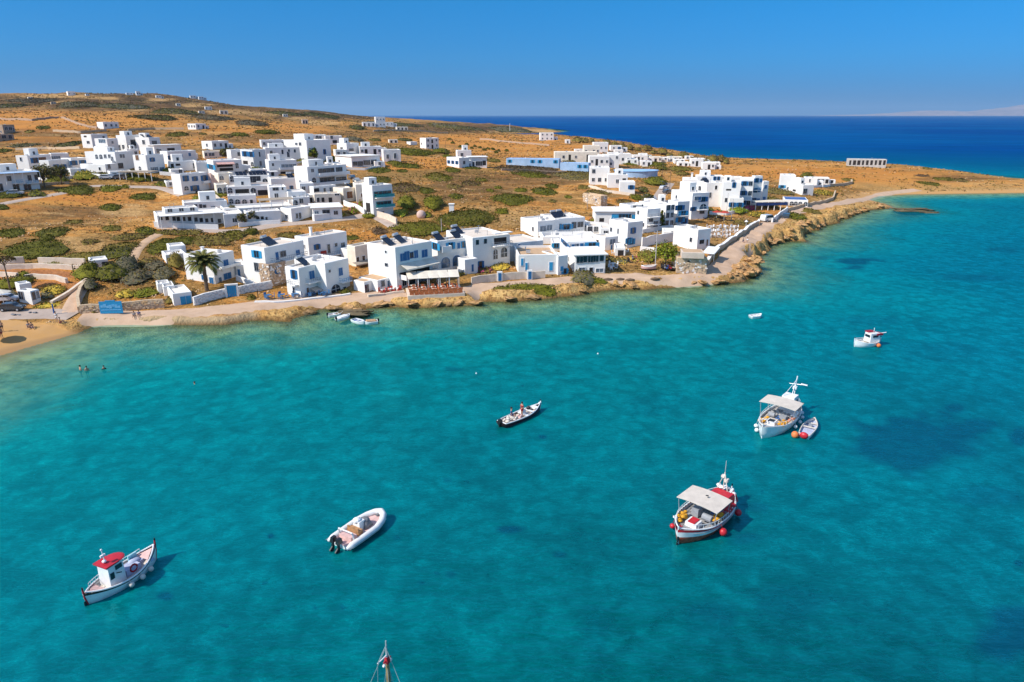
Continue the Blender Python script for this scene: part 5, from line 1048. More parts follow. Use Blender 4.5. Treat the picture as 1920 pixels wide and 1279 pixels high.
SH = [
 (147, 358, 31, 8, 1.0, 'dg', "large flat green shrub below the lane, left of two"), (207, 356, 20, 6, .9, 'g', "smaller green shrub right beside the large one below the lane"), (235, 351, 9, 2.5, .7, 'g', "little green shrub beside the gravel turning place"),
 (268, 370, 27, 7, .9, 'dg', "slanting green shrub above the pale rock bank"), (208, 390, 19, 7, .8, 'dg', "round green shrub under the pale rock bank"), (4, 390, 12, 5, .8, 'd', "dark shrub cut by the left edge below the lane"),
 (18, 438, 27, 9, .9, 'dg', "green mound at the left edge above the biggest one"), (100, 437, 30, 7, .9, 'do', "green mound right of the one at the left edge"), (138, 418, 17, 3.5, .6, 'o', "thin olive shrub strip in dry grass"), (210, 430, 16, 5, .7, 'og', "olive shrub strip left of the dirt path fork"),
 (62, 470, 62, 16, 1.2, 'dgd', "biggest spreading green shrub at left, above the red field"), (88, 449, 14, 4, 1.2, 'd', "dark knob on top of the biggest spreading shrub"), (168, 456, 18, 5, .7, 'ob', "sparse olive shrub between pale stones"), (150, 484, 60, 6, .9, 'og', "olive strip running right from the biggest shrub"),
 (245, 446, 30, 7, .9, 'ob', "brownish olive shrub above the dirt path"), (273, 434, 21, 8, .9, 'dg', "green shrub beside the dirt path, upper"), (228, 466, 38, 10, .9, 'odo', "wide olive shrub left of the dirt path, lower"), (214, 478, 44, 9, 1.3, 'dkd', "grey green thicket above the little pump house"),
 (304, 463, 32, 14, 1.0, 'dg', "long green shrub right of the dirt path"), (280, 493, 22, 7, .9, 'ob', "brown olive shrub at the lower end of the dirt path"), (335, 438, 46, 6, .7, 'ogb', "flat olive brown shrub along the hill road"), (348, 451, 26, 7, .9, 'dg', "green shrub under the flat olive one"),
 (400, 452, 40, 12, 1.2, 'obo', "large rusty olive shrub behind the palm villa"), (437, 442, 30, 9, 1.2, 'og', "olive shrub right of the rusty one"), (470, 437, 14, 7, 1.4, 'd', "dark rounded bush at the end of the olive shrubs"), (475, 456, 20, 6, .9, 'og', "olive shrub behind the stone bay house"), (540, 443, 28, 6, .9, 'ob', "brownish shrub behind the tallest seafront cube"),
 (712, 320, 22, 5, .8, 'dg', "green shrub below the grey parapet house"), (762, 311, 28, 5, .8, 'dg', "green shrub right of the bougainvillea"), (754, 321, 11, 3, .6, 'd', "small dark green shrub in the orange clearing"), (708, 338, 27, 10, 1.0, 'do', "dark shrub between the apartment block and the clearing"),
 (760, 353, 34, 10, .9, 'bo', "brown shrub patch above the turquoise balcony house"), (819, 333, 27, 7, .9, 'og', "olive green shrub in the middle of the clearing"), (798, 358, 18, 5, .8, 'd', "dark green shrub right of the brown patch"), (697, 360, 12, 6, .8, 'do', "shrub squeezed behind the turquoise balcony house"),
 (847, 319, 16, 5, .7, 'dg', "green shrub in front of the lavender porch cottage"), (885, 316, 18, 2.5, .6, 'd', "dark hedge strip under the lavender porch cottage"), (834, 334, 14, 5, .7, 'g', "green shrub at the right rim of the clearing"), (990, 319, 60, 8, .7, 'bkb', "wide grey brown scrub below the pale blue building"),
 (1000, 329, 38, 6, .8, 'gd', "long green shrub within the grey brown scrub"), (1085, 329, 44, 8, .8, 'ok', "grey olive scrub right below the pale blue wing"), (853, 350, 15, 5, .6, 'ob', "olive brown shrub left of the big oval shrub"), (885, 345, 20, 6, .5, 'bo', "low brown shrub between two olive shrubs"),
 (902, 338, 14, 4, .6, 'og', "small olive shrub near the grey brown scrub"), (920, 358, 8, 3, .6, 'g', "dot like green shrub above the big oval shrub"), (935, 353, 9, 3, .6, 'g', "dot like green shrub nearest the scrub crossing"), (856, 369, 15, 5, .8, 'dg', "oval green shrub left of the big oval shrub"),
 (963, 374, 38, 9, 1.1, 'dg', "big oval dark green shrub alone in the orange scrub"), (977, 358, 12, 5, .8, 'g', "small green mound above the big oval shrub"), (1021, 360, 27, 6, .9, 'dg', "wide green shrub right of the small mound"), (1035, 350, 14, 4, .7, 'd', "dark shrub crowning the wide one"), (1065, 371, 8, 5, .8, 'g', "green shrub nearest the beige stone box"),
 (1093, 352, 12, 4, .7, 'o', "olive shrub under the square windowed white house"), (941, 398, 15, 6, .9, 'g', "green shrub above the white hillside hotel"), (1035, 378, 8, 2.5, .5, 'o', "tiny olive shrub left of the beige stone box"),
 (872, 414, 64, 18, 1.5, 'dod', "huge olive mound behind the arched seafront houses"), (785, 430, 50, 14, 1.5, 'god', "yellowish green bush bank behind the seafront hotel"), (712, 436, 16, 6, 1.2, 'b', "brown bush behind the gap of the seafront row"), (660, 448, 14, 4, .8, 'do', "dark shrub at the tallest cube's back corner"),
 (670, 241, 18, 7, 2.6, 'dk', "big grey green bush left of the saddle tower house"), (664, 264, 18, 7, 2.4, 'k', "grey mound behind the top white house"), (704, 263, 11, 3.5, 1.2, 'do', "small dark bush right of the grey mound"), (716, 248, 10, 2.5, 1, 'ob', "tiny olive bush before the saddle ruins"), (760, 263, 14, 3.5, 1.6, 'dk', "dark bushes left of the ribbon window house"),
 (500, 250, 22, 6, 2.0, 'dg', "green bush on the middle rise, right of two"), (452, 254, 17, 6, 1.8, 'dg', "green bush on the middle rise, left of two"), (332, 253, 22, 4, 1.2, 'do', "dark flat bush under the lone ridge path house"), (380, 252, 8, 2, 1, 'o', "small bush right of the ridge path house"), (424, 256, 14, 3, 1.2, 'ob', "brown bush left of the middle rise pair"), (82, 240, 12, 4, 1.5, 'do', "dark bush in the golden field, left"), (55, 248, 8, 2.5, 1.2, 'o', "little bush near the dark stone house"),
 (45, 274, 26, 3, 1.2, 'kd', "long dark hedge above the left farmhouse"), (128, 272, 24, 3.5, 1.2, 'dk', "hedge left of the top left cube"), (6, 258, 14, 3, 1, 'd', "dark green patch under the dark stone house"), (5, 284, 14, 4, 1.2, 'd', "dark green bush at the left edge behind the farmhouse"),
 (108, 342, 20, 8, 2.2, 'gd', "green shrubbery in front of the farmhouse"), (160, 333, 22, 8, 2.2, 'gty', "yellow green shrubbery below the left cluster"), (265, 337, 26, 6, 1.6, 'gd', "garden greenery under the blue windowed cluster house"), (320, 322, 14, 6, 1.8, 'gt', "bright garden bush left of the lane end house"),
 (392, 368, 32, 7, 1.3, 'gto', "yellow green shrubs beneath the pink stairs"), (620, 299, 18, 4, 1.4, 'oy', "straw coloured shrubs on the wall beside the top cube"), (644, 283, 14, 4, 1.5, 'g', "green garden bush by the two window cube"), (695, 284, 14, 2.5, 1.2, 'g', "potted greenery line on the low rooms' terrace"),
 (775, 288, 40, 7, 2.0, 'gd', "dark green grove along the track below the ribbon window house"), (828, 287, 16, 8, 2.6, 'gd', "rounded green trees at the right of the grove"), (838, 294, 10, 4, 1.5, 'g', "green bush left of the lavender porch cottage"), (968, 302, 12, 4, 1.4, 'd', "dark shrub at the left tip of the blue building"), (925, 303, 14, 5, 1.6, 'od', "olive trees between porch cottage and blue building"), (1068, 305, 14, 4, 1.8, 'ok', "grey bushes in the cream house courtyard"), (1110, 307, 14, 4, 1.6, 'g', "green bushes left of the bay window house"),
 (1180, 309, 16, 4, 1.6, 'g', "green bushes between coastal houses and round roof"), (1222, 300, 14, 4, 2, 'gd', "green tree patch in front of the orange plot"), (1228, 311, 20, 5, 2, 'gd', "wide green tree patch right of the round roof"), (1240, 318, 12, 6, 2, 'do', "olive tree patch at the round roof's right end"), (1228, 343, 22, 9, 2.4, 'gd', "green trees under the right end of the round roof"), (1275, 318, 20, 4, 1.6, 'og', "olive bushes beside the far street"), (1280, 327, 16, 4, 1.4, 'o', "olive brush above the cube cluster"), (1205, 358, 12, 5, 1.6, 'dk', "dark bushes at the fork house corner"),
 (1400, 337, 1, 1, 1, 'o', ""), (1383, 399, 18, 8, 2.0, 'tg', "bright green bush under the white apartments"), (1418, 404, 20, 5, 1.4, 'oyg', "yellowish garden shrubs right of the bright green bush"), (1345, 400, 9, 4, 1.2, 'g', "small garden bush left of the bright one"), (1354, 380, 8, 6, 2.4, 'tg', "light green small tree before the centre block"), (1462, 361, 28, 5, 1.3, 'ok', "grey olive hedge behind the blue roofed taverna"), (1430, 372, 14, 7, 1.8, 'oy', "dry garden shrubs left of the taverna"), (1450, 376, 10, 5, 1.4, 'ogk', "dusty shrub against the taverna's end wall"),
 (1490, 407, 19, 7, 1.2, 'gd', "green mound on the cliff edge beside the dark car"), (1520, 396, 18, 3.5, .8, 'o', "flat olive patch at the cliff top"), (1545, 363, 18, 6, 1.3, 'oyg', "yellowish green bed inside the curved wall"), (1512, 331, 12, 5, 2.0, 'do', "dark tree behind the white cottage"), (1590, 338, 12, 2.5, .8, 'o', "olive tuft on the cape path"), (1740, 345, 22, 3, .6, 'do', "low green shrub near the cape beach"), (1770, 337, 18, 3, .6, 'do', "dark low shrub on the cape, middle"), (1800, 339, 14, 3, .6, 'ob', "dark low shrub on the cape, right"), (1728, 330, 12, 2, .6, 'b', "brown low shrub on the cape, left"), (1738, 317, 9, 2, .8, 'o', "olive shrub on the cape skyline"),
 (1094, 521, 22, 11, 1.6, 'kog', "rounded grey green shrub at the rocky shore below the bay fronted house"), (1118, 526, 18, 5, .9, 'go', "yellowish low plant right of the shore shrub"), (1000, 538, 48, 4, .5, 'gd', "flat green carpet plant along the rocks"), (945, 541, 26, 3, .4, 'go', "thin green carpet plant left part of the rocks"),
 (765, 386, 20, 14, 3.0, 'gd', "leafy green tree right of the turquoise balcony house"), (812, 388, 22, 12, 3.0, 'gd', "leafy green tree second from the turquoise balcony house"), (752, 402, 16, 6, 1.6, 'ty', "yellow green shrub at the foot of the turquoise balcony house"), (798, 405, 14, 5, 1.4, 'gd', "garden bush near the round pink dome"), (678, 392, 10, 12, 2.4, 'gpo', "climbing green and pink bougainvillea on the peach house"), (722, 298, 7, 8, 3.0, 'p', "dark purple bougainvillea by the bungalow"),
 (560, 375, 9, 7, 2.0, 'gd', "clipped dark green tree in the hotel yard"), (290, 500, 18, 9, 1.4, 'kb', "grey brown bush under the dirt path"), (258, 522, 30, 14, 1.8, 'kob', "mixed grey bushes left of the garage hut"), (308, 520, 22, 14, 2.0, 'ko', "grey olive bush by the outbuilding"), (330, 500, 16, 12, 2.4, 'od', "olive tree right above the grey bush"), (312, 538, 22, 7, 1.6, 'ko', "grey bush behind the hut roof"),
 (214, 519, 34, 13, 2.6, 'dkd', "big dark tree thicket by the pump house, centre"), (168, 517, 26, 14, 2.6, 'gd', "green tree at the left of the dark thicket"), (238, 507, 24, 14, 2.8, 'kd', "grey green tree at the right of the dark thicket"), (172, 540, 14, 9, 2.2, 'kd', "silvery agave clump at the path gate"), (236, 553, 22, 7, 1.2, 'yo', "bed of yellow flowers behind the stone wall"), (275, 552, 24, 7, 1.2, 'gt', "green hedge right of the yellow flowers"),
 (25, 535, 40, 10, 1.8, 'gd', "dark green hedge under the umbrella tree"), (44, 517, 10, 4, 1.2, 'g', "little green bush on the pale field wall"), (100, 545, 26, 8, .9, 'yo', "yellow straw grass clump right of the kiosk"), (88, 556, 12, 8, 1.4, 'ko', "grey bush at the kiosk's right side"), (18, 558, 16, 8, 1.3, 'ko', "grey bush left of the kiosk"), (90, 573, 30, 3.5, .3, 'yg', "strip of yellow lawn before the kiosk"), (182, 586, 12, 3, .5, 'o', "low weeds at the foot of the stone wall"), (318, 566, 10, 6, 1.0, 'ok', "grey weeds at the garage corner"),
 (470, 512, 11, 6, 1.3, 'ob', "brown garden shrub beside the villa door"), (472, 560, 9, 4, .8, 'og', "agave like plant on the promenade edge"), (647, 550, 9, 4, 1.0, 'd', "round dark bush before the broad arch house"), (845, 515, 26, 5, .9, 'oy', "straw garden bed under the blue arches"), (905, 507, 20, 7, 1.0, 'okp', "mixed flower garden in front of the dark arches"), (937, 500, 22, 8, 1.2, 'yok', "pale rock garden below the dark arches"), (919, 488, 8, 12, 3.4, 'gt', "slender green tree in front of the dark arches"),
 (1195, 487, 20, 6, .7, 'yop', "stony flower bed right of the veranda house"), (1165, 490, 16, 5, .6, 'kyo', "pale boulder garden edge"), (1176, 462, 9, 9, 2.4, 'od', "brown green shrub at the bright cube's corner"), (1213, 484, 20, 9, 1.8, 'ot', "olive bush left of the bright tree"), (1342, 412, 20, 4, 1.0, 'bo', "brownish plants below the red umbrellas"), (1395, 418, 18, 4, .9, 'ob', "dry plants along the yard's far side"), (1252, 432, 14, 3, .8, 'ob', "dry plants under the cypress"),
]
used_lab = set()
for x, y, rx, ry, h, kd, lab in SH:
    if not lab: continue
    shrub(lab, x, y, rx, ry, h, kd, 'tree' if ('tree' in lab and 'bush' not in lab.split('tree')[0][-6:] and h >= 2.2) else 'shrub', 'tree' if ('tree' in lab and h >= 2.2) else 'shrub')
GR = "small round dark bushes dotted along the track in the golden field"
for i, (x, y) in enumerate([(843, 262), (849, 269), (863, 276), (875, 272), (890, 275), (900, 278), (908, 282), (915, 280), (924, 281), (935, 284), (930, 287), (950, 284), (885, 279)]):
    shrub("small round dark bush in a loose row along the field track", x, y, 4, 2, 1.5, 'd', 'small_bush', 'bush', GR)
GT = "wind bent tamarisk trees along the far shore"
for i, (x, y, rx) in enumerate([(1085, 267, 12), (1096, 268, 9), (1120, 272, 7), (1138, 271, 9), (1152, 276, 9), (1166, 279, 10), (1181, 281, 9), (1196, 283, 8), (1212, 283, 11), (1226, 288, 8), (1242, 289, 11), (1256, 294, 8), (1281, 296, 12), (1300, 302, 8), (1336, 303, 12), (1350, 303, 9), (1320, 305, 8), (1362, 306, 7), (1110, 266, 6)]):
    shrub("wind bent olive brown tamarisk on the far shore line", x, y, rx, 3, 4.0 if rx > 8 else 2.6, 'ob', 'tamarisk_tree', 'tree', GT)

def tree(label, x, y, h, cr, kinds, name='tree', narrow=False, n=900, lobes=9):
    p = on_ground(x, y); r = np.random.default_rng(int(x * 3 + y)); o = empty(name, tuple(p), label, 'tree'); m = MB()
    m.tube([(0, 0, -.3), (.05, .03, h * .3), (.1, .05, h * .62)], [.06 * h * .6, .045 * h * .6, .02 * h], 7); cl = []
    for i in range(lobes):
        a = i * 2.4; zz = h * (.5 + .42 * (i / lobes)) if not narrow else h * (.2 + .75 * i / lobes); rad = cr * (.65 if not narrow else .15) * (1 - (i / lobes) * .5)
        c = np.array([rad * math.cos(a), rad * math.sin(a), zz]); cl.append((c, cr * (.5 if not narrow else .55 * (1.1 - i / lobes)) * r.uniform(.8, 1.15))); m.tube([(.05, .03, h * .3), c * .6 + np.array([0, 0, h * .15]), c], [.02 * h, .012 * h, .004 * h], 5)
    m.build('trunk', TRUNK, o); P = []; Nn = []
    for c, q in cl:
        k = n // lobes; d = r.normal(size=(k, 3)); d /= np.linalg.norm(d, axis=1)[:, None]; rr = q * r.uniform(.45, 1.1, k)[:, None]; P.append(c + d * rr * np.array([1, 1, .8])); Nn.append(d + [0, 0, .4])
    P = np.concatenate(P); Nn = np.concatenate(Nn); V, fq_ = leaf_quads(P, Nn, .17 * max(1, depth_of(p) / 130), r)
    link(bpy.data.objects.new('crown', mesh_np('crown', V, fq_, [LK[c] for c in kinds], mi=r.integers(0, len(kinds), len(P)))), o); return o
tree("bright yellow green tree leaning over the boathouse roof", 1247, 500, 4.6, 3.2, 'ttg', n=1800, lobes=12)
tree("slim dark cypress between the stepped apartments", 1239, 428, 5.2, 1.6, 'dg', 'cypress_tree', True, 700)
tree("leafy green tree in front of the big upper cube", 585, 304, 5.5, 2.6, 'gt', n=800)
tree("tall green tree at the right end of the blue pillared apartments", 84, 352, 7, 2.8, 'gok', n=900); tree("dark slender tree right of the tall green one", 116, 346, 6, 2.6, 'dk', n=700); tree("small tree between blue apartments and farmhouse", 98, 340, 4.5, 2, 'dk', n=500)
tree("bushy tree beside the arched hotel annex", 424, 301, 4.5, 2.4, 'gk', n=600); tree("green tree at the corner of the two storey white house", 514, 302, 4, 2, 'gt', n=500)
tree("broad green tree behind the roofless stone box road", 1214, 384, 3.4, 2.2, 'dk', n=500)
for x, y, lb in [(454, 424, "dark plant beside the hotel wing's blank end"), (474, 419, "young tree at the crenellated garden wall")]: tree(lb, x, y, 3.2, 1.2, 'dk', n=300)
# umbrella shaped tree at left
p = on_ground(20, 545); o = empty('umbrella_pine', tuple(p), "lone umbrella shaped tree with a flat brown crown on a thin trunk", 'tree'); m = MB(); hh = 5.4
m.tube([(0, 0, -.2), (-.05, 0, 2.5), (-.1, .05, hh - .4)], [.17, .12, .08], 6)
for i in range(7): a = i * .9; m.tube([(-.1, .05, hh - 1), (.9 * math.cos(a), .9 * math.sin(a), hh + .1)], [.05, .02], 4)
m.build('trunk', TRUNK, o); r = np.random.default_rng(5); n = 900; th = r.uniform(0, 6.28, n); rr = np.sqrt(r.random(n)) * 1.75
P = np.stack([rr * np.cos(th), rr * np.sin(th), hh + .55 * np.sqrt(1 - (rr / 1.8) ** 2) + r.uniform(-.25, .1, n)], -1); V, fq_ = leaf_quads(P, np.array([0, 0, 1.]), .16, r)
link(bpy.data.objects.new('crown', mesh_np('crown', V, fq_, [L_br, L_ol], mi=r.integers(0, 2, n))), o)

# date palm
PALM = leafmat('palm_frond', (.21, .20, .05), (.10, .105, .03)); PALM_B = leafmat('palm_heart', (.40, .24, .06), (.2, .12, .04))
p = on_ground(388, 545); o = empty('date_palm', tuple(p), "date palm with arching green fronds in front of the villa", 'palm tree'); dep = depth_of(p); TH = (545 - 500) / F * dep * 1.06
m = MB(); m.tube([(0, 0, -.3), (0, 0, .3), (.03, 0, TH * .5), (0, 0, TH)], [.42, .36, .33, .36], 10); m.build('trunk', TRUNK, o)
m = MB(); m.ball((0, 0, TH + .1), .62, 9, 6, sq=(1, 1, .8)); m.build('frond_bases', PALM_B, o)
r = np.random.default_rng(9)
def frond(az_, el, Lf):
    m = MB(); n = 11; pts = []
    for i in range(n): t = i / (n - 1); e = el - 1.55 * t ** 1.4; pts.append((e, t))
    x = z = 0; P = [np.array([0., 0, 0])]
    for i in range(1, n): e = pts[i][0]; x += Lf / (n - 1) * math.cos(e); z += Lf / (n - 1) * math.sin(e); P.append(np.array([x, 0, z]))
    m.tube(P, [.045 - .035 * i / n for i in range(n)], 4, mi=1)
    for k in range(34):
        t = .12 + .88 * k / 34; f_ = t * (n - 1); i = min(int(f_), n - 2); a = P[i] + (P[i + 1] - P[i]) * (f_ - i); d = P[i + 1] - P[i]; d /= np.linalg.norm(d)
        ll = .62 * math.sin(math.pi * min(1, t * .8 + .18)) + .16
        for s in (-1, 1):
            tip = a + d * ll * .65 + np.array([0, s * ll * .75, -ll * .28]); w_ = d * .07
            m.add([a - w_, a + w_, tip + w_ * .3, tip - w_ * .3], [(0, 1, 2, 3)])
    ob = m.build('frond', [PALM, PALM_B], o); ob.location = (0, 0, TH + .25); ob.rotation_euler = (0, 0, az_)
for i in range(50): frond(i * 2.399 + r.uniform(-.2, .2), [1.4, 1.15, .9, .6, .3][i % 5] + r.uniform(-.1, .1), r.uniform(3.2, 4.0))

# ------------------------------------------------------------------ walls and fences draped over the ground
def wall(label, pts, hgt_=1.0, th=.35, m_=None, name='garden_wall', cat='wall', coords=None, zoff=.0, lower=.6):
    W = coords if coords is not None else [on_ground(*q)[:2] for q in pts]; W = np.array(W)
    seg = np.linalg.norm(np.diff(W, axis=0), axis=1); cum = np.append(0, np.cumsum(seg)); n = max(2, int(cum[-1] / 1.5) + 1); t = np.linspace(0, cum[-1], n)
    C = np.stack([np.interp(t, cum, W[:, 0]), np.interp(t, cum, W[:, 1])], -1); T = np.gradient(C, axis=0); T /= np.linalg.norm(T, axis=1)[:, None] + 1e-9; Nn = np.stack([-T[:, 1], T[:, 0]], -1) * th / 2
    Z = height(C[:, 0], C[:, 1]) + zoff; r = np.random.default_rng(int(cum[-1] * 10) % 997); top = Z + hgt_ * (1 + r.uniform(-.04, .04, n))
    o0 = np.array([C[0, 0], C[0, 1], Z[0]]); V = []
    for s, zz in ((-1, Z - lower), (-1, top), (1, top), (1, Z - lower)): V.append(np.stack([C[:, 0] + s * Nn[:, 0], C[:, 1] + s * Nn[:, 1], zz], -1) - o0)
    V = np.stack(V, 1).reshape(-1, 3); Fs = []
    for i in range(n - 1):
        for k in range(3): Fs.append((i * 4 + k, (i + 1) * 4 + k, (i + 1) * 4 + k + 1, i * 4 + k + 1))
    Fs += [(0, 1, 2, 3), ((n - 1) * 4 + 3, (n - 1) * 4 + 2, (n - 1) * 4 + 1, (n - 1) * 4)]
    me_ = bpy.data.meshes.new(name); me_.from_pydata([tuple(v) for v in V], [], Fs); me_.materials.append(m_ or M_white)
    e = empty(name, tuple(o0), label, cat); o = bpy.data.objects.new('wall', me_); link(o, e); return e, C, Z
M_wallp = mat('pale_plaster', (.72, .60, .47), .95, .1, 1, col2=(.58, .46, .35), bump=.2)
e, C_, Z_ = wall("tan rubble stone wall carrying the big blue sign", [(152, 588), (200, 585), (260, 580), (308, 577)], 1.5, .45, M_stonel, 'stone_wall')
# single facing stones where the picture shows them
stone_me = []
for k in range(3):
    m = MB(); m.box((0, 0, 0), (.42, .16, .26), tap=.8); stone_me.append(m.mesh('stone', [M_stonel, M_stone, mat('ochre_stone', (.60, .38, .19), .95, .2, 3)][k]))
def face_stones(e, C, h, th, n):
    o = np.array(e.location); r = random.Random(4)
    L_ = len(C)
    for i in range(n):
        f_ = r.random() * (L_ - 1.01); j = int(f_); q = C[j] + (C[j + 1] - C[j]) * (f_ - j); d = C[j + 1] - C[j]; an = math.atan2(d[1], d[0]); nn = np.array([math.sin(an), -math.cos(an)])
        z = hgt(q[0], q[1]) + r.uniform(.15, h - .18); s = bpy.data.objects.new('stone', stone_me[r.randrange(3)]); s.parent = e; q2 = q + nn * (th / 2 + .03); s.location = (q2[0] - o[0], q2[1] - o[1], z - o[2]); s.rotation_euler = (r.uniform(-.1, .1), r.uniform(-.2, .2), an); s.scale = (r.uniform(.6, 1.2),) * 2 + (r.uniform(.6, 1.3),); COL.objects.link(s)
face_stones(e, C_, 1.5, .45, 130)
e, C_, Z_ = wall("whitewashed stone wall running from the garage to the villa gate", [(364, 573), (400, 562), (424, 556)], 1.5, .4, M_whstone, 'garden_wall'); e_prev, C_prev = e, C_
e, C_, Z_ = wall("whitewashed stone wall right of the sky blue gate", [(447, 552), (478, 546), (510, 540)], 1.4, .4, M_whstone, 'garden_wall')
M_wst = mat('whitewashed_stone_face', (.80, .78, .74), .95, .15, 3, col2=(.60, .55, .50)); stone_me[:] = [(lambda m: (m.box((0, 0, 0), (.42, .16, .26), tap=.8), m.mesh('stone', M_wst))[1])(MB())] * 3
face_stones(e, C_, 1.4, .4, 90); face_stones(e_prev, C_prev, 1.5, .4, 90)
e = empty('garden_gate', tuple(on_ground(436, 556)), "sky blue wooden gate in a white frame in the garden wall", 'gate', rz=.35); m = MB(); m.box((-.95, 0, 1), (.3, .5, 2.1)); m.box((.95, 0, 1), (.3, .5, 2.1)); m.box((0, 0, 2.15), (2.2, .5, .22)); m.build('gate_frame', M_white, e)
m = MB(); [m.box((q, -.1, 1), (.36, .06, 2)) for q in (-.57, -.19, .19, .57)]; m.build('gate_leaf', M_ltb, e)
wall("long low white curb wall round the terrace in front of the broad arch house", [(478, 568), (520, 569), (560, 565), (604, 560), (657, 553)], .35, .5, M_white, 'curb_wall')
wall("low pale wall left of the red chair terrace", [(690, 558), (722, 555), (757, 550)], .5, .4, M_wallp, 'curb_wall')
wall("peach seafront garden wall with two little blue doors", [(884, 534), (920, 528), (965, 524), (1022, 521)], 1.4, .3, M_wallp, 'garden_wall')
for x, y, lb in ((937, 524, "left small blue door in the peach garden wall"), (993, 521, "right small blue door in the peach garden wall")):
    e = empty('garden_gate', tuple(on_ground(x, y + 3)), lb, 'gate', rz=.1); m = MB(); m.box((0, 0, .9), (1.0, .5, 1.9)); m.build('frame', M_white, e); m = MB(); m.box((0, -.28, .85), (.6, .05, 1.5)); m.build('leaf', M_blue, e)
e, C_, Z_ = wall("white capped stone parapet along the coast road, seaward of the cafe yard", [(1326, 497), (1338, 478), (1362, 461), (1388, 442), (1408, 428), (1424, 419)], 1.1, .5, M_stonel, 'parapet_wall')
C2 = C_; wall("whitewashed coping on the coast road parapet", None, .16, .7, M_white, 'wall_coping', 'wall coping', coords=C2, zoff=1.08, lower=.0)
wall("white wall stepping down beside the pergola taverna", [(1447, 418), (1460, 407), (1476, 396)], 1.3, .4, M_white, 'garden_wall')
wall("pale dry stone wall along the taverna road edge", [(1478, 396), (1510, 387), (1545, 381), (1562, 374), (1566, 362)], 1.0, .5, M_stonel, 'dry_stone_wall')
wall("stone terrace wall between the seafront cape cottage and the path", [(1552, 350), (1580, 348), (1597, 345), (1596, 341)], 1.1, .6, M_stonel, 'dry_stone_wall')
wall("white yard wall behind the bright green tree", [(1203, 463), (1225, 458), (1262, 452)], 2.2, .3, M_white, 'garden_wall')
wall("lower white yard wall with bushes behind", [(1200, 470), (1222, 472), (1256, 476)], 1.0, .3, M_white, 'garden_wall')
wall("scalloped white garden wall before the long hotel wing", [(290, 426), (330, 428), (370, 430), (410, 431)], 1.3, .3, M_white, 'garden_wall')
wall("white garden wall of the bar annex along the road", [(448, 426), (480, 422), (526, 420)], 1.0, .3, M_white, 'garden_wall')
wall("pale retaining wall at the road end beside the turquoise balcony house", [(708, 407), (728, 413), (744, 421)], 1.6, .4, M_wallp, 'retaining_wall')
for i, (lb, P, h, m_) in enumerate([("upper pale wall of the red earth field, left stretch", [(-20, 496), (20, 494), (46, 493)], 1.2, M_wallp), ("upper pale wall of the red earth field, right stretch", [(74, 494), (120, 495), (160, 496)], 1.2, M_wallp), ("second pale wall along the top of the red earth field", [(-20, 505), (60, 503), (162, 507)], .9, M_wallp),
    ("pale wall below the red earth field, left stretch", [(-20, 520), (10, 519), (34, 521)], .9, M_wallp), ("curving pale wall below the red earth field", [(46, 525), (60, 522), (100, 524), (126, 531)], .9, M_wallp), ("grey path wall climbing from the beach to the thicket, left side", [(97, 570), (128, 552), (150, 535), (163, 527)], .5, M_wallp), ("rough stone gatepost wall at the beach path, right side", [(150, 586), (147, 566), (152, 548), (163, 532)], 1.0, M_stonel),
    ("low terrace wall above the biggest shrub", [(-20, 352), (60, 349), (130, 345)], .8, M_stonel), ("dry stone wall crossing the golden field diagonally", [(115, 222), (140, 231), (165, 239), (182, 241)], 1.2, M_stone), ("dry stone wall at the upper edge of the golden field", [(0, 224), (60, 227), (110, 222)], 1.3, M_stone), ("dry stone wall under the lone white field house", [(100, 247), (150, 250), (200, 246)], 1.2, M_stonel),
    ("dry stone wall left of the middle rise", [(240, 246), (290, 243), (345, 243)], 1.2, M_stonel), ("pale track wall in the stubble east of the saddle", [(700, 247), (760, 246), (840, 250)], 1.2, M_stonel), ("field wall before the cream coastal villa", [(1010, 300), (1040, 304), (1060, 302)], 1.0, M_stonel), ("field wall on the far right fields", [(900, 262), (960, 268), (1030, 274)], 1.2, M_stone), ("long terrace wall behind the farmhouse", [(30, 282), (90, 280), (150, 279)], 1.1, M_stonel), ("terrace wall above the fork house", [(940, 320), (1000, 322), (1060, 324)], .8, M_stone)]):
    wall(lb, P, h, .5, m_, 'dry_stone_wall' if m_ in (M_stone, M_stonel) else 'field_wall')

# ------------------------------------------------------------------ ground cover and loose stones (nobody could count them)
def scatter(n, seed, dmin, dmax):
    r = np.random.default_rng(seed); a = r.uniform(-46, 46, n) * math.pi / 180; d = dmin * (dmax / dmin) ** r.uniform(0, 1, n); X = d * np.sin(a); Y = d * np.cos(a); s, e, rr = shore_dist(X, Y)
    k = (s > 2.5) & (near_road(X, Y) > .4) & ~((rr > 5) & (s < 24) & (Y < 200)); return X[k], Y[k], s[k], r
X, Y, s, r = scatter(80000, 31, 95, 1150); u_, v_, _ = project(X, Y, hbase(X, Y)); dn = fbm(X * .05, Y * .05, 4, 40.) + .25 * (fbm(X * .3, Y * .3, 2, 41.) - .5)
keep = r.random(len(X)) < sstep(.40, .58, dn) * .95 + .05; inplot = (v_ > 500) & (u_ < 165); keep &= ~inplot; X, Y = X[keep], Y[keep]; n = len(X); Z = height(X, Y); D_ = np.sqrt(X * X + Y * Y)
P = np.repeat(np.stack([X, Y, Z], -1), 4, 0); sz = np.repeat(.16 * np.maximum(1, D_ / 190) ** .8, 4); P[:, :2] += r.normal(size=(len(P), 2)) * (sz * 1.3)[:, None]; P[:, 2] += sz * r.uniform(.1, 1.1, len(P)) 
V, fq_ = leaf_quads(P, np.array([0, 0, .8]), 1.0, r); C0 = np.repeat(P, 4, 0); V = C0 + (V - C0) * np.repeat(sz, 4)[:, None]
kindc = np.repeat(r.choice(4, n, p=[.36, .26, .18, .20]), 4)
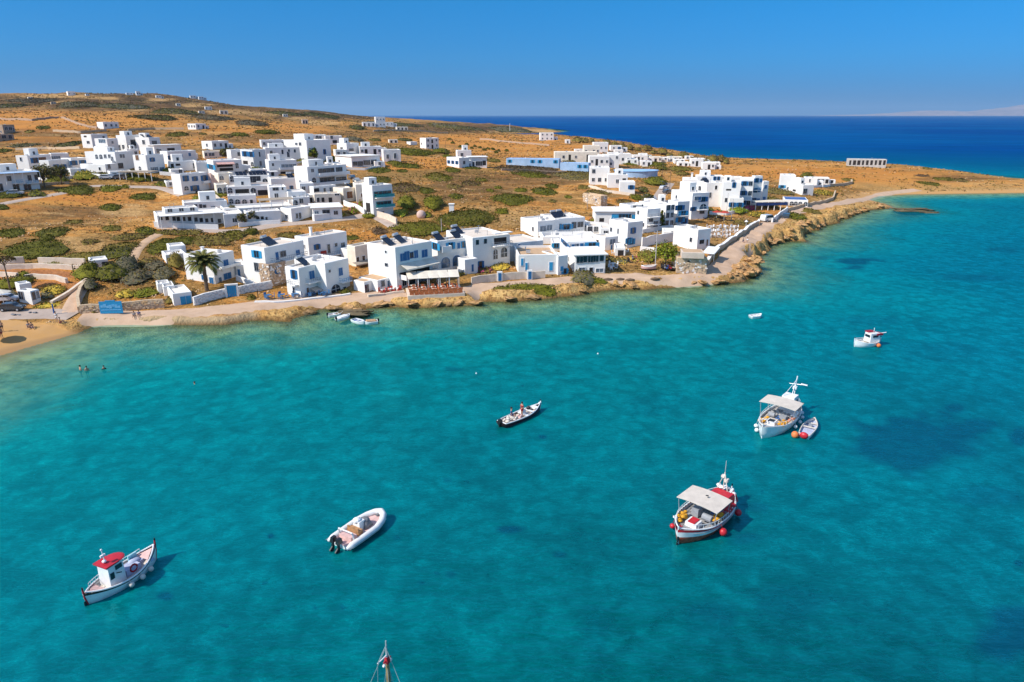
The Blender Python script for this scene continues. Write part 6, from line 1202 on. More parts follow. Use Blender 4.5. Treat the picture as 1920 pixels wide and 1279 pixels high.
link(tag(bpy.data.objects.new('dry_scrub', mesh_np('dry_scrub', V, fq_, [L_br, L_ol, leafmat('straw', (.50, .31, .11), (.33, .19, .07)), L_dk], mi=kindc)), "knee high dry thorn scrub over the hillsides", 'scrub', kind='stuff'))
X, Y, s, r = scatter(16000, 77, 95, 520); dn = fbm(X * .07, Y * .07, 3, 60.); keep = r.random(len(X)) < sstep(.52, .66, dn) + .02; X, Y = X[keep], Y[keep]; n = len(X); Z = height(X, Y)
oc = np.array([(1, 0, 0), (0, 1, 0), (-1, 0, 0), (0, -1, 0), (0, 0, .8), (0, 0, -.5)], float); of = np.array([(0, 1, 4), (1, 2, 4), (2, 3, 4), (3, 0, 4), (1, 0, 5), (2, 1, 5), (3, 2, 5), (0, 3, 5)])
sc = (r.uniform(.10, .36, n) * np.maximum(1, np.sqrt(X * X + Y * Y) / 260)); V = (oc[None] * sc[:, None, None] * r.uniform(.6, 1.4, (n, 6, 1)) + np.stack([X, Y, Z], -1)[:, None]).reshape(-1, 3)
Fq = (of[None] + (np.arange(n) * 6)[:, None, None]).reshape(-1, 3)
link(tag(bpy.data.objects.new('loose_stones', mesh_np('loose_stones', V, Fq, [mat('field_stone', (.62, .42, .24), .95, .2, 3, col2=(.40, .24, .12))])), "loose pale stones lying in the scrub", 'stones', kind='stuff'))
# boulders along the rocky shore
def rock_mesh(seed, m_):
    r = np.random.default_rng(seed); nu, nv = 18, 12; m = MB(); V = []
    for i in range(nv + 1):
        th = math.pi * i / nv
        for k in range(nu):
            a = 2 * math.pi * k / nu; d = np.array([math.sin(th) * math.cos(a), math.sin(th) * math.sin(a), math.cos(th)])
            q = 1 + 1.5 * (fbm(np.array([d[0] * 2.1 + seed * 3 + d[2]]), np.array([d[1] * 2.1 + d[2] * 1.9]), 5)[0] - .5); V.append(np.sign(d) * np.abs(d) ** .75 * q)
    Fs = [(i * nu + k, (i + 1) * nu + k, (i + 1) * nu + (k + 1) % nu, i * nu + (k + 1) % nu) for i in range(nv) for k in range(nu)]
    return MB().add(V, Fs).mesh('boulder', m_)
M_rock = mat('shore_rock', (.60, .35, .15), .95, .2, 1.4, col2=(.24, .125, .05), bump=.8); M_rockd = mat('dark_wet_rock', (.16, .12, .06), .9, .3, 1.5, col2=(.07, .05, .03), bump=.6)
for m_ in (M_rock,):      # rock darkens where the sea keeps it wet
    nt = m_.node_tree; N = nt.nodes; L = nt.links; b = next(n for n in N if n.type == 'BSDF_PRINCIPLED'); src = b.inputs['Base Color'].links[0].from_socket; g = N.new('ShaderNodeNewGeometry'); sx = N.new('ShaderNodeSeparateXYZ'); L.new(g.outputs['Position'], sx.inputs[0])
    mr = N.new('ShaderNodeMapRange'); mr.inputs['From Min'].default_value = .15; mr.inputs['From Max'].default_value = .55; L.new(sx.outputs['Z'], mr.inputs['Value']); mx = N.new('ShaderNodeMix'); mx.data_type = 'RGBA'; mx.inputs['A'].default_value = (.12, .08, .035, 1); L.new(src, mx.inputs['B']); L.new(mr.outputs[0], mx.inputs['Factor']); L.new(mx.outputs['Result'], b.inputs['Base Color'])
RM = [rock_mesh(i + 1, M_rock) for i in range(5)]; RD = [rock_mesh(i + 9, M_rockd) for i in range(2)]
rk = random.Random(11); GB = "ochre boulders along the low cliff"
def boulder(x, y, s, lab, me_=None, grp=None, sz=(1.15, 1, .5)):
    p = on_ground(x, y); o = bpy.data.objects.new('boulder', me_ or rk.choice(RM)); o.location = (p[0], p[1], max(p[2], 0) + s * .1); o.scale = (s * sz[0], s * sz[1], s * sz[2]); o.rotation_euler = (rk.uniform(-.3, .3), rk.uniform(-.3, .3), rk.uniform(0, 6.3)); link(o); tag(o, lab, 'boulder', grp)
for i in range(48):
    t = i / 47; j = rk.randint(0, 11); a, b = [((1400, 518), (1420, 505)), ((1408, 498), (1422, 484)), ((1425, 478), (1450, 458)), ((1455, 455), (1475, 446)), ((1478, 447), (1508, 441)), ((1508, 436), (1540, 424)), ((1540, 422), (1578, 408)), ((1578, 408), (1625, 392)), ((1590, 400), (1650, 388)), ((1385, 505), (1400, 492)), ((1420, 470), (1450, 448)), ((1480, 430), (1520, 415))][j]
    q = rk.random(); boulder(a[0] + (b[0] - a[0]) * q + rk.uniform(-3, 3), a[1] + (b[1] - a[1]) * q + rk.uniform(-2, 2), rk.uniform(.45, 1.3), "craggy ochre boulder in the low cliff under the coast road", grp=GB)
GB2 = "tawny boulders on the shore ledge below the white houses"
for i in range(24):
    x = rk.uniform(560, 1380); ys = np.interp(x, [560, 640, 670, 725, 803, 898, 960, 1080, 1115, 1166, 1280, 1380], [590, 578, 582, 572, 573, 567, 563, 553, 543, 537, 535, 528]); boulder(x, ys + rk.uniform(-4, 2), rk.uniform(.35, .95), "tawny boulder on the rocky shore ledge below the houses", grp=GB2, sz=(1.5, 1, .34))
GB3 = "reddish loose boulders at the foot of the point"
for i in range(16): boulder(rk.uniform(1362, 1418), rk.uniform(509, 519), rk.uniform(.35, .7), "reddish boulder heaped at the foot of the road point", grp=GB3)
boulder(664, 590, 1.9, "brown rock outcrop reaching into the water behind the moored boats", RD[0], sz=(1.5, .9, .2)); 
p = on_z(1712, 395); o = bpy.data.objects.new('islet', RD[1]); o.location = (p[0], p[1], .1); o.scale = (6.5, 2.4, .75); link(o); tag(o, "flat dark rock islet in the blue water off the point", 'islet')
p = on_z(1745, 399); o = bpy.data.objects.new('islet', RD[0]); o.location = (p[0], p[1], -.15); o.scale = (3.5, 1.2, .35); link(o); tag(o, "barely awash reef right of the dark rock islet", 'reef')

# greenery and low walls threading the village
for x, y, rx, ry, h, kd, lab in [(190, 331, 20, 4, 1.5, 'gok', "garden shrubs under the three storey block"), (240, 330, 14, 4, 1.4, 'gd', "garden shrubs by the cluster carport"), (140, 328, 12, 5, 1.8, 'gd', "dark shrub at the farmhouse gable"), (60, 332, 12, 4, 1.5, 'ko', "grey shrub behind the blue pillared apartments"), (20, 366, 30, 6, 1.4, 'dg', "hedge below the blue pillared apartments"), (70, 366, 16, 5, 1.5, 'gk', "shrub at the end of the blue pillared apartments"),
 (312, 345, 20, 5, 1.0, 'gk', "grey green low garden bed beside the gravel place"), (330, 312, 8, 5, 1.6, 'g', "green bush at the corner of the five window house"), (436, 322, 16, 4, 1.6, 'gp', "flowering bush below the twin level house"), (480, 322, 18, 4, 1.5, 'gt', "green planting behind the arched hotel"), (570, 305, 14, 5, 1.8, 'go', "planting under the big upper cube"), (600, 313, 26, 3, 1.2, 'op', "red brown planting on the apartment block roof garden"),
 (655, 296, 16, 4, 1.4, 'go', "green planting above the long bungalow"), (740, 306, 18, 3, 1.0, 'go', "garden bed below the grey parapet house"), (662, 398, 10, 6, 1.6, 'gtp', "garden bush beside the cream cube"), (690, 407, 12, 4, 1.2, 'gt', "green bed at the road bend"), (556, 394, 8, 4, 1.4, 'gd', "bush behind the tall narrow house"), (436, 398, 8, 8, 2.2, 'kd', "grey green bush against the blank hotel end"), (640, 404, 10, 4, 1.2, 'gy', "planting at the end of the hotel row"),
 (1118, 414, 12, 5, 1.4, 'gop', "roof edge planting beside the overhanging slab"), (1160, 400, 14, 3, 1.2, 'go', "potted plants along the slab roofed house"), (1062, 440, 26, 3, 1.0, 'opg', "planter row on the hillside hotel terrace"), (1017, 478, 24, 6, 1.5, 'gtp', "vines and flowers on the curved terrace, right"), (990, 476, 16, 6, 1.3, 'pgo', "dark red flowering vines on the curved terrace, left"), (1145, 487, 14, 4, .9, 'ok', "dry garden between veranda house and annex"), (1180, 440, 10, 3, 1.2, 'gp', "pink bush behind the bright cube"),
 (1270, 385, 12, 4, 1.2, 'gk', "bush at the back of the stepped house"), (1300, 398, 10, 5, 1.4, 'kg', "garden bush before the square white block"), (1330, 396, 14, 4, 1.2, 'go', "garden bed by the centre block"), (1405, 392, 12, 5, 1.6, 'pgo', "reddish bougainvillea at the white apartments"), (1445, 388, 14, 4, 1.2, 'og', "brush between apartments and taverna"), (1120, 362, 22, 4, .9, 'ob', "rough bank under the fork house"), (1195, 372, 16, 4, 1.4, 'gd', "trees along the east lane"), (1170, 380, 20, 4, .9, 'ob', "rusty scrub bank left of the east lane"),
 (540, 215, 40, 4, 2.2, 'dk', "dark scrub patch on the far hill, left"), (600, 218, 36, 4, 2.2, 'dk', "dark scrub patch on the far hill, right"), (330, 210, 44, 5, 2.4, 'kdo', "dark scrub patch on the high hill, centre"), (230, 200, 40, 4, 2.4, 'kd', "dark scrub patch under the summit houses"), (150, 197, 36, 4, 2.4, 'kdb', "dark scrub patch below the left summit villa"), (60, 190, 40, 4, 2.2, 'kb', "dark scrub patch on the left crest"), (400, 222, 36, 4, 2.2, 'kb', "dark scrub patch in the hill hollow"), (20, 200, 30, 3, 2.2, 'kd', "dark scrub patch above the golden field, left"), (470, 232, 30, 4, 2, 'kb', "dark scrub patch on the middle rise top"), (290, 222, 44, 4, 2.2, 'dkb', "dark scrub band along the golden field edge"), (860, 240, 60, 3, 2.5, 'kdo', "dark scrub belt behind the stubble field, left"), (960, 243, 50, 2.5, 2.5, 'kd', "dark scrub belt behind the stubble field, right"), (740, 234, 50, 3, 2.5, 'kd', "dark scrub belt under the tower house")]:
    shrub(lab, x, y, rx, ry, h, kd)
for lb, P, h in [("white terrace wall under the three storey block", [(150, 329), (190, 336), (232, 333)], 1.4), ("white terrace wall in front of the farmhouse", [(60, 336), (100, 340), (140, 334)], 1.0), ("white garden wall below the blue windowed house", [(300, 328), (330, 330)], 1.2), ("white yard wall behind the lane end house", [(392, 333), (400, 352), (420, 366)], 1.4), ("white terrace wall before the big upper cube", [(500, 303), (540, 309), (580, 309)], 1.3), ("white garden wall along the long bungalow", [(640, 318), (690, 319), (722, 312)], .9), ("white wall at the foot of the cream cube", [(645, 385), (668, 392), (684, 402)], 1.4),
 ("pink washed terrace wall under the arched hotel", [(404, 372), (426, 388)], 1.2), ("white roof terrace wall of the hillside hotel", [(1000, 452), (1060, 460), (1110, 460)], 1.0), ("white yard wall under the slab roofed house", [(1100, 424), (1140, 428)], 1.3), ("white garden wall of the stepped apartments", [(1204, 438), (1240, 432), (1262, 430)], 1.1), ("white garden wall before the cube cluster", [(1330, 402), (1360, 404), (1400, 398)], 1.0), ("low wall of the fork house yard", [(1104, 352), (1140, 362), (1186, 368)], .9), ("white garden wall of the palm villa's right yard", [(444, 526), (462, 532), (478, 540)], 1.0), ("white wall behind the cape cottage", [(1524, 352), (1556, 350)], .9), ("pale plot wall round the orange plot", [(1214, 304), (1250, 305)], 1.6)]:
    wall(lb, P, h, .3, M_white if 'white' in lb else M_wallp)
# ------------------------------------------------------------------ boats
B_white = mat('hull_white', (.78, .77, .75), .35, .06, 1.5, spec=.5); B_ivory = mat('deck_ivory', (.66, .58, .50), .6, .12, 2); B_red = mat('boat_red', (.50, .02, .03), .4, .12, 2, spec=.4); B_black = mat('boat_black', (.015, .015, .018), .35, .2, 2, spec=.5)
B_pink = mat('deck_pink', (.66, .42, .38), .6, .1, 2); B_grey = mat('deck_grey', (.33, .32, .31), .7, .15, 2); B_lav = mat('pale_lavender_paint', (.45, .48, .62), .6, .12, 2); B_ant = mat('red_antifouling', (.42, .09, .05), .7, .25, 3); B_maroon = mat('hull_maroon', (.10, .02, .025), .35, .2, 2, spec=.5)
B_net = mat('yellow_net', (.75, .38, .03), .9, .25, 6, col2=(.45, .19, .02), bump=.8, bscale=30); B_or = mat('orange_buoy', (.75, .20, .06), .5, .1, 3); B_rub = mat('hypalon_tube', (.72, .71, .68), .5, .06, 2); B_rope = mat('rope', (.55, .45, .28), .9, .2, 8); B_ttan = mat('tan_cushion', (.42, .22, .10), .7, .2, 4); B_gcov = mat('grey_cover', (.20, .20, .21), .9, .2, 4, bump=.4); B_blue = mat('boat_blue', (.03, .12, .34), .5, .1, 2); B_aqua = mat('aqua_trim', (.30, .62, .66), .5, .1, 2); B_canopy = mat('canopy_beige', (.60, .53, .45), .9, .07, 1.2)
def hull(root, L, B, mid=.55, bow=1.0, stern=.8, draft=.35, double=True, top=None, bottom=None, deckm=None, gun=None, deck_drop=.22, post=True, stripe=None, full=2.1, pm=None, wl=3):
    n = 22; T = np.linspace(-1, 1, n); rows = []; info = []
    for t in T:
        w = B / 2 * (1 - abs(t) ** full) ** .9 if (double or t > 0) else B / 2 * (1 - .22 * t * t)
        w = max(w, .03); zs = mid + (bow - mid) * max(t, 0) ** 2.2 + (stern - mid) * max(-t, 0) ** 2.2
        rk_ = draft * (1 - abs(t) ** 3 * (1 if (double or t > 0) else .1)); info.append((t * L / 2, w, zs))
        prof = [(0, -rk_), (w * .45, -rk_ * .75), (w * .82, -.02), (w * .93, zs * .45), (w * .985, zs * .82), (w, zs)]
        x = t * L / 2; ov = lambda z: x * (1 + .07 * max(0, z / zs) * abs(t) ** 4)
        rows.append([(ov(z), -y, z) for y, z in prof][::-1] + [(ov(z), y, z) for y, z in prof[1:]])
    k = len(rows[0]); V = [q for r in rows for q in r]; m = MB(); Fs = []; mi = []
    for i in range(n - 1):
        for j in range(k - 1):
            Fs.append((i * k + j, i * k + j + 1, (i + 1) * k + j + 1, (i + 1) * k + j)); lv = min(j, k - 2 - j); mi.append(1 if lv >= wl else (2 if (lv == 0 and stripe) else 0))
    for e_ in (0, n - 1): Fs.append(tuple(e_ * k + j for j in (range(k) if e_ else range(k - 1, -1, -1)))); mi.append(0)
    m.v = V; m.f = Fs; m.m = mi; h = m.build('hull', [top or B_white, bottom or top or B_white, stripe or B_white], root, True)
    d = MB(); dv = []
    for x, w, zs in info[1:-1]: dv += [(x, -w * .93, zs - deck_drop), (x, w * .93, zs - deck_drop)]
    d.add(dv, [(2 * i, 2 * i + 1, 2 * i + 3, 2 * i + 2) for i in range(len(info) - 3)]); d.build('deck', deckm or B_ivory, root)
    g = MB(); pl = [(x * 1.0, -w + .03, zs + .03) for x, w, zs in info]; pr_ = [(x, w - .03, zs + .03) for x, w, zs in info]; g.tube(pl, .06, 6); g.tube(pr_, .06, 6)
    if not double: g.tube([pl[0], pr_[0]], .06, 6)
    g.build('gunwale', gun or B_white, root)
    for i in (0, -1):
        if post and (double or i == -1):
            x, w, zs = info[i]; q = MB(); s = 1 if i else -1; q.tube([(x - s * .05, 0, -.1), (x + s * .1, 0, zs * .6), (x + s * .14, 0, zs + .32)], [.07, .07, .06], 6); q.build('stem_post', pm or gun or B_white, root); c = MB(); c.tube([(x + s * .14, 0, zs + .33), (x + s * .15, 0, zs + .5)], [.065, .05], 6); c.build('post_cap', B_black, root)
    root['_i'] = 0; del root['_i']; return info
def zsh(info, x): return float(np.interp(x, [q[0] for q in info], [q[2] for q in info])), float(np.interp(x, [q[0] for q in info], [q[1] for q in info]))
def boat(label, ps, pb, name='fishing_boat', cat='boat', dz=0.0):
    a = on_z(*ps); b = on_z(*pb); L = float(np.linalg.norm(b - a)); o = empty(name, tuple((a + b) / 2 + np.array([0, 0, dz])), label, cat); o.rotation_euler = (0, 0, math.atan2(b[1] - a[1], b[0] - a[0])); return o, L
def part(root, name, m_, fn, smooth=False): m = MB(); fn(m); return m.build(name, m_, root, smooth)
def heap(root, name, m_, c, s, seed=1, n=14):
    r = np.random.default_rng(seed); m = MB()
    for i in range(n):
        q = r.uniform(-1, 1, 3) * np.array(s) * .5; m.ball((c[0] + q[0], c[1] + q[1], c[2] + abs(q[2])), float(r.uniform(.10, .20)) * min(1.15, sum(s[:2]) / 1.6), 7, 5, sq=(1.2, 1, .6))
    return m.build(name, m_, root, True)
def fender(root, info, x, side, m_, r=.19, name='fender'):
    zs, w = zsh(info, x); y = side * (w + r * .9); m = MB(); m.ball((x, y, .28), r, 10, 7); m.tube([(x, y, .28 + r * .9), (x, side * w, zs + .04)], .015, 4); return m.build(name, m_, root, True)
def rail(root, pts, h, m_, posts=5, name='rail'):
    m = MB(); P = [np.array(p, float) for p in pts]; m.tube([p + [0, 0, h] for p in P], .025, 5)
    for p in P: m.tube([p, p + [0, 0, h]], .02, 4)
    return m.build(name, m_, root)
def canopy(root, x0, x1, w, z0, z1, m_=None, over=.15):
    def f(m):
        n = 6; V = []
        for i in range(n + 1):
            y = -w / 2 + w * i / n; zz = z1 + .12 * (1 - (2 * y / w) ** 2)
            for x in (x0, x1):
                V += [(x, y, zz), (x, y, zz - .06)]
        Fs = []
        for i in range(n): a = i * 4; b = a + 4; Fs += [(a, a + 2, b + 2, b), (a + 1, b + 1, b + 3, a + 3), (a, b, b + 1, a + 1), (a + 2, a + 3, b + 3, b + 2)]
        Fs += [(0, 1, 3, 2), (n * 4, n * 4 + 2, n * 4 + 3, n * 4 + 1)]; m.add(V, Fs)
    c = part(root, 'canopy', m_ or B_canopy, f)
    for x in (x0 + over, x1 - over):
        for y in (-w / 2 + .1, w / 2 - .1): part(c, 'pole', M_rail, lambda m: m.tube([(x, y * .9, z0), (x, y, z1 + .03)], .03, 5))
    return c

# 1 - caique with red wheelhouse roof
o, L = boat("white wooden boat with a red roofed wheelhouse and three round white fenders, lower left", (165, 1133), (293, 1048))
I = hull(o, L, 2.25, .60, 1.25, .95, .45, True, B_white, B_aqua, B_ivory, B_white, .25, True, B_black, pm=B_red)
part(o, 'foredeck', B_pink, lambda m: m.add([(L * .30, -.62, 1.0 - .16), (L * .30, .62, .84), (L * .47, .0, 1.12), (L * .47, -.01, 1.12)], [(0, 1, 2, 3)]))
def f(m):
    zs, w = zsh(I, -L * .28); m.add([(-L * .30, -w * .86, zs - .04), (-L * .30, w * .86, zs - .04), (-L * .47, .1, .93), (-L * .47, -.1, .93)], [(0, 3, 2, 1)])
part(o, 'aft_deck', B_pink, f)
part(o, 'gunwale_trim', B_red, lambda m: (m.tube([(x, -w * .9, z + .02) for x, w, z in I if x > L * .22], .035, 5), m.tube([(x, w * .9, z + .02) for x, w, z in I if x > L * .22], .035, 5), m.tube([(x, -w * .9, z + .02) for x, w, z in I if x < -L * .28], .035, 5), m.tube([(x, w * .9, z + .02) for x, w, z in I if x < -L * .28], .035, 5)))
cx = -L * .13
cab = part(o, 'wheelhouse', B_white, lambda m: m.box((cx, 0, 1.25), (1.2, 1.15, 1.75), tap=.95))
part(cab, 'roof', B_red, lambda m: (m.box((cx - .25, 0, 2.17), (1.0, 1.36, .1)), m.ball((cx + .3, 0, 2.17), .68, 14, 6, sq=(1.1, 1, .12))))
part(cab, 'window', M_glass, lambda m: (m.box((cx + .2, -.57, 1.75), (.5, .05, .34)), m.box((cx + .59, 0, 1.72), (.05, .8, .36)), m.box((cx - .35, -.57, 1.3), (.3, .04, .5))))
part(cab, 'hatch_handle', B_black, lambda m: m.box((cx + .1, -.66, 1.32), (.42, .03, .06), M=np.array([[.9, 0, .4], [0, 1, 0], [-.4, 0, .9]])))
part(cab, 'mast', B_white, lambda m: (m.tube([(cx - .3, 0, 2.25), (cx - .38, 0, 3.3)], .035, 5), m.tube([(cx - .55, 0, 2.75), (cx - .15, 0, 2.8)], .03, 5), m.box((cx - .38, 0, 2.85), (.35, .12, .1)), m.ball((cx - .39, 0, 3.3), .08, 8, 5), m.ball((cx - .35, 0, 2.35), .16, 8, 5, sq=(1, 1, .7))))
part(o, 'engine_box', B_lav, lambda m: m.box((cx + 1.35, 0, .62), (1.2, .9, .5), tap=.92)); part(o, 'bench', B_lav, lambda m: (m.box((cx + 2.3, .35, .62), (.5, .9, .3)), m.box((cx + 2.7, 0, .6), (.35, 1.3, .18))))
part(o, 'folded_cover', B_lav, lambda m: m.ball((cx + 1.9, .25, .82), .32, 9, 6, sq=(1.5, 1, .5)), True)
part(o, 'life_ring', B_red, lambda m: m.tube([(cx + 1.35 + .27 * math.cos(a), -.42, .78 + .27 * math.sin(a)) for a in np.linspace(0, 6.28, 13)], .07, 6), True)
rail(o, [(x, w - .08, z) for x, w, z in I if .05 * L < x < .36 * L], .35, B_white); rail(o, [(x, w - .08, z) for x, w, z in I if -.44 * L < x < -.1 * L], .38, B_white)
part(o, 'windscreen', B_aqua, lambda m: m.box((L * .24, .55, 1.02), (.7, .08, .4)))
for q in (-L * .06, L * .11, L * .27): fender(o, I, q, -1, B_ivory, .2)
part(o, 'rudder', B_black, lambda m: (m.box((-L * .5 - .06, 0, -.12), (.34, .05, .9)), m.tube([(-L * .5 - .12, 0, .35), (-L * .5 + .5, .1, 1.1)], .03, 5)))
# 2 - rigid inflatable
o, L = boat("white inflatable boat with grey covered console and black outboard engines, lower centre", (634, 1030), (716, 972), 'inflatable_boat', 'inflatable boat')
W = 1.05; tp = [(-L / 2, W * .95, .42), (-L * .2, W, .42), (L * .15, W, .44), (L * .33, W * .78, .52), (L * .45, W * .42, .62), (L * .5, 0, .68)]
pts = tp + [(x, -y, z) for x, y, z in tp[-2::-1]]; PP = []
for i in range(len(pts) - 1):
    for t in (0, .33, .66): PP.append(np.array(pts[i]) * (1 - t) + np.array(pts[i + 1]) * t)
PP.append(np.array(pts[-1])); part(o, 'tube', B_rub, lambda m: m.tube(PP, [.12] + [.27] * (len(PP) - 2) + [.12], 12), True)
part(o, 'rubbing_strake', M_rail, lambda m: m.tube([p + np.array([0, 0, 0]) + np.array([p[0] * .0, .27 * np.sign(p[1]) if abs(p[1]) > .2 else 0, -.02]) for p in PP], .03, 5))
part(o, 'hull', B_white, lambda m: m.prism([(-L * .45, -.12), (L * .3, -.12), (L * .45, .35), (-L * .45, .35)], -.75, .75))
part(o, 'deck', B_pink, lambda m: m.add([(-L * .46, -.85, .36), (-L * .46, .85, .36), (L * .12, .85, .38), (L * .32, .55, .46), (L * .43, .12, .55), (L * .43, -.12, .55), (L * .32, -.55, .46), (L * .12, -.85, .38)], [tuple(range(7, -1, -1))]))
part(o, 'console', B_white, lambda m: (m.box((L * .0, .1, .78), (.75, .8, .85), tap=.8), m.ball((-L * .02, .2, 1.2), .4, 9, 6, sq=(.9, .9, .6))), False)
part(o, 'console_cover', B_gcov, lambda m: (m.box((L * .10, -.02, .72), (.95, 1.05, .6), tap=.55), m.ball((L * .1, 0, .98), .36, 8, 6, sq=(1.3, 1.2, .5))), True)
part(o, 'seat', B_ttan, lambda m: (m.box((-L * .12, 0, .62), (.5, 1.2, .36)), m.box((-L * .155, 0, .86), (.1, 1.2, .3)))); part(o, 'roll_bar', B_white, lambda m: (m.tube([(-L * .30, -.78, .45), (-L * .32, -.72, 1.15), (-L * .32, .72, 1.15), (-L * .30, .78, .45)], .06, 6)))
part(o, 'seat_cushion', B_pink, lambda m: m.box((-L * .27, 0, .56), (.7, 1.3, .3), tap=.92)); part(o, 'anchor_locker', B_gcov, lambda m: m.box((L * .40, 0, .62), (.22, .22, .12)))
for y in (-.3, .28):
    e = part(o, 'outboard_engine', B_black, lambda m: (m.box((-L * .5 - .12, y, .92), (.5, .34, .42), tap=.75), m.box((-L * .5 - .22, y, .5), (.2, .14, .6)), m.box((-L * .5 - .35, y, .12), (.4, .1, .35), M=np.array([[.8, 0, -.6], [0, 1, 0], [.6, 0, .8]]))))
# 3 - dark open fishing boat with two people
o3, L3 = boat("dark maroon open boat heaped with white nets, two people aboard", (941, 800), (1012, 768), 'open_boat')
I3 = hull(o3, L3, 1.75, .42, .75, .5, .3, False, B_maroon, B_black, B_ivory, B_white, .2, True)
heap(o3, 'net_heap', B_ivory, (-L3 * .3, 0, .42), (1.5, 1.1, .4), 3, 22); heap(o3, 'bucket_heap', B_pink, (-L3 * .1, -.3, .4), (.8, .6, .3), 4, 9)
part(o3, 'thwart', B_white, lambda m: (m.box((L3 * .05, 0, .4), (.3, 1.5, .06)), m.box((L3 * .22, 0, .45), (.3, 1.3, .06)))); part(o3, 'console', B_white, lambda m: m.box((L3 * .08, .25, .6), (.6, .5, .5), tap=.8)); part(o3, 'fuel_tank', B_black, lambda m: m.ball((L3 * .25, .35, .6), .26, 8, 6)); part(o3, 'bow_locker', B_white, lambda m: m.box((L3 * .36, 0, .56), (.7, .7, .12)))
part(o3, 'outboard_engine', B_black, lambda m: (m.box((-L3 * .5 - .2, .1, .65), (.42, .36, .5), tap=.8), m.box((-L3 * .5 - .25, .1, .15), (.16, .12, .7)))); part(o3, 'bow_roller', B_white, lambda m: m.box((L3 * .5, 0, .86), (.3, .2, .1)))
# 4 - working caique with beige canopy, white stern gear
o4, L4 = boat("white net boat with beige canopy and a tender tied alongside", (1492, 766), (1428, 822))
L4 = max(L4, 7.2); I4 = hull(o4, L4, 3.4, .85, 1.45, 1.15, .5, True, B_white, B_white, B_ivory, B_white, .25, True, None, 2.4)
canopy(o4, -L4 * .10, L4 * .15, 3.9, .7, 2.5); part(o4, 'hatch', B_white, lambda m: m.box((L4 * .26, 0, .95), (1.0, 1.0, .5), tap=.9)); part(o4, 'hatch_lid', M_glass, lambda m: m.box((L4 * .26, 0, 1.22), (.6, .6, .06)))
heap(o4, 'net_pile', B_net, (L4 * .24, -1.0, .85), (1.3, .6, .5), 5, 18); heap(o4, 'net_pile', B_net, (L4 * .2, 1.0, .85), (1.4, .6, .5), 6, 18); heap(o4, 'net_pile', B_net, (-L4 * .34, -.2, 1.0), (.8, .8, .5), 7, 12)
part(o4, 'wheelhouse', B_white, lambda m: m.box((-L4 * .24, 0, 1.55), (1.5, 1.5, 1.9), tap=.9)); part(o4, 'wheelhouse_window', M_glass, lambda m: (m.box((-L4 * .24, -.74, 1.9), (.9, .05, .4)), m.box((-L4 * .24 + .74, 0, 1.9), (.05, 1., .4)), m.box((-L4 * .24, .74, 1.9), (.9, .05, .4))))
part(o4, 'mast', B_white, lambda m: (m.tube([(-L4 * .36, 0, 1), (-L4 * .4, 0, 4.3)], .06, 6), m.tube([(-L4 * .3, 0, 2.4), (-L4 * .4, 0, 4.1)], .04, 5), m.tube([(-L4 * .38, -.7, 3.3), (-L4 * .38, .9, 3.5)], .04, 5), m.box((-L4 * .38, .9, 3.55), (.1, .7, .12)), m.box((-L4 * .37, 0, 3.0), (.4, .4, .3)), m.tube([(-L4 * .18, -.5, 2.5), (-L4 * .39, 0, 3.9)], .03, 4)))
part(o4, 'winch', M_rail, lambda m: (m.tube([(L4 * .06, -1.1, 1.0), (L4 * .06, -.4, 1.0)], .26, 10), m.box((L4 * .06, .5, .95), (.6, .7, .5)), m.box((-.2, .9, .95), (.5, .5, .45)))); heap(o4, 'blue_crates', B_blue, (L4 * .08, .3, .9), (.7, .9, .2), 8, 7)
rail(o4, [(x, -w + .1, z) for x, w, z in I4 if abs(x) < L4 * .46], .45, B_white); rail(o4, [(x, w - .1, z) for x, w, z in I4 if abs(x) < L4 * .46], .45, B_white)
for q in (-.36, -.24, -.1, .05): fender(o4, I4, L4 * q, 1, B_white, .2)
for q in (.4, .3): fender(o4, I4, L4 * q, -1, B_white, .22)
heap(o4, 'buoy_bunch', B_white, (L4 * .34, -.5, 1.4), (.5, .4, .3), 12, 9); heap(o4, 'buoy_bunch', B_white, (-.05 * L4, 1.35, 1.2), (1.4, .3, .4), 13, 14)
o, L = boat("small white tender with a red stern tied beside the net boat", (1507, 822), (1526, 793), 'tender_boat', 'tender')
I = hull(o, L, 1.45, .42, .6, .45, .2, False, B_white, B_white, B_lav, B_ivory, .2, False); part(o, 'stern_fender', B_red, lambda m: m.ball((-L / 2 - .05, 0, .35), .36, 10, 7, sq=(.8, 1.3, 1)), True); part(o, 'thwart', B_ivory, lambda m: (m.box((0, 0, .4), (.25, 1.2, .05)), m.box((L * .25, 0, .42), (.25, 1., .05)))); part(o, 'tank', M_rail, lambda m: m.box((L * .1, 0, .42), (.35, .35, .3)))
m = MB(); p = on_z(1490, 820); m.ball((p[0], p[1], .3), .38, 10, 8); b = m.build('buoy', B_or, None, True); tag(b, "orange ball buoy wedged between net boat and tender", 'buoy')
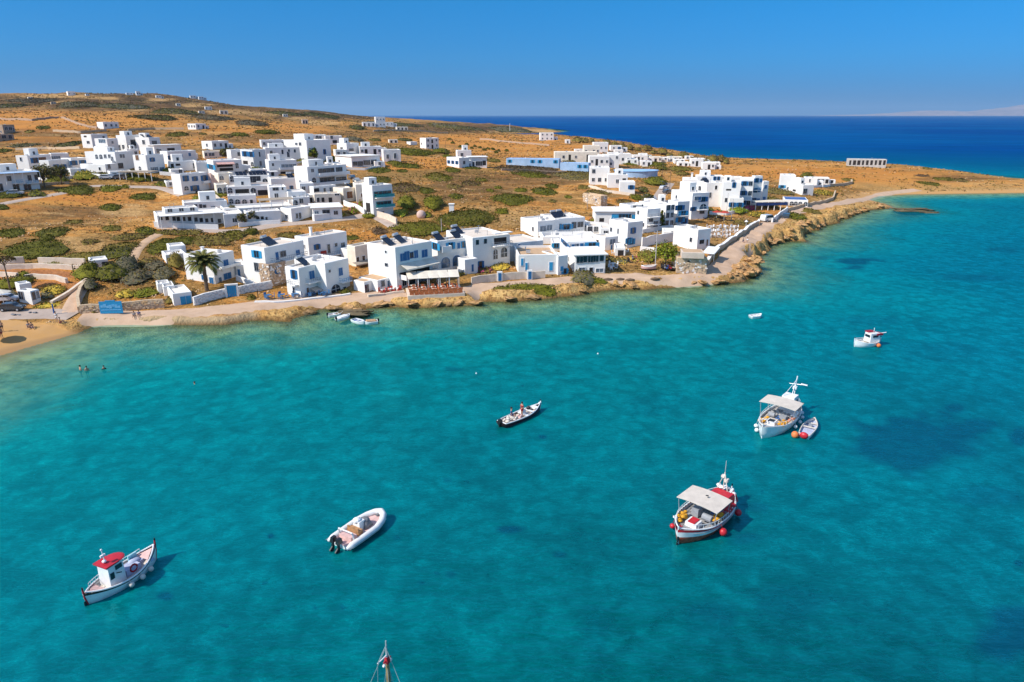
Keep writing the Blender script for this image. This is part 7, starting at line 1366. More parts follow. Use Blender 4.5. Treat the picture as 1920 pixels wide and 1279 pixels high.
# 5 - red trimmed caique with beige canopy
o5, L5 = boat("white fishing boat with wide beige canopy, red hatch and red ball fenders", (1368, 940), (1271, 1020), dz=.08)
L5 = max(L5, 7.8); I5 = hull(o5, L5, 3.5, .85, 1.35, 1.1, .5, True, B_white, B_ant, B_grey, B_white, .28, True, B_red, 2.6, None, 2)
canopy(o5, -L5 * .09, L5 * .21, 3.6, .7, 2.3); part(o5, 'chimney_pipe', B_black, lambda m: m.tube([(L5 * .04, .2, 2.4), (L5 * .04, .2, 2.6), (L5 * .07, .15, 2.7)], .05, 5))
part(o5, 'engine_hatch', B_white, lambda m: m.box((L5 * .27, .15, .9), (1.0, 1.05, .5), tap=.92)); part(o5, 'hatch_lid', B_red, lambda m: m.box((L5 * .27, .15, 1.19), (.85, .6, .08)))
heap(o5, 'net_pile', B_net, (L5 * .25, -1.05, .85), (1.5, .5, .5), 15, 18); heap(o5, 'net_pile', B_net, (L5 * .03, 1.15, .8), (1.0, .35, .7), 16, 12); heap(o5, 'buoy_bunch', B_white, (L5 * .3, -1.3, 1.0), (.6, .2, .3), 17, 7); heap(o5, 'red_gear', B_red, (L5 * .41, -.25, 1.05), (.4, .3, .2), 18, 5)
part(o5, 'cargo_cover', B_red, lambda m: (m.box((-L5 * .3, 0, 1.05), (1.9, 2.2, .6), tap=.85), m.box((-L5 * .28, .5, 1.45), (1.2, 1., .35), tap=.8))); heap(o5, 'red_gear', B_red, (-L5 * .1, 1.2, 1.0), (1.1, .2, .8), 19, 10); heap(o5, 'buoy_bunch', B_white, (-L5 * .4, .6, 1.2), (.7, .6, .3), 20, 10)
part(o5, 'engine_casing', B_white, lambda m: m.box((-L5 * .12, -.4, 1.2), (1.0, 1.1, 1.0), tap=.9)); part(o5, 'winch', M_rail, lambda m: (m.tube([(L5 * .13, .3, 1.1), (L5 * .13, 1.1, 1.1)], .3, 10), m.box((L5 * .08, -.5, 1), (.6, .6, .7))))
part(o5, 'mast', B_ivory, lambda m: (m.tube([(-L5 * .4, -.3, 1), (-L5 * .4, -.3, 3.0)], .05, 6), m.tube([(-L5 * .4, -.9, 1.2), (-L5 * .4, -.3, 2.9)], .04, 5), m.tube([(-L5 * .34, .4, 1.2), (-L5 * .4, -.3, 2.9)], .04, 5), m.tube([(-L5 * .4, -.3, 3.), (-L5 * .4, -.3, 4.1)], .02, 4), m.box((-L5 * .4, -.1, 2.3), (.3, .3, .3)), m.box((-L5 * .4, -.4, 2.6), (.3, .3, .2))))
rail(o5, [(x, w - .1, z) for x, w, z in I5 if abs(x) < L5 * .45], .4, B_white); rail(o5, [(x, -w + .1, z) for x, w, z in I5 if abs(x) < L5 * .45], .4, B_white)
fender(o5, I5, L5 * .10, 1, B_red, .33, 'red_fender'); fender(o5, I5, -L5 * .30, 1, B_red, .3, 'red_fender'); fender(o5, I5, L5 * .34, -1, B_red, .22, 'red_fender')
part(o5, 'bow_weight', B_black, lambda m: m.tube([(L5 * .5 + .05, 0, .9), (L5 * .5 + .12, 0, -.2)], .09, 6)); part(o5, 'side_stripe', B_grey, lambda m: (m.tube([(x * 1.0, w * .985 + .02, z * .72) for x, w, z in I5], .03, 4), m.tube([(x * 1.0, -w * .985 - .02, z * .72) for x, w, z in I5], .03, 4)))
# 6 - white boat with red canopied stern, right
o, L = boat("small white cabin boat with a dark red covered top, alone at upper right", (1648, 645), (1602, 650), 'cabin_boat')
I = hull(o, L, 2.1, .6, 1.0, .75, .35, True, B_white, B_black, B_ivory, B_white, .2, True, None, 2.6)
part(o, 'cabin', B_white, lambda m: (m.box((-L * .16, 0, 1.25), (1.7, 1.3, 1.3), tap=.9))); part(o, 'cabin_cover', mat('dark_red_canvas', (.28, .02, .04), .9, .2, 2), lambda m: (m.box((-L * .14, -.45, 1.95), (1.1, .75, .2)), m.box((-L * .32, .3, 1.75), (1.0, .9, .25)))); part(o, 'cabin_window', M_glass, lambda m: (m.box((-L * .16 + .84, 0, 1.5), (.05, .9, .35)), m.box((-L * .16, .65, 1.5), (.9, .05, .35)), m.box((-L * .16, -.65, 1.5), (.9, .05, .35))))
part(o, 'tiller_boom', B_white, lambda m: (m.tube([(-L * .3, .3, 1.8), (-L * .6, .5, 1.9)], .07, 5), m.tube([(-L * .2, 0, 2), (-L * .2, 0, 2.6)], .04, 5))); fender(o, I, -L * .22, -1, B_or, .3); fender(o, I, -L * .22, 1, B_or, .3); heap(o, 'rope_coil', B_rope, (L * .12, .1, .62), (.6, .5, .2), 22, 7); rail(o, [(x, w - .1, z) for x, w, z in I if x > -.1 * L and x < .44 * L], .3, B_white); rail(o, [(x, -w + .1, z) for x, w, z in I if x > -.1 * L and x < .44 * L], .3, B_white)
# 7 - dinghies
def dinghy(label, ps, pb, hullm, deckm, motor=True, w=1.3, cover=None, name='dinghy'):
    o, L = boat(label, ps, pb, name, 'dinghy'); hull(o, L, w, .4, .6, .42, .2, False, hullm, hullm, deckm, hullm, .15, False); part(o, 'thwart', B_white, lambda m: (m.box((-.1 * L, 0, .38), (.25, w * .8, .05)), m.box((.2 * L, 0, .42), (.25, w * .6, .05))))
    if motor: part(o, 'outboard_engine', B_black, lambda m: (m.box((-L / 2 - .15, 0, .6), (.3, .26, .4), tap=.8), m.box((-L / 2 - .18, 0, .2), (.1, .1, .6))))
    if cover: part(o, 'cover', cover, lambda m: m.prism([(-L * .42, .36), (L * .3, .42), (L * .25, .62), (-L * .38, .58)], -w * .38, w * .38))
    return o
dinghy("tiny white rowing dinghy alone off the point", (1407, 597), (1427, 595), B_white, B_white, False)
dinghy("white dinghy moored nearest the rocks, left of the four", (616, 595), (643, 591), B_white, B_ivory, True)
dinghy("upturned looking white covered dinghy, second of the four moored", (632, 602), (656, 595), B_white, B_lav, True, 1.4, B_white)
dinghy("white and aqua dinghy, third of the four moored", (663, 603), (683, 609), B_white, B_blue, False, 1.4)
dinghy("dinghy with a tan wooden cover, rightmost of the four moored", (708, 606), (681, 608), B_white, B_ttan, True, 1.5, mat('tan_cover', (.50, .30, .16), .8, .2, 3))
# 8 - sailing boat whose masthead rises into the picture
p = (-5.06, 22.2, 0); o = empty('sailing_boat', p, "wooden mast top with red crosstrees and rigging rising at the bottom edge", 'sailing boat'); o.rotation_euler = (0, 0, 2.6)
I = hull(o, 9.5, 2.8, .9, 1.3, 1.1, .6, False, B_white, B_ant, B_ivory, B_ttan, .2, True); part(o, 'cabin', B_white, lambda m: m.box((.4, 0, 1.0), (3.2, 1.5, .7), tap=.85))
part(o, 'mast', mat('varnished_wood', (.38, .26, .12), .5, .15, 3), lambda m: m.tube([(0, 0, .7), (0, 0, 8), (0, 0, 11.1)], [.14, .11, .075], 8)); part(o, 'topmast', mat('grey_alloy', (.42, .45, .45), .4, .1, 3), lambda m: m.tube([(0, 0, 11.1), (0, 0, 12.0)], [.055, .025], 6))
part(o, 'crosstree', B_red, lambda m: (m.box((0, 0, 11.05), (.17, .17, .3)), m.tube([(0, -.2, 11.05), (0, .2, 11.05)], .04, 6))); part(o, 'spreader', B_white, lambda m: (m.tube([(0, 0, 11.3), (.0, .55, 11.3)], .03, 5), m.ball((0, -.2, 10.9), .07, 6, 5), m.ball((0, .2, 10.9), .07, 6, 5)))
part(o, 'rigging', mat('steel_wire', (.35, .42, .40), .4, .1, 3), lambda m: ([m.tube([a, b], .014, 4) for a, b in (((0, 0, 11.8), (0, .55, 11.3)), ((0, .55, 11.3), (0, 1.35, .9)), ((0, 0, 11.7), (4.6, 0, 1.2)), ((0, 0, 11.6), (-4.6, 0, 1.1)), ((0, 0, 11.0), (-1.2, 1.35, .9)), ((0, 0, 11.0), (.9, 1.3, .9)), ((0, 0, 11.0), (0, -1.35, .9)), ((0, 0, 10.9), (-1.2, -1.3, .9)), ((0, 0, 10.1), (3.4, .2, 1.)))]))
# mooring buoys
for x, y, lb in ((1121, 664, "tiny white mooring buoy in the open bay"), (893, 701, "small pale mooring float left in the open bay")):
    p = on_z(x, y); m = MB(); m.ball((p[0], p[1], .05), .11, 8, 6); m.tube([(p[0], p[1], .14), (p[0], p[1], .24)], .02, 5); tag(m.build('mooring_buoy', B_white, None, True), lb, 'buoy')

heap(o4, 'crew_gear', B_grey, (-L4 * .02, 0, 1.0), (1.2, 1.8, .5), 31, 14); heap(o4, 'stern_gear', B_net, (-L4 * .36, .7, 1.2), (.7, .7, .4), 32, 10); heap(o4, 'stern_gear', B_white, (-L4 * .42, -.3, 1.5), (.5, 1.2, .5), 33, 12); heap(o4, 'side_gear', B_or, (L4 * .1, 1.5, 1.1), (1.0, .3, .3), 34, 7)
heap(o5, 'stern_gear', B_white, (-L5 * .43, -.2, 1.35), (.5, 1.5, .3), 35, 12); heap(o5, 'side_gear', B_red, (-L5 * .16, 1.5, 1.15), (1.6, .2, .4), 36, 10); heap(o5, 'net_pile', B_net, (L5 * .06, 1.35, 1.0), (1.3, .4, .5), 37, 12); heap(o5, 'deck_gear', B_blue, (-L5 * .02, .9, 1.0), (.9, .5, .4), 38, 7)
# ------------------------------------------------------------------ people: one skinned body each, clothes and hair as parts
S_skin = mat('skin', (.48, .27, .17), .6, .08, 4); S_hair = mat('hair', (.03, .02, .015), .8, .2, 8)
CLOTH = {k: mat('cloth_' + k, c, .9, .15, 6) for k, c in dict(white=(.7, .7, .7), black=(.02, .02, .025), red=(.32, .03, .04), blue=(.04, .08, .25), grey=(.25, .25, .27), green=(.05, .18, .10), tan=(.45, .33, .2)).items()}
_dg = None
def skin_obj(name, pts, edges, rad, m_, parent, root_i=0, sub=1):
    me_ = bpy.data.meshes.new(name); me_.from_pydata(pts, edges, []); ob = bpy.data.objects.new(name, me_); COL.objects.link(ob)
    md = ob.modifiers.new('skin', 'SKIN'); md.use_smooth_shade = True; sv = me_.skin_vertices[0].data
    for i, r_ in enumerate(rad): sv[i].radius = (r_, r_) if not hasattr(r_, '__len__') else r_; sv[i].use_root = (i == root_i)
    ob.modifiers.new('sub', 'SUBSURF').levels = sub
    dg = bpy.context.evaluated_depsgraph_get(); dg.update(); nm = bpy.data.meshes.new_from_object(ob.evaluated_get(dg)); nm.name = name
    bpy.data.objects.remove(ob); nm.materials.clear(); nm.materials.append(m_); o2 = bpy.data.objects.new(name, nm); link(o2, parent); return o2
_PC = {}
def body_meshes(pose):
    if pose in _PC: return _PC[pose]
    if pose == 'stand': hip, kn, an, hz = .92, [(.10, .03, .49), (-.10, .05, .49)], [(.11, -.02, .08), (-.12, .02, .08)], .92
    elif pose == 'sit': hip = .45; kn = [(.12, -.42, .46), (-.12, -.42, .46)]; an = [(.12, -.44, .08), (-.13, -.40, .08)]
    elif pose == 'ground': hip = .14; kn = [(.12, -.36, .42), (-.12, -.38, .38)]; an = [(.12, -.66, .08), (-.14, -.70, .08)]
    z = hip; P = [(0, 0, z), (0, .0, z + .22), (0, .01, z + .44), (0, 0, z + .56), (0, -.02, z + .66), (0, -.02, z + .78)]
    E = [(0, 1), (1, 2), (2, 3), (3, 4), (4, 5)]; Rr = [(.15, .11), (.13, .10), (.17, .11), (.055, .055), (.085, .10), (.08, .095)]
    b = 6
    for s, k, a in ((1, kn[0], an[0]), (-1, kn[1], an[1])):
        P += [(s * .10, 0, z - .04), k, a, (a[0], a[1] - .16, .04)]; E += [(0, b), (b, b + 1), (b + 1, b + 2), (b + 2, b + 3)]; Rr += [.085, .06, .04, .035]; b += 4
    for s in (1, -1):
        P += [(s * .19, 0, z + .45), (s * .25, .02, z + .20), (s * .24, -.10, z - .02), (s * .23, -.14, z - .12)]; E += [(2, b), (b, b + 1), (b + 1, b + 2), (b + 2, b + 3)]; Rr += [.055, .042, .033, .03]; b += 4
    tmp = bpy.data.objects.new('tmp', None); COL.objects.link(tmp)
    body = skin_obj('body', P, E, Rr, S_skin, tmp).data
    sh = skin_obj('shirt', [(0, 0, z + .05), (0, 0, z + .24), (0, .01, z + .44), (.20, 0, z + .43), (-.20, 0, z + .43), (.25, .01, z + .28), (-.25, .01, z + .28)], [(0, 1), (1, 2), (2, 3), (2, 4), (3, 5), (4, 6)], [(.17, .125), (.155, .12), (.19, .125), .075, .075, .06, .06], S_skin, tmp).data
    st = skin_obj('shorts', [(0, 0, z + .04), (.10, 0, z - .05), (-.10, 0, z - .05)] + [tuple(np.array((s * .10, 0, z - .04)) * .35 + np.array(k) * .65) for s, k in ((1, kn[0]), (-1, kn[1]))], [(0, 1), (0, 2), (1, 3), (2, 4)], [(.165, .12), .10, .10, .085, .085], S_skin, tmp).data
    m = MB(); m.ball((0, .005, z + .755), .108, 10, 7, sq=(.95, 1.08, .9)); hr = m.mesh('hair', S_hair, True)
    m = MB(); m.ball((0, -.115, z + .70), .018, 6, 4); m.box((0, -.105, z + .655), (.05, .01, .01)); [m.ball((s * .035, -.098, z + .725), .011, 6, 4) for s in (-1, 1)]; [m.ball((s * .092, -.02, z + .70), .02, 6, 4) for s in (-1, 1)]; fc = m.mesh('face', S_skin)
    for c in list(tmp.children): bpy.data.objects.remove(c)
    bpy.data.objects.remove(tmp); _PC[pose] = (body, sh, st, hr, fc); return _PC[pose]
def person(label, p, rz, pose='stand', top='white', bot='blue', scale=1.0, group=None):
    o = empty('person', tuple(p), label, 'person', group); o.rotation_euler = (0, 0, rz); o.scale = (scale,) * 3; b, sh, st, hr, fc = body_meshes(pose)
    link(bpy.data.objects.new('body', b), o); link(bpy.data.objects.new('hair', hr), o); link(bpy.data.objects.new('face', fc), o)
    for nm, me_, c in (('shirt', sh, top), ('shorts', st, bot)):
        if c:
            me2 = me_.copy(); me2.materials.clear(); me2.materials.append(CLOTH[c]); link(bpy.data.objects.new(nm, me2), o)
    return o
def onb(o, x, y, z): # point on a boat
    a = o.rotation_euler.z; return (o.location.x + x * math.cos(a) - y * math.sin(a), o.location.y + x * math.sin(a) + y * math.cos(a), o.location.z + z)
person("person in dark blue with a pale cap sitting at the stern of the maroon boat", onb(o3, -L3 * .2, .35, .25), 1.5, 'sit', 'blue', 'blue', 1.05)
person("person in dark red bending amidships on the maroon boat", onb(o3, 0, -.1, .22), 2.2, 'stand', 'red', 'red')
for x, y, lb, dz, c in ((151, 694, "bather with fair hair standing chest deep, left of the pair", -1.05, None), (163, 695, "bather facing the fair haired one, right of the pair", -1.1, None), (195, 692, "single bather a few strokes right of the pair", -1.25, 'black'), (365, 720, "lone swimmer further out in the bay", -1.42, None)):
    p = on_z(x, y); person(lb, (p[0], p[1], dz), x * .1, 'stand', c, 'blue')
for x, y, lb, ps, t, b_, rz in ((5, 622, "beachgoer standing in dark shorts near the left edge, upper", 'stand', None, 'black', .4), (4, 634, "beachgoer standing in the shade of the big umbrella pole at the left edge", 'stand', None, 'red', 1.2), (54, 614, "person sitting on the sand in purple grey clothes", 'ground', 'grey', 'black', .5), (60, 615, "companion lying back beside the person in grey", 'ground', None, 'blue', .9),
    (107, 604, "person in white standing at the sand's upper edge", 'stand', 'white', 'white', 0.), (113, 606, "child crouching beside the person in white", 'ground', None, 'red', 2.), (252, 594, "seated person on the promenade edge, left", 'ground', 'grey', 'black', .3), (261, 592, "seated person on the promenade edge, right", 'ground', 'blue', 'grey', .3),
    (1393, 456, "person in pale blue sitting on the coast road, left of two", 'sit', 'grey', 'blue', .5), (1401, 455, "person in white sitting on the coast road, right of two", 'sit', 'white', 'grey', 5.6), (1424, 424, "walker in beige by the parapet of the coast road", 'stand', 'tan', 'tan', 1.)):
    person(lb, on_ground(x, y), rz, ps, t, b_)
# ------------------------------------------------------------------ cars, scooters, small boats ashore
def car(label, x, y, rz, col, s=1.0, name='parked_car', cat='car', van=False):
    p = on_ground(x, y); o = empty(name, (p[0], p[1], p[2] + .1), label, cat); o.rotation_euler = (0, 0, rz); o.scale = (s,) * 3; c = mat('car_' + label.split()[0], col, .3, .05, 2, spec=.6, clear=.6)
    hr = 1.75 if van else 1.42; rf = [(-2.0, .35), (2.0, .35), (2.05, .7), (1.95, .85), (1.05, .98), (.55, hr - .06), (.3, hr), (-1.3 if not van else -1.8, hr), (-1.75 if not van else -1.98, hr - .4), (-2.05, .85)]
    m = MB(); m.prism(rf, -.82, .82); m.build('body', c, o)
    g = MB(); g.prism([(.98, 1.0), (.58, hr - .12), (-1.3, hr - .12), (-1.62, 1.0)], -.835, .835); g.build('side_window', M_glass, o)
    g = MB(); g.add([(1.03, -.7, 1.0), (1.03, .7, 1.0), (.60, .66, hr - .05), (.60, -.66, hr - .05)], [(0, 1, 2, 3)]); g.build('windscreen', M_glass, o)
    for wx in (-1.25, 1.28):
        for wy in (-.78, .78):
            w = MB(); w.tube([(0, -.1, 0), (0, .1, 0)], .33, 14); q = w.build('wheel', B_black, o); q.location = (wx, wy, .3); h = MB(); h.tube([(0, -.11, 0), (0, .11, 0)], .18, 10); h.build('rim', M_tank, q)
    for wy in (-.58, .58): h = MB(); h.box((2.04, wy, .68), (.06, .3, .14)); h.build('headlight', M_frame, o)
    return o
car("white van parked by the parapet at the taverna wall", 1440, 416, .5, (.7, .7, .68), 1.15, 'parked_van', 'van', True); car("dark blue grey car parked at the green cliff mound", 1474, 410, 1.1, (.03, .05, .07), 1.1)
for x, y, c, rz, lb in [(1240, 347, (.03, .04, .05), .8, "black car at the top of the east lane"), (1245, 356, (.5, .5, .52), .7, "silver car beside the pole on the east lane"), (1252, 363, (.05, .06, .08), .6, "slate car just below the silver one"), (1212, 374, (.06, .07, .09), 2.2, "navy car parked under the lane bushes"), (1220, 377, (.45, .46, .48), 2.2, "pale grey car next to the navy one"),
   (660, 336, (.05, .10, .16), 2.0, "petrol blue car squeezed beside the apartment block"), (668, 342, (.35, .38, .4), 2.0, "grey blue car behind the petrol blue one"), (1500, 379, (.04, .05, .08), .3, "midnight car at the taverna end"), (30, 366, (.55, .56, .57), .4, "whitish car by the blue pillared apartments"), (226, 336, (.12, .09, .08), .2, "brownish car under the cluster carport"), (200, 336, (.6, .6, .6), .2, "light car under the cluster carport")]:
    car(lb, x, y, rz, c)
def scooter(label, x, y, rz, c):
    p = on_ground(x, y); o = empty('scooter', (p[0], p[1], p[2] + .08), label, 'scooter', None, rz); 
    for wx in (-.6, .6): m = MB(); m.tube([(wx, -.06, .25), (wx, .06, .25)], .25, 12); m.build('wheel', B_black, o)
    m = MB(); m.prism([(-.85, .45), (-.1, .4), (.0, .2), (.35, .2), (.5, .75), (.42, .95), (.28, .4), (0, .45), (-.1, .72), (-.8, .78)], -.15, .15); m.build('body', CLOTH[c], o); m = MB(); m.box((-.42, 0, .83), (.65, .28, .1)); m.build('seat', B_black, o); m = MB(); m.tube([(.45, -.3, 1.0), (.45, .3, 1.0)], .03, 5); m.build('handlebar', B_black, o)
for x, y, c, lb in [(1241, 505, 'black', "black scooter, leftmost under the bright tree"), (1246, 506, 'grey', "grey scooter, second under the bright tree"), (1251, 507, 'blue', "blue scooter, third under the bright tree"), (1256, 507, 'red', "red scooter, rightmost under the bright tree"), (1186, 488, 'grey', "grey scooter on the gravel yard, upper"), (1178, 492, 'black', "black scooter on the gravel yard, lower")]:
    scooter(lb, x, y, 1.2 + x % 3 * .2, c)
o, L = boat("white and red rowing boat pulled up on the promenade", (1203, 506), (1229, 506), 'beached_boat', 'boat'); p = on_ground(1216, 506); o.location = (p[0], p[1], p[2] + .28); hull(o, L, 1.5, .5, .75, .6, .3, True, B_pink, B_maroon, B_ivory, B_white, .15, False); part(o, 'thwart', B_ivory, lambda m: (m.box((0, 0, .42), (.25, 1.3, .05)), m.box((L * .25, 0, .46), (.2, .9, .05))))
o, L = boat("small yellow striped boat with a bare mast pulled up beside the boathouse", (1264, 508), (1274, 507), 'beached_boat', 'boat'); p = on_ground(1269, 508); o.location = (p[0], p[1], p[2] + .28); hull(o, max(L, 2.6), 1.2, .45, .7, .5, .3, True, B_black, B_black, B_net, B_ivory, .15, False); part(o, 'mast', B_ivory, lambda m: m.tube([(0, 0, .3), (0, 0, 3.4)], .05, 5))
p = on_ground(1006, 506); o = empty('beached_boat', (p[0], p[1], p[2] + 1.8), "blue grey rowing boat hung on the white terrace wall", 'boat', None, .25); I = hull(o, 3.6, 1.0, .35, .6, .5, .2, True, B_lav, B_lav, B_gcov, B_lav, .1, False)
# three overturned dark hulls on the rocks edge
for x, y, lb in ((1140, 525, "first low dark upturned hull at the road edge"), (1163, 525, "second low dark upturned hull at the road edge"), (1181, 526, "third low dark upturned hull at the road edge"), (1228, 524, "fourth low dark upturned hull, apart on the right")):
    p = on_ground(x, y); m = MB(); m.ball((0, 0, .1), .5, 12, 8, sq=(2.0, .8, .6)); m.tube([(-1, 0, .12), (0, 0, .42), (1, 0, .12)], .04, 4); o = m.build('upturned_boat', mat('dark_timber', (.16, .10, .06), .9, .2, 3), None, True); o.location = tuple(p); o.rotation_euler = (0, 0, .1); tag(o, lb, 'boat')
# ------------------------------------------------------------------ poles, signs
def pole(label, x, y, ytop, r=.09, m_=None, arms=True, name='utility_pole', cat='pole'):
    p = on_ground(x, y); d = rayd(x, ytop); t = p[1] / d[1]; h = H + d[2] * t - p[2]; o = empty(name, tuple(p), label, cat); m = MB(); m.tube([(0, 0, -.3), (0, 0, h)], [r, r * .75], 7); m.build('shaft', m_ or TRUNK, o)
    if arms: m = MB(); m.box((0, 0, h - .4), (1.4, .1, .1)); [m.tube([(q, 0, h - .35), (q, 0, h - .15)], .05, 5) for q in (-.55, 0, .55)]; m.build('crossarm', m_ or TRUNK, o)
pole("pale utility pole rising in front of the white yard wall", 1228, 505, 432, .1, mat('pole_grey', (.48, .42, .40), .9, .1, 2)); pole("wooden utility pole below the cube cluster", 1371, 413, 373, .09, mat('pole_grey', (.48, .42, .40), .9, .1, 2), False); pole("slim pole beside the bright green bush", 1362, 400, 362, .06, M_rail, False); pole("utility pole at the top of the east lane", 1255, 362, 308, .09)
pole("dark post in the red earth field", 139, 516, 496, .12, None, False, 'post', 'post'); pole("pale post above the seafront hotel roofs", 828, 435, 410, .1, mat('pole_grey', (.48, .42, .40), .9, .1, 2), False, 'post', 'post'); pole("radio mast beyond the fields near the sea", 956, 247, 231, .45, M_frame, False, 'radio_mast', 'mast'); pole("grey pole left of the roofless stone box", 1101, 392, 362, .07, M_rail, False); pole("blue lifeguard post at the beach path", 102, 590, 570, .14, B_blue, False, 'beach_post', 'post')
pole("lamp post at the villa's sea wall", 484, 558, 543, .08, M_dark, False, 'lamp_post', 'lamp post')
for x, y, yt, lb in ((836, 290, 262, "thin pole at the green grove"), (1330, 312, 292, "slender pole among the far coastal houses"), (1242, 330, 300, "utility pole right of the round roof")): pole(lb, x, y, yt, .08)
# blue painted board on the stone wall
p = on_ground(213, 588); o = empty('painted_board', (p[0], p[1] - .4, p[2]), "big sky blue painted board with a pale sea picture on the stone wall", 'sign', None, .12); m = MB(); m.box((0, 0, 1.15), (3.5, .12, 2.0)); m.build('board', M_ltb, o)
Mb2 = mat('board_pale_blue', (.18, .45, .68), .6, .2, 3, col2=(.08, .34, .6)); m = MB()
for i in range(7): m.box((-1.3 + i * .43, -.075, 1.35 + .12 * math.sin(i * 1.9)), (.46, .03, .38 + .2 * (i % 2))); 
m.box((0, -.07, .75), (3.1, .03, .14)); m.build('picture', Mb2, o); m = MB(); m.box((0, 0, 2.22), (1.5, .14, .22)); m.build('crest', M_ltb, o)
# ------------------------------------------------------------------ furniture
M_org = mat('orange_wood', (.60, .16, .05), .6, .2, 5); M_ch = mat('white_plastic', (.7, .7, .7), .5, .05, 3); M_chb = mat('blue_chair', (.06, .16, .32), .6, .1, 3)
def chair_me(c):
    m = MB(); m.box((0, 0, .45), (.5, .5, .06)); m.box((0, .25, .75), (.5, .06, .6)); [m.box((sx * .21, sy * .21, .21), (.05, .05, .42)) for sx in (-1, 1) for sy in (-1, 1)]; return m.mesh('chair', c)
def table_me(c): m = MB(); m.box((0, 0, .74), (.9, .9, .05)); m.tube([(0, 0, 0), (0, 0, .72)], .05, 6); m.box((0, 0, .02), (.5, .5, .04)); return m.mesh('table', c)
CH = {'o': chair_me(M_org), 'w': chair_me(M_ch), 'b': chair_me(M_chb), 'r': chair_me(M_red)}; TB = {'o': table_me(M_canvas), 'w': table_me(M_ch), 'b': table_me(M_chb)}
def put(me_, nm, p, rz, lab, cat, grp): o = bpy.data.objects.new(nm, me_); o.location = p; o.rotation_euler = (0, 0, rz); link(o); tag(o, lab, cat, grp)
A = on_ground(768, 561); B = on_ground(868, 553); du = (B - A)[:2]; Lt = float(np.linalg.norm(du)); du /= Lt; dv = np.array([-du[1], du[0]]); an = math.atan2(du[1], du[0])
zt = max(hgt(*(A[:2] + du * Lt * q + dv * w)) for q in (0, .3, .6, 1) for w in (0, 3, 6)) + .12
o = empty('dining_deck', (A[0], A[1], zt), "seafront dining deck with an orange wooden fence", 'deck', None, an); m = MB(); m.box((Lt / 2, 2.8, -.6), (Lt + .6, 6.2, 1.2)); m.build('platform', M_wallp, o)
nf = int(Lt / .8)
for i in range(nf):
    m = MB(); m.box((Lt * (i + .5) / nf, -.1, .5), (Lt / nf - .12, .08, .8)); m.build('fence_panel', M_org, o)
m = MB(); m.box((Lt / 2, -.1, .98), (Lt, .12, .1)); m.build('fence_rail', M_org, o)
G1 = "orange chairs of the seafront dining deck"; G2 = "square tables of the seafront dining deck"
for row in range(3):
    for c in range(int(Lt / 1.75)):
        q = A[:2] + du * (1.0 + c * 1.75) + dv * (.9 + row * 1.8); put(TB['o'], 'table', (q[0], q[1], zt), an, "square pale topped table among orange chairs on the seafront deck", 'table', G2)
        for k, (dx, dy, rr) in enumerate(((0, -.62, math.pi), (0, .62, 0), (-.62, 0, math.pi / 2), (.62, 0, -math.pi / 2))):
            if k == 1 and row == 2: continue
            q2 = q + du * dx + dv * dy; put(CH['o'], 'chair', (q2[0], q2[1], zt), an + rr + random.uniform(-.2, .2), "orange red chair at a table on the seafront deck", 'chair', G1)
nc = 5
for i in range(nc):
    q = A[:2] + du * (Lt * (i + .5) / nc) + dv * 5.4; o = empty('shade_sail', (q[0], q[1], zt), ["cream shade canopy over the deck, leftmost of five", "cream shade canopy over the deck, second from left", "cream shade canopy over the deck, middle one", "cream shade canopy over the deck, fourth from left", "cream shade canopy over the deck, rightmost of five"][i], 'canopy', None, an + [.05, -.03, 0, .04, -.05][i])
    w = Lt / nc * .5; m = MB(); m.add([(-w, -1.9, 2.15), (w, -1.9, 2.15), (w, 1.6, 2.75), (-w, 1.6, 2.75), (-w, -1.9, 2.2), (w, -1.9, 2.2), (w, 1.6, 2.8), (-w, 1.6, 2.8), (0, 0, 2.6)], [(0, 3, 2, 1), (4, 5, 8), (5, 6, 8), (6, 7, 8), (7, 4, 8), (0, 1, 5, 4)]); m.build('canopy', M_canvas, o)
    
    for sx in (-1, 1):
        for sy in (-1.8, 1.5): m = MB(); m.tube([(sx * (w - .1), sy, 0), (sx * (w - .1), sy, 2.15)], .05, 5); m.build('post', M_frame, o)
def cafe(pts, col, lab, grp, kinds='', seed=0, z=None, tabs=True):
    r = random.Random(seed)
    for (x, y) in pts:
        p = on_ground(x, y) if z is None else on_z(x, y, z); a = r.uniform(0, 3)
        if tabs: put(TB[col if col in TB else 'w'], 'table', (p[0], p[1], p[2] + .03), a, lab.replace('chair', 'table'), 'table', grp.replace('chairs', 'tables'))
        for k in range(3): b = a + k * 2.1; put(CH[col], 'chair', (p[0] + .75 * math.cos(b), p[1] + .75 * math.sin(b), p[2] + .03), b - math.pi / 2, lab, 'chair', grp)
cafe([(x, y) for x in range(1332, 1392, 15) for y in (429, 437, 445) if x < 1400 - (y - 428) * 1.8], 'w', "white chair in the gravel cafe yard inside the parapet", "white chairs of the cafe yard", seed=1)
cafe([(608 - 26 * i, 556 + 1.2 * i) for i in range(0, 5)], 'b', "blue grey chair on the terrace inside the white curb wall", "chairs on the terrace by the broad arch house", seed=2)
cafe([(720, 551), (733, 549), (745, 548)], 'r', "red chair in front of the long tan roofed cottage", "red chairs before the tan cottage", seed=3)
cafe([(1155, 478), (1170, 476), (1040, 500)], 'w', "white chair in the rock garden", "white chairs in gardens", seed=4)
cafe([(868, 513), (1148, 506), (1150, 500)], 'w', "white chair beside the small gabled porch", "white chairs by the porch", seed=5)
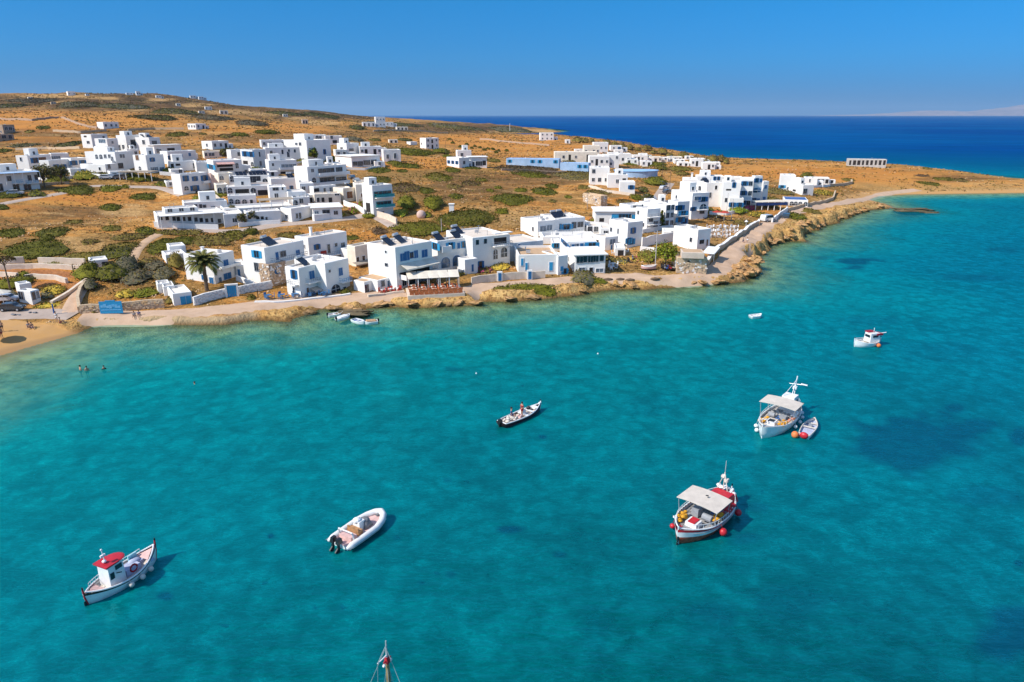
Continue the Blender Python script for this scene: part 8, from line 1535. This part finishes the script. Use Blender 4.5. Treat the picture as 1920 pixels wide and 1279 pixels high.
def umbrella(label, p, col, r_=1.4, h=2.3, grp=None):
    o = empty('parasol', tuple(p), label, 'parasol', grp); m = MB(); n = 10; m.add([(r_ * math.cos(2 * math.pi * k / n), r_ * math.sin(2 * math.pi * k / n), h) for k in range(n)] + [(0, 0, h + .5)], [(k, (k + 1) % n, n) for k in range(n)]); m.build('canopy', col, o); m = MB(); m.tube([(0, 0, 0), (0, 0, h + .45)], .04, 5); m.build('pole', M_frame, o)
umbrella("dark red parasol in the upper garden, left of two", on_ground(1343, 413), M_red); umbrella("dark red parasol in the upper garden, right of two", on_ground(1357, 414), M_red); umbrella("straw parasol cut by the left edge of the beach", on_ground(-16, 640), M_reed, 1.6, 2.4); umbrella("straw parasol above the sand beside the kiosk lawn", on_ground(8, 572), M_canvas, 1.4, 2.2); umbrella("white closed parasol at the promenade bench", on_ground(1398, 430), M_frame, .5, 2.)
# vehicles and gear on the grey apron behind the beach
for x, y, c, rz, lb in ((24, 583, (.02, .02, .02), .1, "black pickup like car behind the lawn of the kiosk"), (15, 566, (.55, .56, .6), .1, "silver car beside the grey bush at the left edge")): car(lb, x, y, rz, c, .9)
for x, y, lb in ((30, 592, "pile of dark boat gear by the apron edge, left"), (62, 588, "pile of dark boat gear by the apron edge, right")):
    p = on_ground(x, y); o = empty('gear_pile', tuple(p), lb, 'gear'); heap(o, 'heap', B_gcov, (0, 0, .1), (1.6, .5, .3), int(x), 9)
p = on_ground(45, 592); 
# fishing nets and canopy taverna terrace at the right
p = on_ground(1438, 392); o = empty('taverna_pergola', tuple(p), "long low dark pergola with white corner posts at the taverna terrace", 'pergola', None, .15); W_ = 62 / F * depth_of(p); m = MB(); m.box((0, 0, 2.5), (W_, 5, .12)); m.build('pergola_roof', M_canvas, o); m = MB(); m.box((0, -2.6, 1.9), (W_, .1, .9)); m.build('blind', M_navy, o)

for i in range(6): m = MB(); m.tube([(-W_ / 2 + W_ * i / 5, -2.5, -.3), (-W_ / 2 + W_ * i / 5, -2.5, 2.5)], .12, 6); m.build('post', M_white, o)
p = on_ground(1332, 487); o = empty('ramp_roof', tuple(p), "white steel lean-to roof at the lower end of the parapet", 'shelter', None, -.5); m = MB(); m.box((0, 0, 2.1), (2.6, 5.0, .12), M=np.array([[1, 0, 0], [0, 1, 0], [0, .12, 1]])); m.build('roof', M_frame, o); 
for sx in (-1.2, 1.2):
    for sy in (-2.3, 2.3): m = MB(); m.tube([(sx, sy, -.2), (sx, sy, 2.0)], .06, 5); m.build('post', M_rail, o)
p = on_ground(790, 408); m = MB(); m.ball((0, 0, .7), 1.3, 12, 8, sq=(1, 1, 1)); o = m.build('dome', mat('pink_plaster', (.62, .43, .36), .9, .1, .5), None, True); o.location = tuple(p); tag(o, "round pink domed oven among the garden bushes", 'dome')
for x, y, lb in ((847, 398, "small white well house on the huge olive mound"), (197, 236, "tiny white block left of the lone field house")):
    p = on_ground(x, y); m = MB(); m.box((0, 0, 1.0), (1.3, 1.3, 2.4)); m.box((0, 0, 2.3), (1.6, 1.6, .2)); o = m.build('well_house', M_white, None); o.location = tuple(p); tag(o, lb, 'well house')
# ------------------------------------------------------------------ far island and the air
r = np.random.default_rng(2); nx, ny = 90, 14; xs = np.linspace(15500, 36000, nx); ys = np.linspace(34000, 40000, ny); XX, YY = np.meshgrid(xs, ys)
prof = np.interp(xs, [15500, 18500, 21000, 23000, 24800, 26500, 28500, 31000, 36000], [0, 60, 230, 210, 320, 450, 380, 240, 0]); prof = prof * (.8 + .5 * fbm(xs / 900, xs * 0, 4, 3.))
ZZ = prof[None] * np.sin(np.linspace(0, math.pi, ny))[:, None] ** .7 * (.75 + .5 * fbm(XX / 1400, YY / 1400, 4)) - 3
link(tag(bpy.data.objects.new('mountains', mesh_np('mountains', np.stack([XX, YY, ZZ], -1).reshape(-1, 3), grid_faces(ny, nx), [mat('far_rock', (.42, .28, .22), .95, .2, .002)], True)), kind='structure'))
m = MB(); m.box((0, 20000, 395), (110000, 100000, 812)); hz = m.build('haze', [])
hm = bpy.data.materials.new('haze_air'); nt, N, L = nodes(hm); o_ = N.new("ShaderNodeOutputMaterial"); pv = N.new("ShaderNodeVolumePrincipled")
pv.inputs['Color'].default_value = (.42, .68, .95, 1); pv.inputs['Density'].default_value = 3.0e-5; pv.inputs['Anisotropy'].default_value = .1; L.new(pv.outputs[0], o_.inputs['Volume'])
hz.data.materials.append(hm); tag(hz, kind='stuff')
